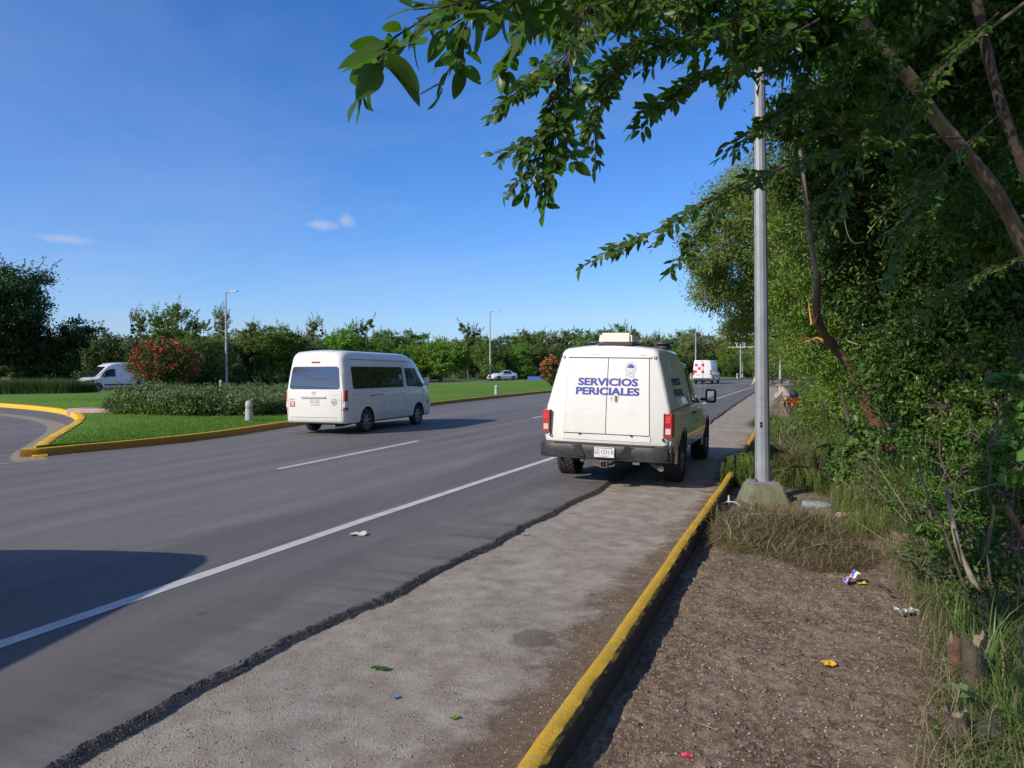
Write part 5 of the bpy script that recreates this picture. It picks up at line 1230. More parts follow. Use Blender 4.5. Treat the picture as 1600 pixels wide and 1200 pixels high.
# ---- purple flower hedge in the island
def flower_hedge():
    poly = [(-23.2, 19.2), (-18.9, 18.7), (-17.1, 20.2), (-17.0, 24), (-17.9, 30), (-24, 31), (-29, 26)]
    t = thing('flower_hedge', 'long low hedge of small purple flowers behind the concrete bollard', 'hedge')
    rs = np.random.RandomState(50); n = 5200; P_ = []
    from mathutils.geometry import intersect_point_tri_2d
    px = [p[0] for p in poly]; py = [p[1] for p in poly]
    def inside(x, y):
        c = False; j = len(poly)-1
        for i in range(len(poly)):
            if (py[i] > y) != (py[j] > y) and x < (px[j]-px[i])*(y-py[i])/(py[j]-py[i])+px[i]: c = not c
            j = i
        return c
    while len(P_) < n:
        x, y = rs.uniform(-29, -17), rs.uniform(18.6, 31); 
        if rs.uniform() < (.35 if y > 22 else 1) and inside(x, y): P_.append((x, y))
    P_ = np.array(P_); H = .60+.17*fbm(P_[:, 0], P_[:, 1], .8, 3, 2)
    z0 = np.array([LZ(a, b) for a, b in P_]); hz = H*rs.uniform(.05, 1, n)**.6
    cc = np.stack([P_[:, 0], P_[:, 1], z0+hz], 1); k = 26; idx = np.repeat(np.arange(n), k); m = n*k
    cen = cc[idx]+rs.normal(size=(m, 3))*np.array([.09, .09, .10]); cen[:, 2] = np.maximum(cen[:, 2], z0[idx]+.01)
    v, f = leaf_quads(cen, rdir(rs, m)+np.array([0, 0, .5]), rdir(rs, m)+np.array([0, 0, .8]), .12*rs.uniform(.6, 1.3, m), .048)
    ob('foliage', mesh(v, f), leafmat('hedge_leaf', (.075, .135, .032), (.155, .225, .070), (.22, .23, .11), tr=.25), t)
    sel = rs.choice(n, 2600, replace=False); sel = sel[hz[sel] > H[sel]*.55]; c2 = cc[sel]+np.array([0, -.03, .09])+rs.normal(size=(len(sel), 3))*.05
    idx = np.repeat(np.arange(len(c2)), 5); a = rs.uniform(0, 6.28, len(idx)); d = np.stack([np.cos(a), np.sin(a), rs.uniform(-.2, .5, len(a))], 1)
    v, f = leaf_quads(c2[idx]+d*.02, d, np.tile([0, 0, 1.], (len(a), 1))+rdir(rs, len(a))*.5, .06, .045, .1)
    ob('flowers', mesh(v, f), islmat('purple_petal', (.42, .30, .62), (.58, .48, .72), (.36, .24, .52), .6), t)['kind'] = 'stuff'
flower_hedge()

# ---- red flowering bushes
def red_bush(px, depth, wd, ht, label, seed, red1, red2, frac, nn=520):
    q = at(px, 600, depth); z = float(gz(q[0], q[1])); t = thing('flowering_bush', label, 'bush', (q[0], q[1], z), 0)
    rs = np.random.RandomState(seed); r_ = wd/2
    lobes = [(rs.uniform(-.45, .45)*r_, rs.uniform(-.3, .3)*r_, ht*rs.uniform(.30, .66), r_*rs.uniform(.42, .62), r_*.5, ht*rs.uniform(.24, .34)) for _ in range(8)]+[(0, 0, ht*.42, r_*.9, r_*.7, ht*.40), (0, 0, ht*.70, r_*.5, r_*.5, ht*.28)]
    (q_, cc) = clump_crown(rs, lobes, nn, 34, .13, .06, .12, .0, .8, .5, .3); q_[0][:, 2] = np.maximum(q_[0][:, 2], .03)
    ob('foliage', join([q_]), leafmat('bush_leaf', (.025, .06, .012), (.065, .12, .022), (.16, .10, .03), tr=.2), t)
    mb = MB()
    for j in range(0, len(cc), 30): limb(mb, (0, 0, -.1), cc[j], .03, .008, rs, .1, 4, 5)
    ob('stems', mb.me(), BARK, t)
    out = cc[(np.linalg.norm((cc-np.array([0, 0, ht*.45]))/np.array([r_, r_, ht*.55]), axis=1) > .62) & (cc[:, 2] > ht*.2)]
    out = out[rs.uniform(size=len(out)) < frac]; k = 20; idx = np.repeat(np.arange(len(out)), k); n = len(idx)
    d = rdir(rs, n); cen = out[idx]+d*rs.uniform(.05, .14, n)[:, None]+np.array([0, -.04, .06])
    v, f = leaf_quads(cen, d+rdir(rs, n)*.6, d, .10, .085, .1); ob('flowers', mesh(v, f), islmat('red_petal', red1, red2, (.62, .30, .12), .55), t)['kind'] = 'stuff'
    return t
red_bush(256, 47, 5.3, 3.9, 'large round bush covered with crimson flower heads beside the white van with the black grille', 61, (.66, .015, .04), (.80, .05, .08), .62, 800)
red_bush(863, 64, 2.3, 2.9, 'smaller orange-red flowering bush peeking out left of the pickup canopy', 62, (.62, .13, .05), (.75, .22, .10), .75, 260)

# ---- roadside thicket on the right: shared meshes of leafy growth at close range
def dense(seed, mat, lobes, ncl, per, L, Wf, **kw):
    rs = np.random.RandomState(seed); (q, cc) = clump_crown(rs, lobes, ncl, per, L, L*Wf, **kw); return q, cc
def near_tree(name, label, x, y, H, spread, seed, mat, bark, ncl, per, L, Wf=.5, lean=(0, 0), rz=0, zlow=.25, r0=.07, cat='tree', lob=None, droop=.35, spread_c=.13, stems=1, twigs=True, up=.5):
    rs = np.random.RandomState(seed); t = thing(name, label, cat, (x, y, VZ(x, y)-.03)); lobes = []
    if lob is None:
        for k in range(11):
            a = 2.4*k+rs.uniform(-.4, .4); rr = spread*rs.uniform(.2, .75); z = H*(zlow+(1-zlow)*rs.uniform(.05, .9)); s = spread*rs.uniform(.28, .48)
            lobes.append((rr*math.cos(a)+lean[0]*z/H, rr*math.sin(a)+lean[1]*z/H, z, s, s, s*rs.uniform(.6, .9)))
    else: lobes = lob
    (q, cc) = clump_crown(rs, lobes, ncl, per, L, L*Wf, spread_c, droop, up, .35)
    q[0][:, 2] = np.maximum(q[0][:, 2], .0)
    mb = MB(); tr = []
    for s_ in range(stems):
        bx, by = rs.uniform(-.15, .15, 2)*(stems > 1)*3
        tr += limb(mb, (bx, by, -.1), (lean[0]*.7+bx*2, lean[1]*.7+by*2, H*.72), r0/(stems**.4), r0*.4, rs, .10, 8, 9)
    tr = np.array([list(p) for p in tr])
    for l in lobes:
        c = np.array(l[:3]); j = np.argmin(np.linalg.norm(tr-(c-np.array([0, 0, H*.12])), axis=1)); limb(mb, tr[j], c, r0*.42, r0*.14, rs, .14, 5, 6)
    ob('trunk', mb.me(60), bark, t)
    if twigs:
        tw = MB(); la = np.array([l[:3] for l in lobes])
        for j in range(0, len(cc), max(1, len(cc)//130)):
            c = cc[j]; i = np.argmin(np.linalg.norm(la-c, axis=1)); limb(tw, la[i], c, .010, .003, rs, .15, 3, 4)
        ob('twigs', tw.me(60), bark, t)
    ob('crown', join([q]), mat, t); return t
FE = leafmat('feathery_leaf', (.115, .195, .028), (.20, .30, .05), (.20, .19, .06), tr=.35, rough=.5)
FED = leafmat('feathery_leaf_grey', (.18, .25, .06), (.29, .36, .10), (.30, .27, .12), tr=.45, rough=.5)
# far to near along the verge; crowns reach out over the road side
def px_lobes(base, L_):
    "lobes given by bearing, height and distance in the picture, relative to the tree's foot"
    out = []
    for px, py, d, r in L_:
        p = at(px, py, d); rr = r*d/FPX; out.append((p[0]-base[0], p[1]-base[1], p[2]-base[2], rr, rr, rr*.85))
    return out
def vt(name, label, x, y, seed, mat, bark, L_, dens, per, L, Wf, H=None, lean=(0, 0), r0=.1, droop=.3, spread_c=.16, stems=1, up=.5):
    b = (x, y, VZ(x, y)-.03); lob = px_lobes(b, L_); H = H or max(l[2] for l in lob)
    n = int(dens*sum((l[3]*3)**2 for l in lob)); return near_tree(name, label, x, y, H, 1, seed, mat, bark, n, per, L, Wf, lean, r0=r0, lob=lob, droop=droop, spread_c=spread_c, stems=stems, up=up)
vt('verge_tree', 'dark green roadside tree farthest along the right verge behind the workers', 1.6, 66, 71, LM['mid'], BARK, [(1215, 560, 66, 45), (1195, 530, 66, 35), (1240, 520, 66, 45), (1270, 560, 64, 50), (1230, 590, 66, 35)], 1.1, 44, .20, .5, r0=.12)
vt('verge_tree', 'rounded roadside tree second farthest along the right verge', 1.8, 52, 72, LM['mid'], BARK, [(1180, 500, 52, 38), (1215, 480, 52, 48), (1240, 540, 52, 50), (1275, 500, 50, 60), (1285, 570, 50, 45)], 1.6, 44, .16, .5, r0=.12)
vt('verge_tree', 'sunlit green tree rising straight behind the crouching workers', 1.4, 41, 73, LM['bright'], BARK, [(1215, 470, 40, 55), (1240, 420, 40, 60), (1255, 520, 40, 62), (1290, 470, 39, 70), (1275, 575, 39, 45), (1300, 540, 39, 60)], 2.2, 46, .13, .5, r0=.12)
vt('verge_tree', 'yellow-green tree standing just past the workers on the right verge', 1.6, 32, 74, LM['bright'], BARK, [(1225, 400, 31, 60), (1262, 350, 31, 70), (1270, 450, 31, 75), (1300, 400, 30, 80), (1285, 540, 31, 60), (1255, 560, 32, 35)], 2.8, 50, .11, .45, r0=.12)
vt('feathery_tree', 'feathery grey-green tree whose crown hangs over the road behind the near lamp post', 1.0, 25.5, 75, FED, BARK, [(1150, 330, 23, 55), (1110, 400, 22, 42), (1140, 440, 23, 55), (1185, 300, 23, 60), (1180, 380, 23, 60), (1215, 440, 24, 60), (1170, 500, 24, 40), (1240, 360, 24, 60), (1215, 330, 23, 55), (1155, 520, 25, 30), (1090, 420, 22, 22), (1260, 300, 23, 60), (1090, 380, 22, 30), (1120, 460, 23, 42), (1130, 350, 22, 45)], 9, 44, .15, .24, r0=.14, droop=.55, spread_c=.2)
vt('feathery_tree', 'light feathery tree with fine drooping leaves right of the near lamp post', 1.5, 21, 76, FE, BARK, [(1240, 300, 19, 60), (1225, 390, 19, 55), (1270, 350, 19, 70), (1280, 430, 19, 70), (1235, 470, 20, 55), (1270, 530, 20, 60), (1225, 540, 21, 35), (1300, 560, 20, 45), (1250, 245, 18, 45), (1200, 255, 18, 30)], 8, 48, .10, .24, r0=.12, droop=.5, spread_c=.2)
vt('verge_tree', 'slender-leaved sunlit tree between the near lamp post and the broken trunk', 1.7, 17.5, 77, LM['bright'], BARK, [(1265, 400, 16, 60), (1245, 470, 16, 45), (1300, 480, 16, 65), (1275, 550, 16.5, 55), (1300, 610, 16.5, 45), (1330, 420, 16, 70), (1235, 350, 15.5, 40), (1345, 560, 16, 60)], 10, 50, .10, .36, r0=.09, spread_c=.18)
vt('dark_tree', 'tall dark tree behind the broken reddish trunk', 2.6, 13.0, 78, LM['gloss'], BARK, [(1330, 300, 12, 95), (1290, 210, 11, 80), (1400, 230, 12, 110), (1390, 360, 12, 110), (1460, 320, 12, 120), (1350, 440, 12.5, 80), (1430, 470, 12, 110), (1480, 200, 11.5, 110), (1320, 130, 10, 85), (1500, 430, 12, 110), (1260, 290, 11, 45), (1240, 180, 10, 50)], 13, 60, .095, .42, r0=.13)
vt('dark_tree', 'dense dark tree at the right edge beyond the leaning pale trunk', 2.7, 9.6, 79, LM['gloss'], BARK, [(1540, 330, 9, 130), (1590, 480, 9, 130), (1500, 540, 9.3, 110), (1600, 200, 8.5, 130), (1450, 100, 8, 110), (1560, 60, 8, 120), (1420, 590, 9.8, 80), (1360, 60, 7.5, 80), (1570, 620, 9, 100), (1480, 640, 9.5, 80)], 20, 60, .085, .42, r0=.12)
vt('dark_tree', 'tall shaded tree behind the right edge of the view', 4.4, 17.5, 81, LM['deep'], BARK, [(1420, 150, 17, 130), (1480, 300, 17, 140), (1540, 450, 17, 130), (1400, 420, 17, 120), (1560, 200, 17, 140), (1440, 560, 17, 90), (1340, 250, 17, 90), (1540, 600, 17, 90), (1360, 540, 17.5, 70), (1320, 380, 17, 80)], 5, 50, .13, .5, r0=.16)
vt('dark_tree', 'shaded backing tree deep in the right thicket', 4.6, 12.5, 86, LM['deep'], BARK, [(1600, 300, 12.5, 150), (1600, 500, 12.5, 140), (1580, 100, 12, 150), (1540, 620, 12.5, 110), (1640, 650, 12, 130), (1520, 740, 12.3, 80), (1450, 660, 12.8, 60)], 8, 50, .12, .5, r0=.16)
near_tree('dark_tree', 'tree deep in the thicket behind the verge bushes', 6.5, 27, 9.5, 3.8, 87, LM['mid'], BARK, 500, 55, .17, .5, r0=.14, zlow=.03)
near_tree('dark_tree', 'tall broad tree standing back from the verge beyond the workers', 7.5, 50, 12, 4.6, 89, LM['mid'], BARK, 520, 55, .22, .5, r0=.16, zlow=.03)
near_tree('dark_tree', 'tall tree set back from the verge beside the feathery tree', 7.5, 32, 11.5, 4.2, 90, LM['mid'], BARK, 520, 55, .19, .5, r0=.16, zlow=.03)
near_tree('dark_tree', 'tree of the thicket farther down the right side', 6.5, 40, 9.0, 4.0, 88, LM['mid'], BARK, 450, 55, .19, .5, r0=.14, zlow=.03)
# ------------------------------------------------------------------ the tree overhead: pinnate leaves close to the lens
LEAFM = leafmat('overhead_leaf', (.036, .092, .014), (.088, .175, .026), (.20, .24, .05), tr=.44, rough=.36)
TU = np.array([0, .16, .42, .72, 1.0]); TV = np.array([0, .27, .39, .29, 0])
def leaf_hi(curl, fold):
    n = 9; T = np.linspace(0, 1, n); Wd = .40*np.sin(math.pi*T**.85)**.8; V = [(t, 0, -curl*t*t) for t in T]+[(t, sg*w*.5, fold*w*.5-curl*t*t+.012*math.sin(9*t)*sg) for sg in (1, -1) for t, w in zip(T, Wd)]; F = []
    for k in range(n-1): F += [(k, k+1, n+k+1, n+k), (k+1, k, 2*n+k, 2*n+k+1)]
    return np.array(V, float), F
def leaf_tmpl(curl=.12, fold=.18, tip=0.0):
    V = [(TU[k], 0, -curl*TU[k]**2) for k in range(5)]
    for sgn in (1, -1):
        for k in (1, 2, 3): V.append((TU[k], sgn*TV[k]*.5, fold*TV[k]*.5-curl*TU[k]**2))
    F = []
    for o, w_ in ((5, 0), (8, 1)):
        T = [(0, 1, o), (1, o+1, o), (1, 2, o+1), (2, o+2, o+1), (2, 3, o+2), (3, 4, o+2)]; F += [t[::-1] if w_ else t for t in T]
    return np.array(V, float), np.array(F)
def frames(axis, nrm):
    a = axis/np.linalg.norm(axis, axis=1)[:, None]; b = np.cross(nrm, a); b /= np.maximum(1e-9, np.linalg.norm(b, axis=1))[:, None]; c = np.cross(a, b); return a, b, c
def leaves_mesh(P0, axis, nrm, L, tm):
    V0, F0 = tm; a, b, c = frames(axis, nrm); L = L[:, None, None]
    v = P0[:, None]+L*(V0[None, :, 0:1]*a[:, None]+V0[None, :, 1:2]*1.12*b[:, None]+V0[None, :, 2:3]*c[:, None])
    f = F0[None]+len(V0)*np.arange(len(P0))[:, None, None]; return v.reshape(-1, 3), f.reshape(-1, 3)
class Sprays:
    def __init__(s, rs): s.rs = rs; s.P = []; s.A = []; s.Nn = []; s.L = []; s.tag = []; s.mb = None
    def pinnate(s, p, d, ln, n, size, tag, droop=.35, yellow=False):
        rs = s.rs; p = np.array(p, float); d = np.array(d, float); d /= np.linalg.norm(d); pts = [p.copy()]; st = ln/n
        side = np.cross(d, [0, 0, 1.]); side /= max(1e-6, np.linalg.norm(side)); roll = rs.uniform(-.9, .9)
        for k in range(n):
            d = d+np.array([0, 0, -droop/n])+rs.normal(size=3)*.03; d /= np.linalg.norm(d); p = p+d*st; pts.append(p.copy())
            side = np.cross(d, [0, 0, 1.]); side /= max(1e-6, np.linalg.norm(side)); upv = np.cross(side, d); sd = side*math.cos(roll)+upv*math.sin(roll)
            for sg in ((1, -1) if k < n-1 else (1, -1, 0)):
                ax = (d if sg == 0 else sd*sg*.75+d*.75)+rs.normal(size=3)*.30+np.array([0, 0, -.02]); nn = np.cross(d, sd)*-1+rs.normal(size=3)*.35
                if nn[2] < 0: nn = -nn
                if rs.uniform() < .07: continue
                q = p-d*st*(.35 if sg > 0 else 0)
                s.P.append(q+ax/np.linalg.norm(ax)*.006); s.A.append(ax); s.Nn.append(nn); s.L.append(size*rs.uniform(.72, 1.15)*(.75 if k == 0 else 1)); s.tag.append(tag)
        s.mb.tube(pts, [.0018]*len(pts), 4, False)
def densify(pts, n=14):
    pts = np.array(pts, float); q = smooth_poly(pts, 2); return resample(q, max(.02, np.linalg.norm(np.diff(q, axis=0), axis=1).sum()/n))
rsb = np.random.RandomState(77); SP = Sprays(rsb)
canopy = thing('overhanging_tree', 'near tree leaning in from the right, its leafy branches hanging across the top', 'tree', (2.35, 5.0, 0))
base = np.array([2.35, 5.0, 0])
def W(px, py, d): return at(px, py, d)
BR = [  # (pixel path with distances, base radius, tip radius, twig count, leaf size, twig length, pairs, down-ness)
 # nearest twig, top left
 ([(905, -60, 2.1), (830, -8, 1.85), (740, 2, 1.7), (690, 10, 1.62), (663, 27, 1.58), (640, 45, 1.55), (607, 62, 1.52), (590, 92, 1.5), (578, 122, 1.5)], .009, .0025, 9, .074, .13, 4, .45),
 ([(820, -40, 1.9), (760, -12, 1.75), (735, 20, 1.7), (722, 55, 1.68), (712, 80, 1.66)], .006, .0025, 5, .070, .10, 3, .6),
 ([(900, -50, 2.4), (860, -20, 2.3), (835, 10, 2.25), (815, 45, 2.2), (800, 75, 2.2)], .006, .0025, 6, .060, .12, 4, .6),
 # second hanging branch
 ([(960, -60, 2.8), (925, 0, 2.65), (895, 50, 2.55), (886, 110, 2.5), (878, 170, 2.45), (862, 210, 2.4), (858, 255, 2.4)], .012, .0025, 20, .064, .16, 5, .55),
 ([(900, 70, 2.55), (860, 110, 2.5), (825, 130, 2.45), (800, 150, 2.45)], .005, .0025, 11, .056, .12, 4, .45),
 ([(885, 130, 2.5), (860, 190, 2.45), (835, 215, 2.42), (812, 225, 2.4)], .004, .002, 8, .054, .13, 4, .4),
 ([(862, 215, 2.4), (840, 250, 2.38), (820, 270, 2.36)], .003, .002, 3, .040, .11, 4, .6),
 # dense middle group
 ([(1200, -60, 3.6), (1100, -20, 3.3), (1000, 10, 3.1), (930, 40, 3.0), (890, 70, 2.95)], .016, .003, 26, .068, .20, 5, .45),
 ([(1240, -20, 3.6), (1150, 30, 3.4), (1060, 60, 3.2), (980, 90, 3.1), (940, 130, 3.05)], .016, .003, 26, .068, .20, 5, .5),
 ([(1280, 30, 3.8), (1200, 75, 3.6), (1120, 110, 3.4), (1060, 140, 3.3), (1020, 175, 3.25)], .014, .003, 24, .070, .20, 5, .4),
 ([(1080, 20, 3.3), (1000, 60, 3.2), (950, 110, 3.1), (925, 170, 3.1), (930, 200, 3.1)], .009, .003, 18, .062, .16, 5, .6),
 ([(1300, -20, 4.0), (1230, 20, 3.9), (1180, 60, 3.8), (1150, 110, 3.8)], .014, .003, 20, .070, .20, 5, .4),
 ([(1050, -50, 3.0), (980, -20, 2.9), (900, 0, 2.8), (850, 25, 2.7)], .012, .003, 18, .066, .18, 5, .5),
 # lower branch with its tip over the sky
 ([(1500, 215, 4.6), (1400, 215, 4.4), (1300, 235, 4.2), (1220, 262, 4.0), (1150, 290, 3.85), (1090, 325, 3.75), (1040, 352, 3.7), (1000, 372, 3.65), (960, 385, 3.6)], .020, .003, 34, .062, .20, 5, .25),
 ([(1200, 268, 4.0), (1150, 300, 3.9), (1110, 345, 3.85), (1070, 395, 3.8)], .006, .0025, 12, .056, .16, 5, .5),
 ([(1380, 110, 4.5), (1310, 130, 4.3), (1250, 155, 4.2), (1200, 190, 4.1), (1165, 215, 4.0)], .012, .003, 18, .068, .20, 5, .4),
 ([(1480, 130, 4.6), (1400, 160, 4.5), (1350, 210, 4.4), (1320, 270, 4.3), (1300, 330, 4.3)], .014, .003, 18, .068, .22, 5, .5),
 ([(1560, 180, 4.9), (1480, 250, 4.8), (1430, 330, 4.7), (1400, 400, 4.7)], .014, .003, 16, .068, .22, 5, .5),
 ([(1400, -30, 4.3), (1340, 10, 4.2), (1290, 60, 4.1), (1260, 120, 4.1)], .014, .003, 16, .070, .2, 5, .4),
 ([(1560, 20, 4.6), (1500, 70, 4.5), (1450, 130, 4.5), (1420, 200, 4.5)], .014, .003, 14, .070, .2, 5, .4),
 ([(1600, 400, 5.0), (1540, 420, 4.9), (1480, 460, 4.9)], .010, .003, 9, .066, .2, 5, .4),
]
branches = []
for bi, (path, r0, r1, nt_, size, tl, pairs, down) in enumerate(BR):
    nt_ = int(nt_*(1.6 if bi < 3 else 1.75)); size *= 1.0 if bi > 2 else 1.22; r0 *= .5; r1 *= .7
    pts = densify([W(*q) for q in path], 18); mb = MB(); n = len(pts); mb.tube([p-base for p in pts], list(np.linspace(r0, r1, n)), 7)
    SP.mb = mb
    for k in range(nt_):
        t = (k+.6)/nt_; t = .12+.88*t; i = min(n-2, int(t*(n-1))); p = pts[i]+(pts[i+1]-pts[i])*rsb.uniform(); d = pts[min(i+1, n-1)]-pts[max(i-1, 0)]; d /= np.linalg.norm(d)
        sd_ = np.cross(d, [0, 0, 1.]); sg = 1 if k % 2 else -1
        dd = d*.75+sd_*sg*rsb.uniform(.3, .95)+np.array([0, 0, -down*rsb.uniform(-.3, .8)])
        if k == nt_-1: dd = d+np.array([0, 0, -.2])
        SP.pinnate(p-base, dd, tl*rsb.uniform(.7, 1.15), pairs, size*rsb.choice([.72, .9, 1, 1.1]), bi, rsb.uniform(-.25, .28))
    b = ob('branch', mb.me(60), plain('twig_bark', (.075, .045, .035), .8, sc=30) if bi < 1 else branches[0].data.materials[0], canopy); branches.append(b)
# the limbs that carry them: pale leaning trunk and a second thinner one
mb = MB()
BARKL = plain('mottled_limb_bark', (.20, .155, .095), .9, sc=4.5, c2=(.045, .035, .024), bmp=.7)
def limb_px(path, r0, r1, nm='limb', mat=BARKL):
    pts = densify([W(*q) if len(q) == 3 else q for q in path], 22); m = MB(); rr = np.linspace(r0, r1, len(pts))*(1+.08*np.sin(np.arange(len(pts))*1.7))
    m.tube([p-base for p in pts], list(rr), 12); return ob(nm, m.me(60), mat, canopy)
limb_px([(1640, 500, 5.4), (1612, 410, 5.3), (1570, 320, 5.1), (1520, 250, 4.95), (1460, 185, 4.8), (1425, 120, 4.7), (1380, 85, 4.6), (1345, 30, 4.55), (1300, -60, 4.5)], .055, .034)
q5 = W(1640, 500, 5.4)
limb_px([(1700, 760, 5.9), (1690, 640, 5.7), (1640, 500, 5.4)], .085, .064)
limb_px([(1660, 420, 5.0), (1615, 300, 4.9), (1575, 200, 4.8), (1545, 100, 4.7), (1530, 20, 4.6), (1515, -60, 4.6)], .036, .028, mat=plain('dark_limb_bark', (.075, .055, .04), .9, sc=9, c2=(.03, .025, .02), bmp=.6))
limb_px([(1460, 185, 4.8), (1445, 130, 4.6), (1500, 80, 4.6), (1560, 35, 4.6), (1600, 5, 4.6)], .018, .010)
# leaves: the 300 that show largest are single objects, the rest one mass
P0 = np.array(SP.P); A0 = np.array(SP.A); N0 = np.array(SP.Nn); L0 = np.array(SP.L); T0 = np.array(SP.tag)
dp = (P0+base-_C) @ _fw; sx_ = 800+FPX*((P0+base-_C) @ _r)/dp; sy_ = 600-FPX*((P0+base-_C) @ _u)/dp
score = L0/dp*((sx_ > -20) & (sx_ < 1620) & (sy_ > -20)); order = np.argsort(-score); big = np.zeros(len(P0), bool); big[order[:300]] = True
TM = [leaf_tmpl(c, f_) for c, f_ in ((.08, .25), (.22, .35), (.02, .15), (.3, .2))]
tms = []
for c_, f_ in ((.08, .25), (.22, .35), (.02, .15), (.3, .2), (.12, .5), (-.08, .3)):
    V1, F0 = leaf_hi(c_, f_); V1[:, 1] *= 1.15; me = mesh(V1, F0); shade(me, 180); me.materials.append(LEAFM); tms.append(me)
a, b, c = frames(A0, N0)
for j in np.where(big)[0]:
    o = ob('leaf', tms[j % 6], None, branches[T0[j]]); s_ = L0[j]
    o.matrix_local = Matrix(((a[j, 0]*s_, b[j, 0]*s_, c[j, 0]*s_, P0[j, 0]), (a[j, 1]*s_, b[j, 1]*s_, c[j, 1]*s_, P0[j, 1]), (a[j, 2]*s_, b[j, 2]*s_, c[j, 2]*s_, P0[j, 2]), (0, 0, 0, 1)))
parts = []
for k in range(4):
    m_ = np.where(~big)[0][k::4]; parts.append(leaves_mesh(P0[m_], A0[m_], N0[m_], L0[m_], TM[k]))
# upper crown of the same tree, above and behind the lens: this is what shades the thicket
lob = [(-2.2, 3.6, 7.6, 1.4, 1.5, .8), (-1.6, 5.6, 7.8, 1.4, 1.5, .8), (-.2, 6.6, 7.6, 1.4, 1.4, .8), (1.4, 7.4, 7.2, 1.4, 1.4, .8), (-2.4, 1.4, 7.6, 1.4, 1.4, .8), (-1.4, 2.6, 7.4, 1.5, 1.6, .8), (.2, 3.6, 7.2, 1.5, 1.6, .9), (-.6, 1.2, 7.8, 1.5, 1.5, .8), (1.2, 1.6, 7.6, 1.6, 1.6, .9), (2.4, 3.4, 6.8, 1.5, 1.5, .9), (.6, 5.2, 7.0, 1.3, 1.3, .8), (2.2, 5.4, 6.4, 1.4, 1.4, .9), (-.9, 4.6, 7.6, 1.2, 1.3, .7), (3.2, 1.6, 6.6, 1.5, 1.6, 1.0), (1.8, -.6, 7.4, 1.5, 1.5, .9)]
lob = [(l[0]-base[0], l[1]-base[1], l[2], *l[3:]) for l in lob]
(q, cc) = clump_crown(np.random.RandomState(5), lob, 880, 40, .12, .06, .17, .3, .6, .1); parts.append(q)
lob2 = px_lobes(base, [(1480, 60, 6.2, 120), (1570, 150, 6.2, 110), (1400, 150, 6.4, 90), (1500, 260, 6.6, 90), (1590, 330, 6, 110), (1330, 90, 5.6, 60), (1600, 40, 5.8, 120)])
lob3 = px_lobes(base, [(950, 10, 3.5, 60), (1050, -10, 3.7, 80), (1150, 30, 3.9, 75), (1250, 40, 4.1, 85), (900, -20, 3.4, 55), (1340, 120, 4.5, 60), (1300, 200, 4.5, 45), (1400, 10, 4.8, 80)])
(q, cc3) = clump_crown(np.random.RandomState(9), lob3, 170, 26, .085, .038, .22, .35, .5, .1); parts.append(q)
(q, cc2) = clump_crown(np.random.RandomState(6), lob2, 640, 34, .075, .034, .17, .35, .5, .2); parts.append(q)
ob('foliage', join(parts), LEAFM, canopy)['kind'] = 'stuff'
mb = MB(); rs_ = np.random.RandomState(8); top0 = W(1300, -60, 4.5)-base
for l in lob: limb(mb, top0 if l[2] > 6.9 else W(1515, -60, 4.6)-base, l[:3], .045, .012, rs_, .2, 6, 6)
ob('upper_limbs', mb.me(60), BARKP, canopy)['kind'] = 'stuff'

# ------------------------------------------------------------------ broken reddish trunk and other stems at the thicket edge
def stem(name, label, cat, path, r0, r1, mat, extra=None, n=22, sides=12):
    pts = densify([at(*q) for q in path], n); b0 = pts[0].copy(); t = thing(name, label, cat, tuple(b0))
    rr = np.linspace(r0, r1, len(pts))*(1+.10*np.sin(np.arange(len(pts))*2.3+1)); m = MB(); m.tube([p-b0 for p in pts], list(rr), sides)
    me = m.me(60)
    ob('trunk', me, mat, t); return t, pts-b0
RAW = plain('fresh_split_wood', (.62, .33, .09), .8, sc=30, c2=(.45, .2, .05), bmp=.4)
bt, bp = stem('broken_tree', 'leaning reddish-brown tree trunk with orange splintered break beside the lamp post grove', 'tree', [(1392, 706, 11.2), (1370, 660, 11.1), (1345, 610, 11), (1325, 565, 10.9), (1300, 540, 10.8), (1280, 510, 10.7), (1274, 480, 10.6), (1279, 452, 10.5), (1276, 425, 10.5)], .105, .045, BARKR)
pts_ = densify([at(*q) for q in [(1277, 436, 10.5), (1269, 390, 10.4), (1262, 340, 10.3), (1257, 290, 10.2), (1250, 235, 10.1)]], 14); m = MB(); m.tube([p-np.array(bt.location) for p in pts_], list(np.linspace(.042, .028, len(pts_))), 9); ob('upper_stem', m.me(60), BARKP, bt)
def splinters(t, p, n, ln, seed, dirv=(0, 0, 1)):
    rs = np.random.RandomState(seed); m = MB()
    for k in range(n):
        o = np.array(p)+rs.normal(size=3)*.025; d = np.array(dirv, float)+rs.normal(size=3)*.25; l = ln*rs.uniform(.4, 1); m.tube([o, o+d*l*.6, o+d*l], [.014, .009, .001], 5)
    ob('splinter', m.me(60), RAW, t)['kind'] = 'stuff'
w = at(1270, 505, 10.62)-np.array(bt.location); splinters(bt, w, 7, .24, 1, (-.05, 0, 1))
for q, r_ in (((1305, 540, 10.75), .04), ((1290, 700-160, 10.7), .03)):
    c_ = at(*q)-np.array(bt.location); m = MB(); m.tube([c_, c_+np.array([-.25, 0, .12]), c_+np.array([-.45, .02, .05])], [r_*.5, r_*.35, .004], 6); ob('snapped_branch', m.me(60), RAW if q[0] == 1305 else BARKR, bt)
m = MB(); c_ = at(1345, 540, 10.9)-np.array(bt.location); c2_ = at(1290, 535, 10.9)-np.array(bt.location); m.tube([c2_, (c_+c2_)/2+np.array([0, 0, .06]), c_], [.006, .018, .008], 6); ob('split_limb', m.me(60), plain('pale_wood', (.55, .45, .30), .8, sc=20), bt)
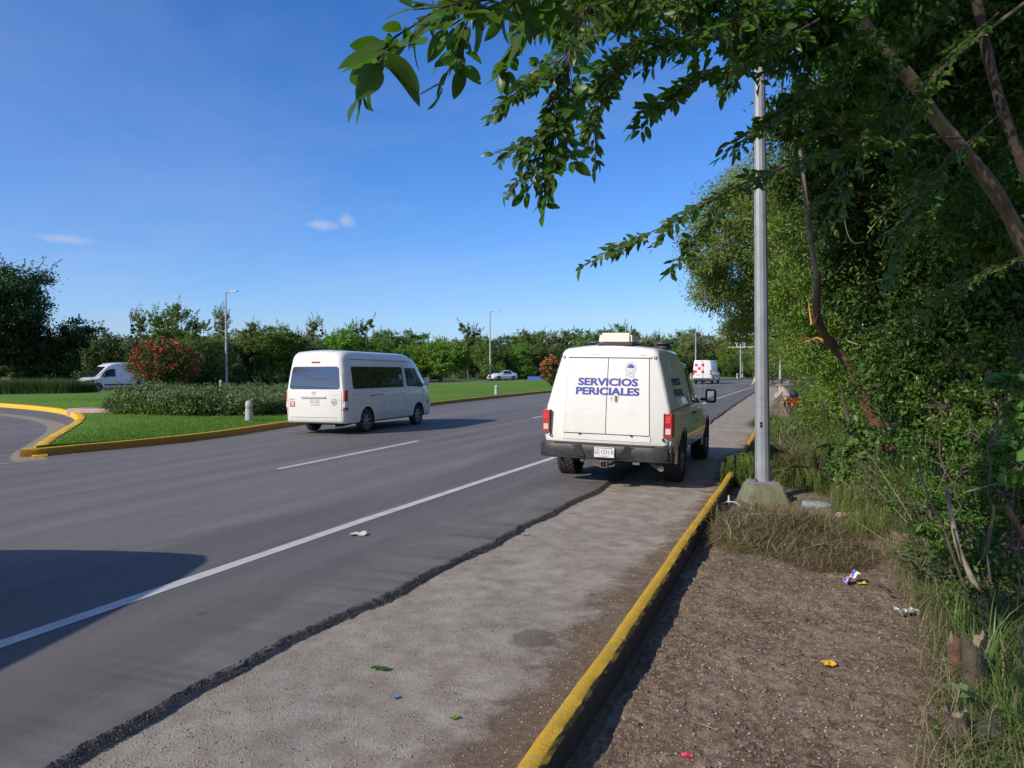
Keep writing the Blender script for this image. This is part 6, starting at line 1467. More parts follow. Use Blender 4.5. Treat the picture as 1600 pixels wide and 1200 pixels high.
SIGN = [('slim bent tree stem leaning right of the broken trunk base', [(1425, 690, 10.4), (1412, 660, 10.4), (1400, 630, 10.3), (1398, 600, 10.3)], .035, .02, BARK),
 ('second slim stem leaning left among leaves right of the broken trunk', [(1466, 700, 9.8), (1450, 670, 9.8), (1430, 640, 9.8), (1412, 620, 9.8)], .034, .02, BARKP),
 ('pale crooked sapling stem rising from the grass above the split stump', [(1556, 990, 4.9), (1540, 950, 4.9), (1520, 905, 4.95), (1500, 870, 5.0), (1488, 815, 5.1), (1478, 760, 5.2)], .024, .014, BARKP),
 ('thin brown stem crossing low at the right edge', [(1618, 880, 5.6), (1600, 840, 5.6), (1572, 790, 5.6)], .03, .02, plain('rusty_bark', (.22, .12, .08), .9, sc=12, bmp=.5)),
 ('shaded stem group left of the reddish trunk base, slanting', [(1332, 690, 11.6), (1322, 640, 11.6), (1312, 600, 11.5)], .045, .025, BARK),
 ('short reddish stem end poking from the leaves at the right edge', [(1575, 598, 6.2), (1555, 590, 6.2), (1542, 582, 6.2)], .03, .026, BARKR)]
for lab, path, r0, r1, mt in SIGN: stem('stem', lab, 'stem', path, r0, r1, mt, n=12, sides=9)

# stumps
def stump(label, x, y, h, r_, seed, mat, split=False):
    t = thing('stump', label, 'tree stump', (x, y, VZ(x, y)-.03)); rs = np.random.RandomState(seed); n = 26; v = []; f = []
    for i in range(9):
        z = h*i/8
        for k in range(n):
            a = 2*math.pi*k/n; rr = r_*(1.25-.35*min(1, i/4))*(1+.10*math.sin(3*a+seed)+.05*math.sin(9*a+2*seed)+rs.uniform(-.03, .03))
            top = h*(.10*math.sin(2*a+seed)+.045*math.sin(7*a)) if i == 8 else 0
            v.append((rr*math.cos(a), rr*math.sin(a)*.85, z+top*(1 if split else .25)))
    for i in range(8):
        for k in range(n): f.append((i*n+k, i*n+(k+1) % n, (i+1)*n+(k+1) % n, (i+1)*n+k))
    me = mesh(v, f); shade(me, 60); ob('bark_shell', me, mat, t)
    c = len(v); top = v[-n:]; vv = top+[(0, 0, h*(.72 if split else .98))]; ob('cut_face', mesh(vv, [(k, (k+1) % n, n) for k in range(n)]), plain('old_cut_wood', (.30, .24, .17), .9, sc=20, c2=(.14, .1, .07), bmp=.5), t)
    return t
RB = plain('rotten_bark', (.11, .082, .062), .95, sc=11, c2=(.055, .042, .033), bmp=.9)
stump('tall split rotten stump with two upright halves in the lower right', .845, 4.46, .34, .052, 1, RB, True)
stump('dark narrower half leaning against the split rotten stump', .775, 4.52, .30, .036, 4, plain('brown_split_wood', (.17, .09, .05), .95, sc=14, c2=(.06, .035, .025), bmp=.8), True)
stump('short knobbly dark stump in the lower right corner', .66, 3.84, .18, .05, 2, RB, True)
stump('pale low stump left of the bushes behind the chips wrapper', .88, 7.75, .20, .085, 3, plain('pale_stump_bark', (.20, .155, .10), .9, sc=10, c2=(.09, .065, .04), bmp=.5))

# ------------------------------------------------------------------ bushes along the verge edge (lit lower growth)
LS = leafmat('shrub_leaf', (.045, .115, .012), (.105, .220, .026), (.16, .20, .04), tr=.3, rough=.35)
def shrub(name, label, L_, seed, mat, dens, per, L, Wf, base_d, droop=.1, spread_c=.2, up=.7):
    px, d = base_d; p = at(px, 700, d); x, y = p[0], p[1]; return vt(name, label, x, y, seed, mat, BARK, L_, dens, per, L, Wf, r0=.016, droop=droop, spread_c=spread_c, stems=4, up=up)
shrub('shrub', 'bright-leaved shrub at the right edge above the split stump', [(1500, 740, 6.6, 60), (1450, 790, 6.6, 55), (1540, 690, 6.8, 65), (1500, 830, 6.3, 60), (1450, 860, 6.2, 45), (1560, 770, 6.4, 60)], 101, LS, 15, 40, .052, .5, (1500, 6.5), spread_c=.14)
shrub('shrub', 'leafy shrub in the middle of the right edge below the dark trees', [(1560, 640, 7.4, 70), (1590, 560, 7.6, 70), (1480, 640, 7.8, 60), (1600, 720, 7.2, 70), (1510, 570, 8, 60)], 102, LS, 13, 40, .06, .5, (1560, 7.4), spread_c=.14)
shrub('shrub', 'shrub with broad pale leaves at the right margin', [(1590, 660, 5.2, 40), (1600, 720, 5.2, 45), (1580, 600, 5.3, 30)], 103, leafmat('broad_leaf', (.07, .16, .03), (.12, .24, .05), tr=.3), 20, 18, .11, .6, (1610, 5.2))
shrub('shrub', 'low dark shrub in the lower right behind the split stump', [(1540, 900, 5.5, 60), (1590, 860, 5.5, 60), (1600, 950, 5.2, 60), (1500, 900, 5.7, 35)], 104, LM['gloss'], 16, 46, .055, .45, (1570, 5.5))
shrub('weed_clump', 'light green weed clump between the pale stump and the reddish trunk', [(1400, 790, 8.2, 45), (1360, 760, 8.8, 40), (1420, 830, 7.8, 35), (1370, 720, 9.6, 40)], 105, leafmat('weed_leaf', (.10, .15, .035), (.17, .22, .06), (.26, .23, .11), tr=.3), 11, 40, .06, .2, (1395, 8.4), spread_c=.3)
shrub('weed_clump', 'weed clump with round heart-shaped leaves at the foot of the broken trunk', [(1330, 720, 10.6, 32), (1350, 690, 10.8, 32), (1310, 745, 10.2, 22)], 106, leafmat('round_leaf', (.08, .17, .04), (.13, .25, .06), tr=.3), 16, 22, .10, .8, (1340, 10.6))
shrub('shrub', 'green shrub filling the verge edge behind the heap of cut branches', [(1300, 640, 13.2, 45), (1340, 650, 12.8, 45), (1270, 660, 14, 35), (1380, 640, 12, 40)], 107, LM['bright'], 10, 40, .07, .4, (1310, 13))
shrub('shrub', 'bright shrub on the verge right of the orange-vested worker', [(1296, 612, 20, 32), (1315, 590, 19, 35)], 108, LM['bright'], 9, 46, .09, .4, (1285, 20))
shrub('shrub', 'dark shrub deep at the right edge below the reddish stem end', [(1570, 800, 7.2, 60), (1520, 700, 8.2, 60), (1610, 780, 7, 60), (1450, 700, 8.8, 50)], 109, LM['gloss'], 20, 46, .06, .5, (1560, 7.6))

shrub('shrub', 'low tangled shrub with small leaves beside the split stump', [(1470, 900, 5.6, 50), (1520, 960, 5.0, 55), (1570, 1010, 4.7, 60), (1600, 930, 4.9, 60), (1440, 880, 6, 30)], 110, LM['gloss'], 20, 40, .045, .5, (1530, 5.1), spread_c=.2)
shrub('shrub', 'shaded tangle of stems and leaves rising behind the pale stump', [(1440, 800, 7.4, 50), (1480, 860, 6.4, 50), (1430, 720, 8, 40), (1490, 780, 7, 50)], 111, LM['gloss'], 14, 40, .05, .45, (1470, 6.9), spread_c=.2)
# vines and loose twigs in front of the dark trees
def vine(label, path, r_, leafy, seed, mat=None):
    pts = densify([at(*q) for q in path], 24); b0 = pts[0].copy(); t = thing('vine', label, 'vine', tuple(b0)); m = MB(); m.tube([p-b0 for p in pts], r_, 6); ob('stem', m.me(60), mat or BARKP, t)
    if leafy:
        rs = np.random.RandomState(seed); n = len(pts); idx = np.repeat(np.arange(2, n), leafy); k = len(idx)
        v, f = leaf_quads((pts-b0)[idx]+rs.normal(size=(k, 3))*.03, rdir(rs, k)+np.array([0, 0, -.3]), rdir(rs, k)+np.array([0, 0, .6]), .06*rs.uniform(.6, 1.2, k), .022); ob('leaves', mesh(v, f), LM['bright'], t)
vine('thin arching pale vine in front of the dark trees right of the near lamp post', [(1355, 365, 6), (1375, 340, 6), (1400, 315, 6), (1430, 298, 6), (1465, 280, 6)], .004, 3, 1)
vine('curled light vine loop hanging in the dark foliage', [(1318, 330, 6.2), (1322, 360, 6.2), (1332, 382, 6.2), (1350, 378, 6.2)], .004, 0, 2)
vine('pale forked twig in the dark foliage at the upper right', [(1512, 228, 5.8), (1530, 212, 5.8), (1556, 215, 5.8)], .006, 0, 3)
vine('long horizontal twig low in the thicket at the right', [(1505, 770, 6.0), (1540, 760, 6.0), (1570, 752, 6.0), (1600, 742, 6.0)], .006, 0, 4)
vine('pale twig slanting over the shaded undergrowth right of the broken trunk', [(1365, 603, 9.6), (1390, 607, 9.6), (1415, 613, 9.6)], .006, 0, 5)
vine('short pale stick lying across the foliage at the right edge', [(1515, 343, 6.5), (1545, 341, 6.5), (1568, 344, 6.5)], .010, 0, 6)
# ------------------------------------------------------------------ lamp posts, bollards, gantry, people, heaps and litter
GALV = plain('galvanised_steel', (.34, .355, .375), .5, .35, sc=2.5, c2=(.24, .255, .275), bmp=.15, bsc=60)
GALVD = plain('painted_steel_post', (.42, .43, .45), .55, .2, sc=3)
MOSS = plain('mossy_concrete', (.22, .21, .15), .95, sc=6, c2=(.11, .13, .055), bmp=.7)
def frustum(b0, b1, z0, z1, bev=.02):
    m = MB(); v = [(-b0, -b0, z0), (b0, -b0, z0), (b0, b0, z0), (-b0, b0, z0), (-b1, -b1, z1), (b1, -b1, z1), (b1, b1, z1), (-b1, b1, z1)]
    m.add(v, [(0, 1, 5, 4), (1, 2, 6, 5), (2, 3, 7, 6), (3, 0, 4, 7), (4, 5, 6, 7), (3, 2, 1, 0)]); me = m.me(30, False)
    bm = bmesh.new(); bm.from_mesh(me); bmesh.ops.bevel(bm, geom=list(bm.edges), offset=bev, segments=2, affect='EDGES'); bmesh.ops.triangulate(bm, faces=bm.faces); bmesh.ops.subdivide_edges(bm, edges=bm.edges, cuts=2, use_grid_fill=True)
    for v_ in bm.verts: v_.co += Vector((vn2(v_.co.z, v_.co.y, 9, 1), vn2(v_.co.x, v_.co.z, 9, 2), vn2(v_.co.x, v_.co.y, 9, 3)))*.006
    bm.to_mesh(me); bm.free(); return shade(me, 40)
px_, py_ = -.46, 10.28; pz = VZ(px_, py_)-.05
lp = thing('lamp_post', 'tall galvanised lamp post on a mossy concrete footing beside the yellow kerb', 'lamp post', (px_, py_, pz), R(21)); lp.rotation_euler = (R(.1), R(-.6), R(21))
ob('footing', frustum(.28, .19, 0, .29), MOSS, lp)
ob('base_plate', MB().box((0, 0, .302), (.33, .33, .022)).me(30, False), GALV, lp)
for sx in (-1, 1):
    for sy in (-1, 1): ob('anchor_bolt', MB().lathe([(.0, .36), (.012, .36), (.012, .34), (.024, .34), (.024, .313), (0, .313)], 6, (sx*.125, sy*.125, 0)).me(30, False), M_STEEL, lp)
pm = MB().lathe([(.098, .312), (.094, 1.2), (.086, 3), (.079, 4.5), (.079, 4.52), (.066, 7), (.056, 9.2), (0, 9.2)], 12); ob('pole', pm.me(25), GALV, lp)
ob('weld_band', MB().lathe([(.0865, 1.30), (.0975, 1.305), (.0975, 1.315), (.0865, 1.32)], 12).me(25), GALV, lp)
for i, z in enumerate((.74, .78)): ob('stencil_mark', MB().box((-.045, -.0925, z+.3), (.03, .004, .03)).me(30, False), M_UND, lp)
ob('lamp_arm', MB().tube([(0, 0, 9.1), (0, -.1, 9.35), (-.5, -.1, 9.5), (-1.2, -.1, 9.55)], .035, 8).me(), GALV, lp)
ob('lamp_head', MB().box((-1.45, -.1, 9.55), (.6, .24, .09)).me(30, False), GALVD, lp)
def lamp(label, px, topy, depth, arm=1, group=None, w=.09):
    p = at(px, 600, depth); z = float(gz(p[0], p[1])); h = at(px, topy, depth)[2]-z
    t = thing('lamp_post', label, 'lamp post', (p[0], p[1], z), 0, group)
    ob('pole', MB().lathe([(w*1.35, 0), (w*1.2, h*.3), (w*.75, h-.05), (0, h)], 10).me(), GALVD, t)
    ob('footing', MB().lathe([(.35, -.1), (.30, .25), (.0, .27)], 4).me(30, False), M_CONC, t)
    ob('lamp_arm', MB().tube([(0, 0, h-.12), (arm*.35, 0, h+.02), (arm*.7, 0, h+.05)], .045, 6).me(), GALVD, t)
    ob('lamp_head', MB().box((arm*1.0, 0, h+.06), (.75, .28, .10)).me(30, False), plain('lamp_housing', (.62, .64, .66), .4), t); return t
lamp('slim lamp post rising right of the red flowering bush', 354, 457, 69, 1)
lamp('slim lamp post beside the distant saloon car', 766, 487, 94, 1)
lamp('far lamp post rising above the trees over the pickup canopy', 978, 505, 120, 1)
lamp('far lamp post standing behind the delivery van', 1087, 519, 112, 1)
t = lamp('thin pale post standing right behind the crouching workers', 1219, 545, 45, -1, w=.07)
lamp('lamp post at the far road bend beside the sign gantry', 1160, 527, 118, 1)
def bollard(label, px, py, top, depth=None):
    p = np.array(at(px, py, depth)) if depth else None
    if depth is None: x, y = px, py
    else: x, y = p[0], p[1]
    h = top; t = thing('bollard', label, 'bollard', (x, y, LZ(x, y)-.02), 0)
    m = MB().lathe([(.115, 0), (.11, h*.55), (.11, h*.60), (.098, h*.605), (.098, h*.625), (.11, h*.63), (.11, h*.70), (.098, h*.705), (.098, h*.725), (.11, h*.73), (.11, h*.80), (.10, h*.91), (.065, h*.98), (0, h)], 18)
    ob('post', m.me(40), plain('weathered_concrete', (.46, .45, .42), .9, sc=7, c2=(.32, .31, .28), bmp=.4), t)
    ob('reflector_band', MB().lathe([(.1115, h*.64), (.1125, h*.645), (.1125, h*.685), (.1115, h*.69)], 18).me(), plain('grey_band', (.25, .25, .25), .6), t); return t
bollard('concrete bollard with ringed top on the kerb lawn left of the passenger van', -16.0, 18.35, .66)
bollard('concrete bollard on the lawn below the distant saloon car', -17.75, 42.6, .62)
bollard('far concrete bollard poking up behind the purple flower hedge', 345, 607, .75, 56)
bollard('far concrete bollard on the grass right of the delivery van', 1152, 590, .8, 104)
bollard('far concrete bollard left of the delivery van', 1080, 592, .8, 100)
# sign gantry seen end-on at the bend
p = at(1157, 590, 112); z = float(gz(p[0], p[1])); sg = thing('sign_gantry', 'white rectangular sign frame on a post at the far road bend', 'sign', (p[0], p[1], z), R(10))
WHT = plain('white_sign_paint', (.62, .63, .62), .6); s_ = 112/1150
ob('post', MB().tube([(0, 0, 0), (0, 0, 58*s_)], .09, 8).me(), GALVD, sg)
for nm, c_, d_ in (('rail', (-.6, 0, 59*s_-.3), (2.6, .12, .14)), ('rail', (.4, 0, 52.5*s_-.3), (4.2, .12, .14)), ('upright', (-.55, 0, 55.7*s_-.3), (.14, .12, .62)), ('upright', (.55, 0, 55.7*s_-.3), (.14, .12, .62))): ob(nm, MB().box(c_, d_).me(30, False), WHT, sg)
# blue box and dark kerb beyond the lawn
p = at(836, 596, 100); bx = thing('blue_bin', 'low blue rectangular box beyond the lawn right of the distant saloon car', 'box', (p[0], p[1], float(gz(p[0], p[1]))+.1), R(12))
bl = plain('blue_paint', (.045, .13, .50), .6); ob('body', MB().box((0, 0, .25), (1.95, .6, .5)).me(30, False), bl, bx); ob('lid', MB().box((0, 0, .52), (2.0, .66, .05)).me(30, False), bl, bx)
p = at(856, 595, 101); lw = thing('low_wall', 'low dark wall at the end of the blue box', 'wall', (p[0], p[1], float(gz(p[0], p[1]))+.1), R(12)); ob('wall_body', MB().box((.2, 0, .2), (2.0, .3, .42)).me(30, False), plain('dark_wall', (.09, .085, .08), .9), lw); ob('coping', MB().box((.2, 0, .43), (2.06, .36, .04)).me(30, False), M_KGR, lw)

# ---- people: two workers bent over the weeds, a third behind the lamp post
def person(label, x, y, rz, joints, edges, mats, regions, parts, h=1.0, group=None):
    t = thing('person', label, 'person', (x, y, VZ(x, y)), rz)
    me = bpy.data.meshes.new('body'); me.from_pydata([j[0] for j in joints], edges, [])
    o = ob('body', me, None, t); md = o.modifiers.new('s', 'SKIN'); md.use_smooth_shade = True
    for i, j in enumerate(joints): me.skin_vertices[0].data[i].radius = (j[1], j[1]*(j[2] if len(j) > 2 else 1)); me.skin_vertices[0].data[i].use_root = (i == 0)
    sb = o.modifiers.new('d', 'SUBSURF'); sb.levels = 2; sb.render_levels = 2
    bpy.context.view_layer.update(); dg = bpy.context.evaluated_depsgraph_get(); nm = bpy.data.meshes.new_from_object(o.evaluated_get(dg)); o.modifiers.clear(); o.data = nm
    for m in mats: nm.materials.append(m)
    for p_ in nm.polygons: p_.material_index = regions(p_.center); p_.use_smooth = True
    for nmn, m_, mt in parts: ob(nmn, m_, mt, t)
    return t
SKIN = plain('skin', (.30, .165, .105), .6, sc=10); SHIRT = plain('beige_shirt', (.48, .40, .29), .9, sc=9, c2=(.34, .28, .20), bmp=.3); TROU = plain('khaki_trousers', (.24, .17, .10), .9, sc=8, bmp=.3); HAIR = plain('dark_hair', (.015, .012, .01), .7)
VEST = plain('orange_vest', (.80, .13, .015), .7, sc=8, c2=(.60, .09, .01), bmp=.2); CAPM = plain('grey_cap', (.10, .09, .09), .8); BAGM = plain('dark_blue_bag', (.02, .022, .05), .7, sc=6, bmp=.4); JEAN = plain('jeans', (.06, .08, .14), .9); BOOT = plain('boot', (.03, .025, .02), .8)
# local frame: x to the right of the figure as seen, the figure faces -x (leftwards), y away
def crouch(dx=0):
    J = [((0, 0, .40), .17), ((-.06, 0, .56), .185), ((-.13, 0, .74), .20, .85), ((-.20, 0, .90), .18, .85), ((-.29, 0, 1.00), .055), ((-.36, 0, 1.10), .095, .85), ((-.40, 0, 1.17), .08),
         ((-.26, .17, .90), .062), ((-.42, .21, .72), .046), ((-.58, .14, .58), .036), ((-.64, .11, .54), .03),
         ((-.26, -.17, .90), .062), ((-.40, -.22, .70), .046), ((-.56, -.15, .55), .036), ((-.62, -.12, .51), .03),
         ((-.02, .11, .38), .10), ((-.34, .17, .46), .075), ((-.16, .14, .10), .055), ((-.28, .15, .04), .045),
         ((-.02, -.11, .38), .10), ((-.36, -.15, .44), .075), ((-.12, -.14, .10), .055), ((-.24, -.15, .04), .045)]
    E_ = [(0, 1), (1, 2), (2, 3), (3, 4), (4, 5), (5, 6), (3, 7), (7, 8), (8, 9), (9, 10), (3, 11), (11, 12), (12, 13), (13, 14), (0, 15), (15, 16), (16, 17), (17, 18), (0, 19), (19, 20), (20, 21), (21, 22)]
    return J, E_
def head_parts(c, hair=HAIR, cap=None, face=(-1, 0, -.35)):
    c = Vector(c); d = Vector(face).normalized(); out = []
    m = MB().lathe([(0, -.10), (.06, -.085), (.095, -.03), (.102, .03), (.085, .085), (.045, .115), (0, .12)], 16, (c.x, c.y, c.z)); out.append(('head', m.me(60), SKIN))
    m = MB().lathe([(.106, .0), (.110, .04), (.093, .095), (.05, .128), (0, .135)], 16, (c.x+.012, c.y, c.z)); out.append(('cap' if cap else 'hair', m.me(60), cap or hair))
    if cap: out.append(('cap_brim', MB().box((c.x-.13, c.y, c.z+.02), (.10, .12, .012)).me(30, False), cap))
    f_ = c+Vector((-.098, 0, -.015)); out.append(('nose', MB().lathe([(0, -.03), (.014, -.005), (.014, .005), (0, .02)], 6, (f_.x-.008, f_.y, f_.z-.005)).me(), SKIN))
    for s_ in (-1, 1):
        out.append(('ear', MB().lathe([(0, -.028), (.012, -.01), (.014, .01), (0, .028)], 6, (c.x+.01, c.y+s_*.10, c.z)).me(), SKIN)); out.append(('eye', MB().lathe([(0, -.008), (.008, 0), (0, .008)], 6, (c.x-.092, c.y+s_*.034, c.z+.015)).me(), HAIR))
    return out
def hand(c, sy, d=(-1, 0, -.6)):
    c = Vector(c); d = Vector(d).normalized(); m = MB(); m.box(c, (.07, .07, .03), Vector((1, 0, 0)).rotation_difference(d).to_matrix())
    for k in range(4):
        o = c+d*.03+Vector((0, (k-1.5)*.018, 0)); l = (.05, .06, .055, .042)[k]; m.tube([o, o+d*l*.6, o+d*l*.9+Vector((0, 0, -.02))], [.009, .008, .006], 5)
    m.tube([c+Vector((0, sy*.03, 0)), c+Vector((-.03, sy*.055, -.01)), c+Vector((-.055, sy*.05, -.03))], [.011, .009, .007], 5); return m.me(60)
J, E_ = crouch()
def reg1(c):
    if c.z < .09: return 3
    if c.x < -.52 and c.z < .70 and c.z > .3: return 2
    if c.z > 1.0: return 2
    if c.z > .52 and c.x > -.5: return 0
    return 1 if c.z < .52 else 0
bag = MB().lathe([(0, -.20), (.13, -.17), (.18, -.06), (.17, .06), (.10, .16), (.05, .20), (0, .20)], 14, (.16, -.05, .72)).me(60)
q = at(1228, 645, 28.6)
w1 = person('crouching worker in beige shirt and grey cap carrying a dark bag on the back', q[0]+.15, q[1]-.1, R(-12), J, E_, [SHIRT, TROU, SKIN, BOOT], reg1, [p_ for p_ in head_parts((-.41, 0, 1.20), cap=CAPM)]+[('bag', bag, BAGM), ('bag_strap', MB().tube([(.12, .12, .80), (-.06, .17, 1.0), (-.24, .10, 1.04), (-.34, -.02, .92)], .014, 5).me(), BAGM), ('hand', hand((-.66, .11, .52), 1), SKIN), ('hand', hand((-.64, -.12, .50), -1), SKIN)])
w1.scale = (.92, 1.1, 1.02)
J2 = [((.10, 0, .44), .14), ((-.02, 0, .54), .15), ((-.14, 0, .60), .16, .85), ((-.26, 0, .64), .145, .85), ((-.36, 0, .66), .055), ((-.45, 0, .66), .09), ((-.52, 0, .64), .075)]+[((-.26, .17, .60), .06), ((-.36, .20, .40), .045), ((-.42, .14, .22), .034), ((-.45, .12, .15), .028), ((-.26, -.17, .60), .06), ((-.34, -.20, .40), .045), ((-.44, -.14, .24), .034), ((-.47, -.12, .17), .028)]+J[15:]
def reg2(c):
    if c.z < .09: return 3
    if c.x < -.34 and (c.z > .56 or c.z < .26): return 2
    if c.x < .04 and c.z > .42: return 0
    return 1
q = at(1246, 646, 26.6)
vest = MB().lathe([(.0, -.20), (.15, -.19), (.195, -.05), (.19, .10), (.13, .20), (.0, .21)], 16, (0, 0, 0)); vm = vest.me(60)
for v_ in vm.vertices: x, y, z = v_.co; v_.co = (-.10-z*.95, y*1.02, .585+x*.80+z*-.22)
w2 = person('worker in an orange vest bent low over the weeds beside the crouching worker', q[0]+.05, q[1], R(25), J2, E_, [VEST, JEAN, SKIN, BOOT], reg2, head_parts((-.50, 0, .66), hair=plain('straw_hat', (.42, .33, .18), .8))+[('vest', vm, VEST), ('hand', hand((-.47, .12, .13), 1), SKIN), ('hand', hand((-.49, -.12, .15), -1), SKIN)])
# third worker, standing, almost wholly behind the lamp post
J3 = [((0, 0, .92), .14), ((0, 0, 1.08), .14), ((-.02, 0, 1.25), .16, .8), ((-.03, 0, 1.40), .15, .7), ((-.04, 0, 1.50), .055), ((-.06, 0, 1.62), .09), ((-.06, 0, 1.68), .08),
      ((-.03, .19, 1.40), .06), ((-.06, .24, 1.16), .045), ((-.24, .18, 1.00), .035), ((-.31, .16, .98), .03), ((-.03, -.19, 1.40), .06), ((-.08, -.25, 1.16), .045), ((-.26, -.18, 1.02), .035), ((-.33, -.16, 1.0), .03),
      ((0, .10, .88), .10), ((-.03, .12, .50), .07), ((.0, .13, .10), .05), ((-.12, .13, .04), .045), ((0, -.10, .88), .10), ((-.05, -.12, .50), .07), ((-.02, -.13, .10), .05), ((-.14, -.13, .04), .045)]
reg3 = lambda c: 3 if c.z < .09 else (2 if (c.z > 1.5 or (c.x < -.2 and c.z > .8)) else (0 if c.z > .9 else 1))
q = at(1184, 640, 33)
w3 = person('worker in a pale shirt standing mostly hidden behind the near lamp post', q[0]+.02, q[1], R(-30), J3, E_, [plain('cream_shirt', (.60, .52, .36), .9, sc=8), TROU, SKIN, BOOT], reg3, head_parts((-.07, 0, 1.64))+[('hand', hand((-.34, .16, .97), 1), SKIN), ('hand', hand((-.36, -.16, .99), -1), SKIN)])
w3.scale = (.95,)*3

HAY = leafmat('hay', (.085, .060, .030), (.29, .225, .12), (.10, .15, .03), tr=.15, rough=.75)
# ---- heaps of cut grass and branches
def heap(name, label, cat, cx, cy, rx, ry, h, n, lmin, lmax, w, mat, seed, flat=.55, rz=0.0, green=None):
    rs = np.random.RandomState(seed); t = thing(name, label, cat, (cx, cy, VZ(cx, cy)), rz)
    r_ = np.sqrt(rs.uniform(0, 1, n)); a = rs.uniform(0, 6.28, n); x = r_*np.cos(a)*rx; y = r_*np.sin(a)*ry
    hh = h*(1-r_**2)**.8*(.75+.25*fbm(x+cx, y+cy, 2.2, 2, seed)); z = hh*rs.uniform(.1, 1, n)**.45
    base_ = np.stack([x, y, z], 1); d = rdir(rs, n); d[:, 2] = d[:, 2]*.45+.10; d += np.stack([x/rx, y/ry, x*0], 1)*.12; d /= np.linalg.norm(d, axis=1)[:, None]
    l = rs.uniform(lmin, lmax, n); s_ = np.cross(d, [0, 0, 1.]); s_ /= np.maximum(1e-6, np.linalg.norm(s_, axis=1))[:, None]; ww = w*rs.uniform(.5, 1.6, n); V = []
    bend = rs.normal(size=(n, 3))*.25; bend[:, 2] = -np.abs(bend[:, 2])-.1
    for k in range(4):
        tt = k/3; c = base_+d*(l*tt)[:, None]+bend*(l*tt*tt)[:, None]; c[:, 2] = np.maximum(c[:, 2], .004+.012*rs.uniform(0, 1, n)); wd = ww*(1-.75*tt)*.5; V += [c-s_*wd[:, None], c+s_*wd[:, None]]
    V = np.stack(V, 1); i = np.arange(n)[:, None]*8; F = np.concatenate([np.concatenate([i+2*k, i+2*k+1, i+2*k+3, i+2*k+2], 1) for k in range(3)])
    ob('loose_stalks', mesh(V.reshape(-1, 3), F), mat, t)['kind'] = 'stuff'
    # sticks through the heap
    m = MB()
    for k in range(10):
        a = rs.uniform(0, 6.28); p0 = np.array([math.cos(a)*rx*.7, math.sin(a)*ry*.7, .03]); p1 = -p0*rs.uniform(.2, .9)+np.array([0, 0, h*rs.uniform(.6, 1.1)]); m.tube([p0, (p0+p1)/2+rs.normal(size=3)*.03, p1], [.007, .006, .003], 5)
    ob('sticks', m.me(60), BARKP, t)['kind'] = 'stuff'
    return t
heap('grass_pile', 'brownish pile of cut grass on the dirt in front of the lamp post footing', 'pile of cut grass', -.26, 8.3, .72, 1.1, .21, 9000, .10, .36, .0075, HAY, 1)
heap('grass_pile', 'low trailing end of cut roots running right of the large grass pile', 'pile of cut grass',   .20, 7.45, .46, .66, .14, 4200, .07, .22, .006, leafmat('dead_roots', (.10, .065, .035), (.20, .14, .08), (.12, .15, .04), tr=.1, rough=.8), 2)
heap('grass_pile', 'heap of cut green branches over the yellow kerb left of the lamp post', 'pile of cut branches', -.80, 12.6, .34, 1.15, .42, 7000, .12, .34, .010, leafmat('wilted_green', (.075, .115, .022), (.135, .18, .045), (.22, .19, .09), tr=.2, rough=.6), 3, .2)
heap('grass_pile', 'mound of cut grass with hanging fronds right behind the lamp post', 'pile of cut branches', .15, 12.3, .75, 1.0, .50, 11000, .12, .36, .009, leafmat('wilted_olive', (.085, .11, .028), (.17, .17, .06), (.26, .22, .11), tr=.2, rough=.6), 4, .35)
heap('grass_pile', 'straw-coloured heap of cut grass farther behind the lamp post', 'pile of cut grass', -.05, 15.6, 1.0, 1.6, .38, 9000, .15, .4, .011, GRH, 5)
heap('grass_pile', 'pale green heap of cut weeds between the lamp post and the workers', 'pile of cut grass', -.1, 20.5, .9, 2.2, .42, 8000, .2, .5, .016, leafmat('cut_weeds', (.10, .14, .035), (.18, .20, .07), (.30, .26, .13), tr=.2, rough=.6), 6)
heap('grass_pile', 'small heap of green cuttings by the kerb end in front of the workers', 'pile of cut grass', -.9, 24.5, .5, 1.6, .28, 3500, .2, .5, .018, leafmat('cut_weeds_green', (.08, .14, .03), (.15, .20, .05), tr=.2, rough=.6), 7)
# hanging fronds (fine drooping foliage on cut branches)
def fronds(label, cx, cy, z, rx, ry, n, seed, ln=.34):
    rs = np.random.RandomState(seed); t = thing('cut_branch', label, 'branch', (cx, cy, VZ(cx, cy)))
    V = []; F = []; m = MB(); o = 0
    m.tube([(-rx*1.3, -ry*.3, z*.75), (-rx*.3, 0, z), (rx*.6, ry*.2, z*.95), (rx*1.3, ry*.3, z*.55)], [.014, .012, .009, .004], 6)
    ob('stem', m.me(60), BARK, t)
    P_ = []; A_ = []
    for k in range(n):
        x = rs.uniform(-1, 1)*rx; y = rs.normal()*ry*.35; l = ln*rs.uniform(.6, 1.1); c = np.array([x, y, z*(1-.25*(x/rx)**2)]); q = 26
        tt = np.linspace(0, 1, q); pos = c[None]+np.stack([tt*rs.normal()*.06, tt*(-.06+rs.normal()*.05), -tt*l+.05*np.sin(tt*3)], 1); pos[:, 2] = np.maximum(pos[:, 2], .01)
        for sg in (-1, 1): P_.append(pos+np.array([sg*.011, 0, 0])); A_.append(np.tile(np.array([sg*.7, 0, -.8]), (q, 1))+rs.normal(size=(q, 3))*.2)
    P_ = np.concatenate(P_); A_ = np.concatenate(A_); v, f = leaf_quads(P_, A_, rdir(rs, len(P_))*.5+np.array([0, -1., .3]), .034, .008); ob('foliage', mesh(v, f), leafmat('frond', (.065, .12, .015), (.125, .19, .035), (.20, .18, .06), tr=.25), t)
fronds('drooping feathery green cuttings over the kerb just left of the lamp post', -.85, 12.0, .45, .26, .5, 34, 11, .42)
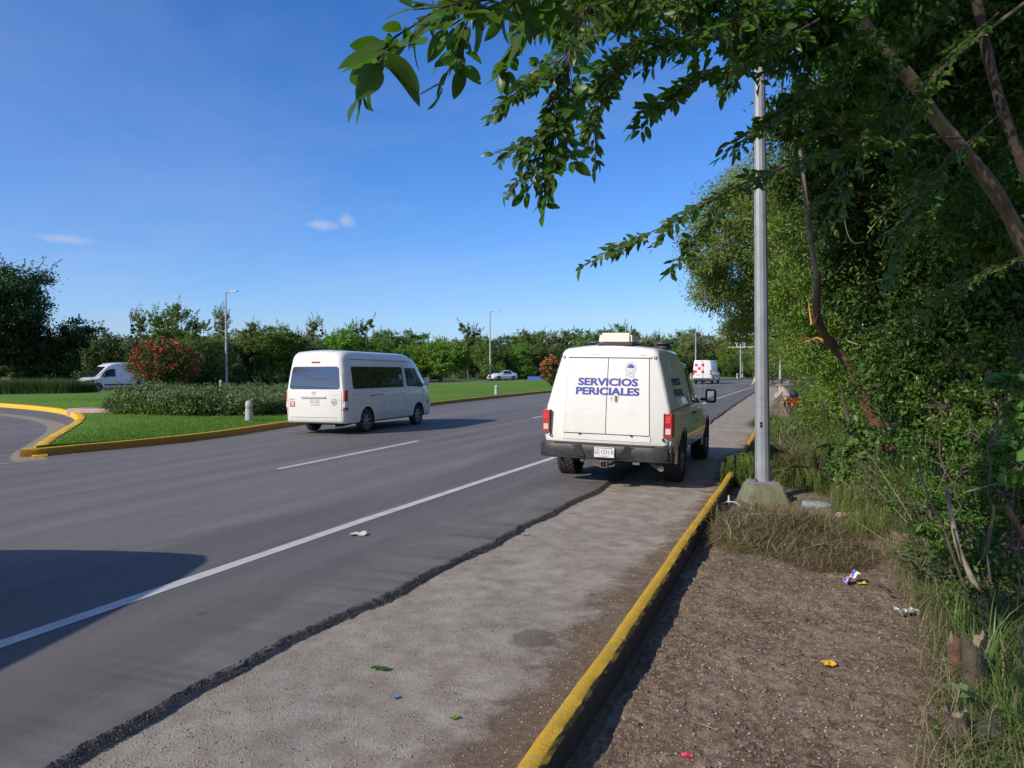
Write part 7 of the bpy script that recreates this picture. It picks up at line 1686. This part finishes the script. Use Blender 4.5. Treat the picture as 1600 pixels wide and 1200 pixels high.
fronds('drooping feathery cuttings over the dark hollow right of the lamp post', .42, 11.6, .62, .34, .4, 40, 12, .50)
fronds('lower drooping cuttings at the right foot of the lamp post footing', .0, 11.0, .36, .28, .3, 30, 13, .32)
fronds('feathery cuttings lying on the far side of the mound behind the lamp post', .25, 13.2, .55, .4, .4, 36, 14, .4)

# ---- ground cover: living grass and weeds along the thicket edge
rs_ = np.random.RandomState(90)
def scatter_edge(n, y0, y1, xoff, xs_, seed):
    rs = np.random.RandomState(seed); y = y0+(y1-y0)*rs.uniform(0, 1, n); ed = np.interp(y, [3, 3.6, 5, 6.2, 8, 10.5, 14, 18, 26, 40], [.62, .64, .88, .86, .92, .80, .55, .3, -.35, -.6])
    x = ed+xoff+np.abs(rs.normal(0, xs_, n))-.1*rs.uniform(0, 1, n); return np.stack([x, y, np.array(vz(x, y))-.01], 1), rs
GRM = leafmat('mixed_grass', (.065, .11, .02), (.13, .17, .045), (.30, .25, .13), tr=.25, rough=.5)
b, rs = scatter_edge(7000, 3.0, 9, .02, .38, 1); v, f = blades(rs, b, len(b), .06, .22, .006, 1.0, .9, 3); struct('verge_grass', mesh(v, f), GRM)['kind'] = 'stuff'
b, rs = scatter_edge(9000, 9, 24, -.1, .8, 2); v, f = blades(rs, b, len(b), .15, .5, .011, .7, .8, 3); struct('far_verge_grass', mesh(v, f), GR)['kind'] = 'stuff'
b, rs = scatter_edge(8000, 24, 60, .2, 1.4, 3); v, f = blades(rs, b, len(b), .3, .8, .03, .7, .6, 2); struct('distant_verge_grass', mesh(v, f), GR)['kind'] = 'stuff'
b, rs = scatter_edge(7500, 3.0, 15, -.12, .42, 4); v, f = blades(rs, b, len(b), .06, .30, .004, 1.1, 1.0, 3); struct('dry_verge_grass', mesh(v, f), GRY)['kind'] = 'stuff'
b, rs = scatter_edge(6500, 8.2, 15, -.35, .45, 21); v, f = blades(rs, b, len(b), .12, .42, .006, 1.1, 1.0, 3); struct('olive_weeds', mesh(v, f), leafmat('olive_weed', (.13, .17, .035), (.22, .25, .07), (.34, .29, .14), tr=.3))['kind'] = 'stuff'
# lush long blades in the lower right corner
n = 380; rs = np.random.RandomState(95); x = .90+np.abs(rs.normal(0, .22, n)); y = rs.uniform(3.6, 5.6, n); b = np.stack([x, y, vz(x, y)], 1)
v, f = blades(rs, b, n, .18, .46, .012, .75, .9, 5); struct('long_grass', mesh(v, f), leafmat('lush_grass', (.075, .135, .022), (.135, .205, .045), (.28, .24, .12), tr=.3, rough=.45))['kind'] = 'stuff'
# low leafy weeds
b, rs = scatter_edge(700, 3.2, 16, .0, .4, 6); idx = np.repeat(np.arange(len(b)), 14); n = len(idx); d = rdir(rs, n); d[:, 2] = np.abs(d[:, 2])*.6
c = b[idx]+d*rs.uniform(.01, .09, n)[:, None]+np.array([0, 0, .03]); v, f = leaf_quads(c, d, rdir(rs, n)*.6+np.array([0, 0, 1.]), .045*rs.uniform(.5, 1.3, n), .024); struct('low_weeds', mesh(v, f), LS)['kind'] = 'stuff'
# forest floor litter under the bushes and scattered over the dirt
def flat_bits(n, x0, x1, y0, y1, L, mat, nm, seed, zf=vz, pw=1.0, dens=None):
    rs = np.random.RandomState(seed); x = rs.uniform(x0, x1, n); y = y0+(y1-y0)*rs.uniform(0, 1, n)**pw
    if dens is not None: k = dens(x, y, rs); x, y = x[k], y[k]
    n = len(x); a = rs.uniform(0, 6.28, n); d = np.stack([np.cos(a), np.sin(a), rs.normal(0, .12, n)], 1); c = np.stack([x, y, zf(x, y)+.006], 1)
    v, f = leaf_quads(c, d, rdir(rs, n)*.3+np.array([0, 0, 1.]), L*rs.uniform(.5, 1.4, n), L*.35*rs.uniform(.4, 1.2, n), .2); struct(nm, mesh(v, f), mat)['kind'] = 'stuff'
DEAD = leafmat('dead_leaf', (.16, .09, .045), (.30, .20, .11), (.10, .05, .03), tr=.1, rough=.8)
flat_bits(4200, -.8, 1.6, 2.4, 12, .030, DEAD, 'fallen_leaves', 1, pw=1.4, dens=lambda x, y, rs: rs.uniform(size=len(x)) < np.clip((x+.6)*.45, .10, 1))
flat_bits(2600, -2.4, -1.0, 2.2, 12, .016, DEAD, 'kerbside_litter', 2, zf=lambda x, y: shz(x, y), pw=1.3, dens=lambda x, y, rs: rs.uniform(size=len(x)) < np.clip((x+2.0)*1.1, .03, 1))
rs = np.random.RandomState(4); n = 26000; y = 2.3+10*rs.uniform(0, 1, n)**1.7; x = rs.uniform(-.86, 1.3, n)
struct('pebbles', stones(np.stack([x, y, vz(x, y)+.001], 1), .0022, .012, 1, .7), islmat('pebble', (.16, .11, .08), (.30, .23, .165), (.38, .31, .24)))['kind'] = 'stuff'
n = 15000; y = 2.1+10*rs.uniform(0, 1, n)**1.7; x = -1.04-2.0*rs.uniform(0, 1, n)
struct('shoulder_grit', stones(np.stack([x, y, shz(x, y)+.001], 1), .0018, .0085, 2, .7), islmat('grit', (.26, .23, .19), (.44, .40, .35), (.13, .11, .09)))['kind'] = 'stuff'
rs = np.random.RandomState(14); n = 1500; y = 2.4+9*rs.uniform(0, 1, n)**1.6; x = rs.uniform(-.8, 1.3, n)
struct('dirt_clods', stones(np.stack([x, y, vz(x, y)+.002], 1), .007, .024, 5, .6), islmat('clod', (.13, .088, .06), (.22, .155, .11), (.09, .06, .04)))['kind'] = 'stuff'
n = 3800; y = 2.4+8*rs.uniform(0, 1, n)**1.5; x = rs.uniform(-.85, 1.2, n); a = rs.uniform(0, 6.28, n)
v, f = leaf_quads(np.stack([x, y, vz(x, y)+.006], 1), np.stack([np.cos(a), np.sin(a), rs.normal(0, .1, n)], 1), rdir(rs, n)*.3+np.array([0, 0, 1.]), rs.uniform(.02, .09, n), .0028, .1); struct('dry_stalks', mesh(v, f), HAY)['kind'] = 'stuff'
# twigs lying about
rs = np.random.RandomState(6)
for k in range(16):
    x, y = rs.uniform(-.5, .8), 3+rs.uniform(0, 1)**1.4*6; a = rs.uniform(0, 3.14); l = rs.uniform(.06, .22); z = VZ(x, y)+.008
    m = MB().tube([(-l/2, 0, .002), (0, rs.normal()*.01, .01), (l/2, rs.normal()*.02, .004)], [.003, .003, .0015], 5)
    if k < 16: o = thing('twig', 'small dry twig lying on the bare dirt of the verge', 'twig', (x, y, z), a, 'dry twigs scattered on the dirt', m.me(60), BARKP)

# ---- litter
def crumple(sx, sy, sz, seed, amp=.3, n=9):
    rs = np.random.RandomState(seed); v = []; f = []
    for i in range(n):
        for j in range(n):
            u, w_ = i/(n-1)-.5, j/(n-1)-.5; v.append((u*sx, w_*sy, sz*(.5+.5*float(fbm(u*1.3, w_*1.3, 3.2, 3, seed)))+abs(u)*sz*.3))
    for i in range(n-1):
        for j in range(n-1): f.append((i*n+j, (i+1)*n+j, (i+1)*n+j+1, i*n+j+1))
    return mesh(v, f)
def litter(name, label, cat, x, y, me, mat, rz=0, tilt=(0, 0), zo=.004, zf=VZ):
    o = thing(name, label, cat, (x, y, zf(x, y)+zo), rz, None, me, mat); o.rotation_euler = (tilt[0], tilt[1], rz); return o
def bandmat(name, bands, axis=0, rough=.3):
    m, t, b = newmat(name); setb(b, bands[0][1], rough, 0, .5); g = N(t, 'ShaderNodeTexCoord'); s = N(t, 'ShaderNodeSeparateXYZ'); t.links.new(g.outputs['Generated'], s.inputs[0])
    n = noise(t, g.outputs['Generated'], 4, 2, .5); r_ = ramp(t, math_(t, 'ADD', s.outputs[axis], math_(t, 'MULTIPLY_ADD', n, .3, -.15)), bands); t.links.new(r_, b.inputs['Base Color']); return m
wr = bandmat('blue_white_wrapper', [(0, (.75, .75, .78)), (.40, (.75, .75, .78)), (.42, (.03, .12, .60)), (.75, (.05, .18, .65)), (.8, (.8, .25, .08))])
litter('snack_wrapper', 'blue and white crumpled snack wrapper on the dirt below the grass pile', 'wrapper', .40, 6.48, crumple(.10, .13, .05, 3), wr, 1.9, (R(-50), 0), .05)
litter('snack_wrapper', 'yellow torn wrapper corner beside the blue and white wrapper', 'wrapper', .46, 6.50, crumple(.07, .04, .02, 5), plain('yellow_foil', (.75, .62, .05), .35), .4)
litter('fallen_leaf', 'single yellow leaf lying on the bare dirt', 'leaf', .155, 4.60, crumple(.075, .05, .022, 8), plain('yellow_leaf', (.70, .42, .03), .6), .5, zo=.008)
litter('paper_scrap', 'flat white paper scrap on the asphalt beside the edge line', 'paper', -4.28, 6.52, crumple(.17, .10, .03, 9), plain('grubby_white_paper', (.62, .60, .54), .8), .5, zf=lambda x, y: 0.003)
litter('paper_scrap', 'small red scrap at the bottom of the dirt verge', 'paper', -.465, 3.30, crumple(.05, .03, .012, 10), plain('red_scrap', (.62, .04, .06), .5), .2)
litter('plastic_bag', 'crumpled white and red plastic wrapper at the edge of the grass', 'wrapper', .52, 9.25, crumple(.26, .12, .07, 11), bandmat('red_white_wrapper', [(0, (.7, .68, .66)), (.28, (.65, .08, .08)), (.42, (.72, .70, .62)), (1, (.66, .62, .5))]), .3, zo=.02)
litter('plastic_bag', 'torn black and white plastic scrap among the grass left of the split stump', 'wrapper', .70, 5.78, crumple(.15, .12, .05, 12), bandmat('black_white_scrap', [(0, (.7, .7, .68)), (.3, (.05, .05, .05)), (.5, (.7, .7, .68)), (.7, (.06, .06, .06)), (.85, (.66, .66, .6))]), .3, zo=.01)
litter('leaf_scrap', 'dark green fallen leaf spray on the gravel shoulder', 'leaf', -2.30, 3.72, crumple(.10, .045, .015, 13), LEAFM, .2, zf=lambda x, y: float(shz(np.array(x), np.array(y)))+.004)
litter('leaf_scrap', 'bright small green leaf at the bottom of the shoulder', 'leaf', -1.62, 3.32, crumple(.045, .03, .01, 14), LM['bright'], .9, zf=lambda x, y: float(shz(np.array(x), np.array(y)))+.004)
litter('paper_scrap', 'tiny blue scrap on the lower gravel shoulder', 'paper', -2.02, 3.42, crumple(.04, .03, .01, 15), plain('blue_scrap', (.15, .28, .55), .5), .9, zf=lambda x, y: float(shz(np.array(x), np.array(y)))+.004)
litter('paper_scrap', 'blue scrap lying against the broken asphalt edge', 'paper', -2.74, 7.35, crumple(.07, .04, .015, 16), plain('light_blue_scrap', (.25, .40, .60), .5), .4, zf=lambda x, y: float(shz(np.array(x), np.array(y)))+.004)
# bottles
def bottle(label, x, y, rz, L, r_, mat, cap, z=.0):
    t = thing('plastic_bottle', label, 'bottle', (x, y, VZ(x, y)+r_*.8+z), rz)
    pr = [(0, 0), (r_*.8, .0), (r_, .02*L/.25), (r_*.97, L*.2), (r_, L*.25), (r_*.95, L*.4), (r_, L*.45), (r_, L*.68), (r_*.75, L*.80), (r_*.36, L*.9), (r_*.36, L*.94), (0, L*.94)]
    ob('body', MB().lathe(pr, 18, (-L/2, 0, 0), 'x').me(30), mat, t); ob('cap', MB().lathe([(0, L*.94), (r_*.42, L*.94), (r_*.42, L), (0, L)], 12, (-L/2, 0, 0), 'x').me(30, False), cap, t); return t
def clearp(name, c):
    m, t, b = newmat(name); setb(b, c, .08, 0, .6, trans=.75, ior=1.33); return m
bottle('clear bluish plastic bottle lying at the edge of the cut grass right of the footing', .20, 9.95, R(8), .36, .05, clearp('clear_plastic', (.72, .82, .92)), plain('blue_cap', (.05, .15, .5), .5))
bottle('dark smoky plastic bottle half hidden in the long grass at the lower right', .84, 3.98, R(70), .26, .055, clearp('smoky_plastic', (.25, .27, .22)), M_BLK)
# bent white pipe by the lamp post footing
t = thing('bent_pipe', 'thin bent white plastic pipe lying left of the lamp post footing', 'pipe', (-.86, 9.75, VZ(-.86, 9.75)+.03), R(15)); ob('tube', MB().tube([(-.12, 0, 0), (.0, 0, .04), (.10, .02, .03), (.16, .02, -.02)], .009, 8).me(), plain('white_pvc', (.75, .75, .73), .5), t); ob('upright', MB().tube([(.02, .05, -.03), (.02, .05, .11)], .011, 8).me(), plain('white_pvc2', (.72, .72, .7), .5), t)
t = thing('broad_leaf_plant', 'plant with a few broad pale leaves at the foot of the short dark stump', 'plant', (.68, 4.02, VZ(.68, 4.02))); ob('stem', MB().tube([(0, 0, 0), (.02, 0, .12), (.04, .02, .2)], .004, 5).me(), BARKP, t)
lm_ = shade(mesh(np.array(TM[0][0])*np.array([1, 1.1, 1]), TM[0][1]), 180); bl_ = leafmat('pale_broad_leaf', (.17, .25, .10), (.24, .32, .15), tr=.25)
for k, (a_, s_) in enumerate(((2.9, .12), (3.6, .10), (.4, .11), (1.8, .10), (4.9, .11))):
    o = ob('leaf', lm_ , bl_, t); o.location = (.02, 0, .08+.03*k); o.rotation_euler = (.2, -.2, a_); o.scale = (s_,)*3
t = thing('broad_leaf_plant', 'small broad-leaved seedling growing at the foot of the split stump', 'plant', (.74, 4.66, VZ(.74, 4.66))); ob('stem', MB().tube([(0, 0, 0), (.0, 0, .10)], .004, 5).me(), BARKP, t)
for k, (a_, s_) in enumerate(((2.9, .09), (5.2, .10), (.9, .08), (4.1, .09))):
    o = ob('leaf', lm_ , LS, t); o.location = (0, 0, .08+.01*k); o.rotation_euler = (.2, -.15, a_); o.scale = (s_,)*3

rs = np.random.RandomState(33)
for k in range(46):
    y = rs.uniform(3.9, 11); x = float(np.interp(y, [3, 5, 8, 11], [.75, 1.0, 1.05, 1.0]))+abs(rs.normal(0, .3)); z = VZ(x, y); l = rs.uniform(.35, 1.1); d = np.array([rs.normal()*.6-.15, rs.normal()*.6, rs.uniform(.25, 1.0)]); d /= np.linalg.norm(d)
    m = MB().tube([(0, 0, -.02), tuple(d*l*.5+rs.normal(size=3)*.03), tuple(d*l)], [.007, .005, .002], 5); thing('dead_stem', 'thin dead stem among the undergrowth at the foot of the thicket', 'stem', (x, y, z), 0, 'dead stems in the undergrowth', m.me(60), (BARK, BARKP)[k % 2])
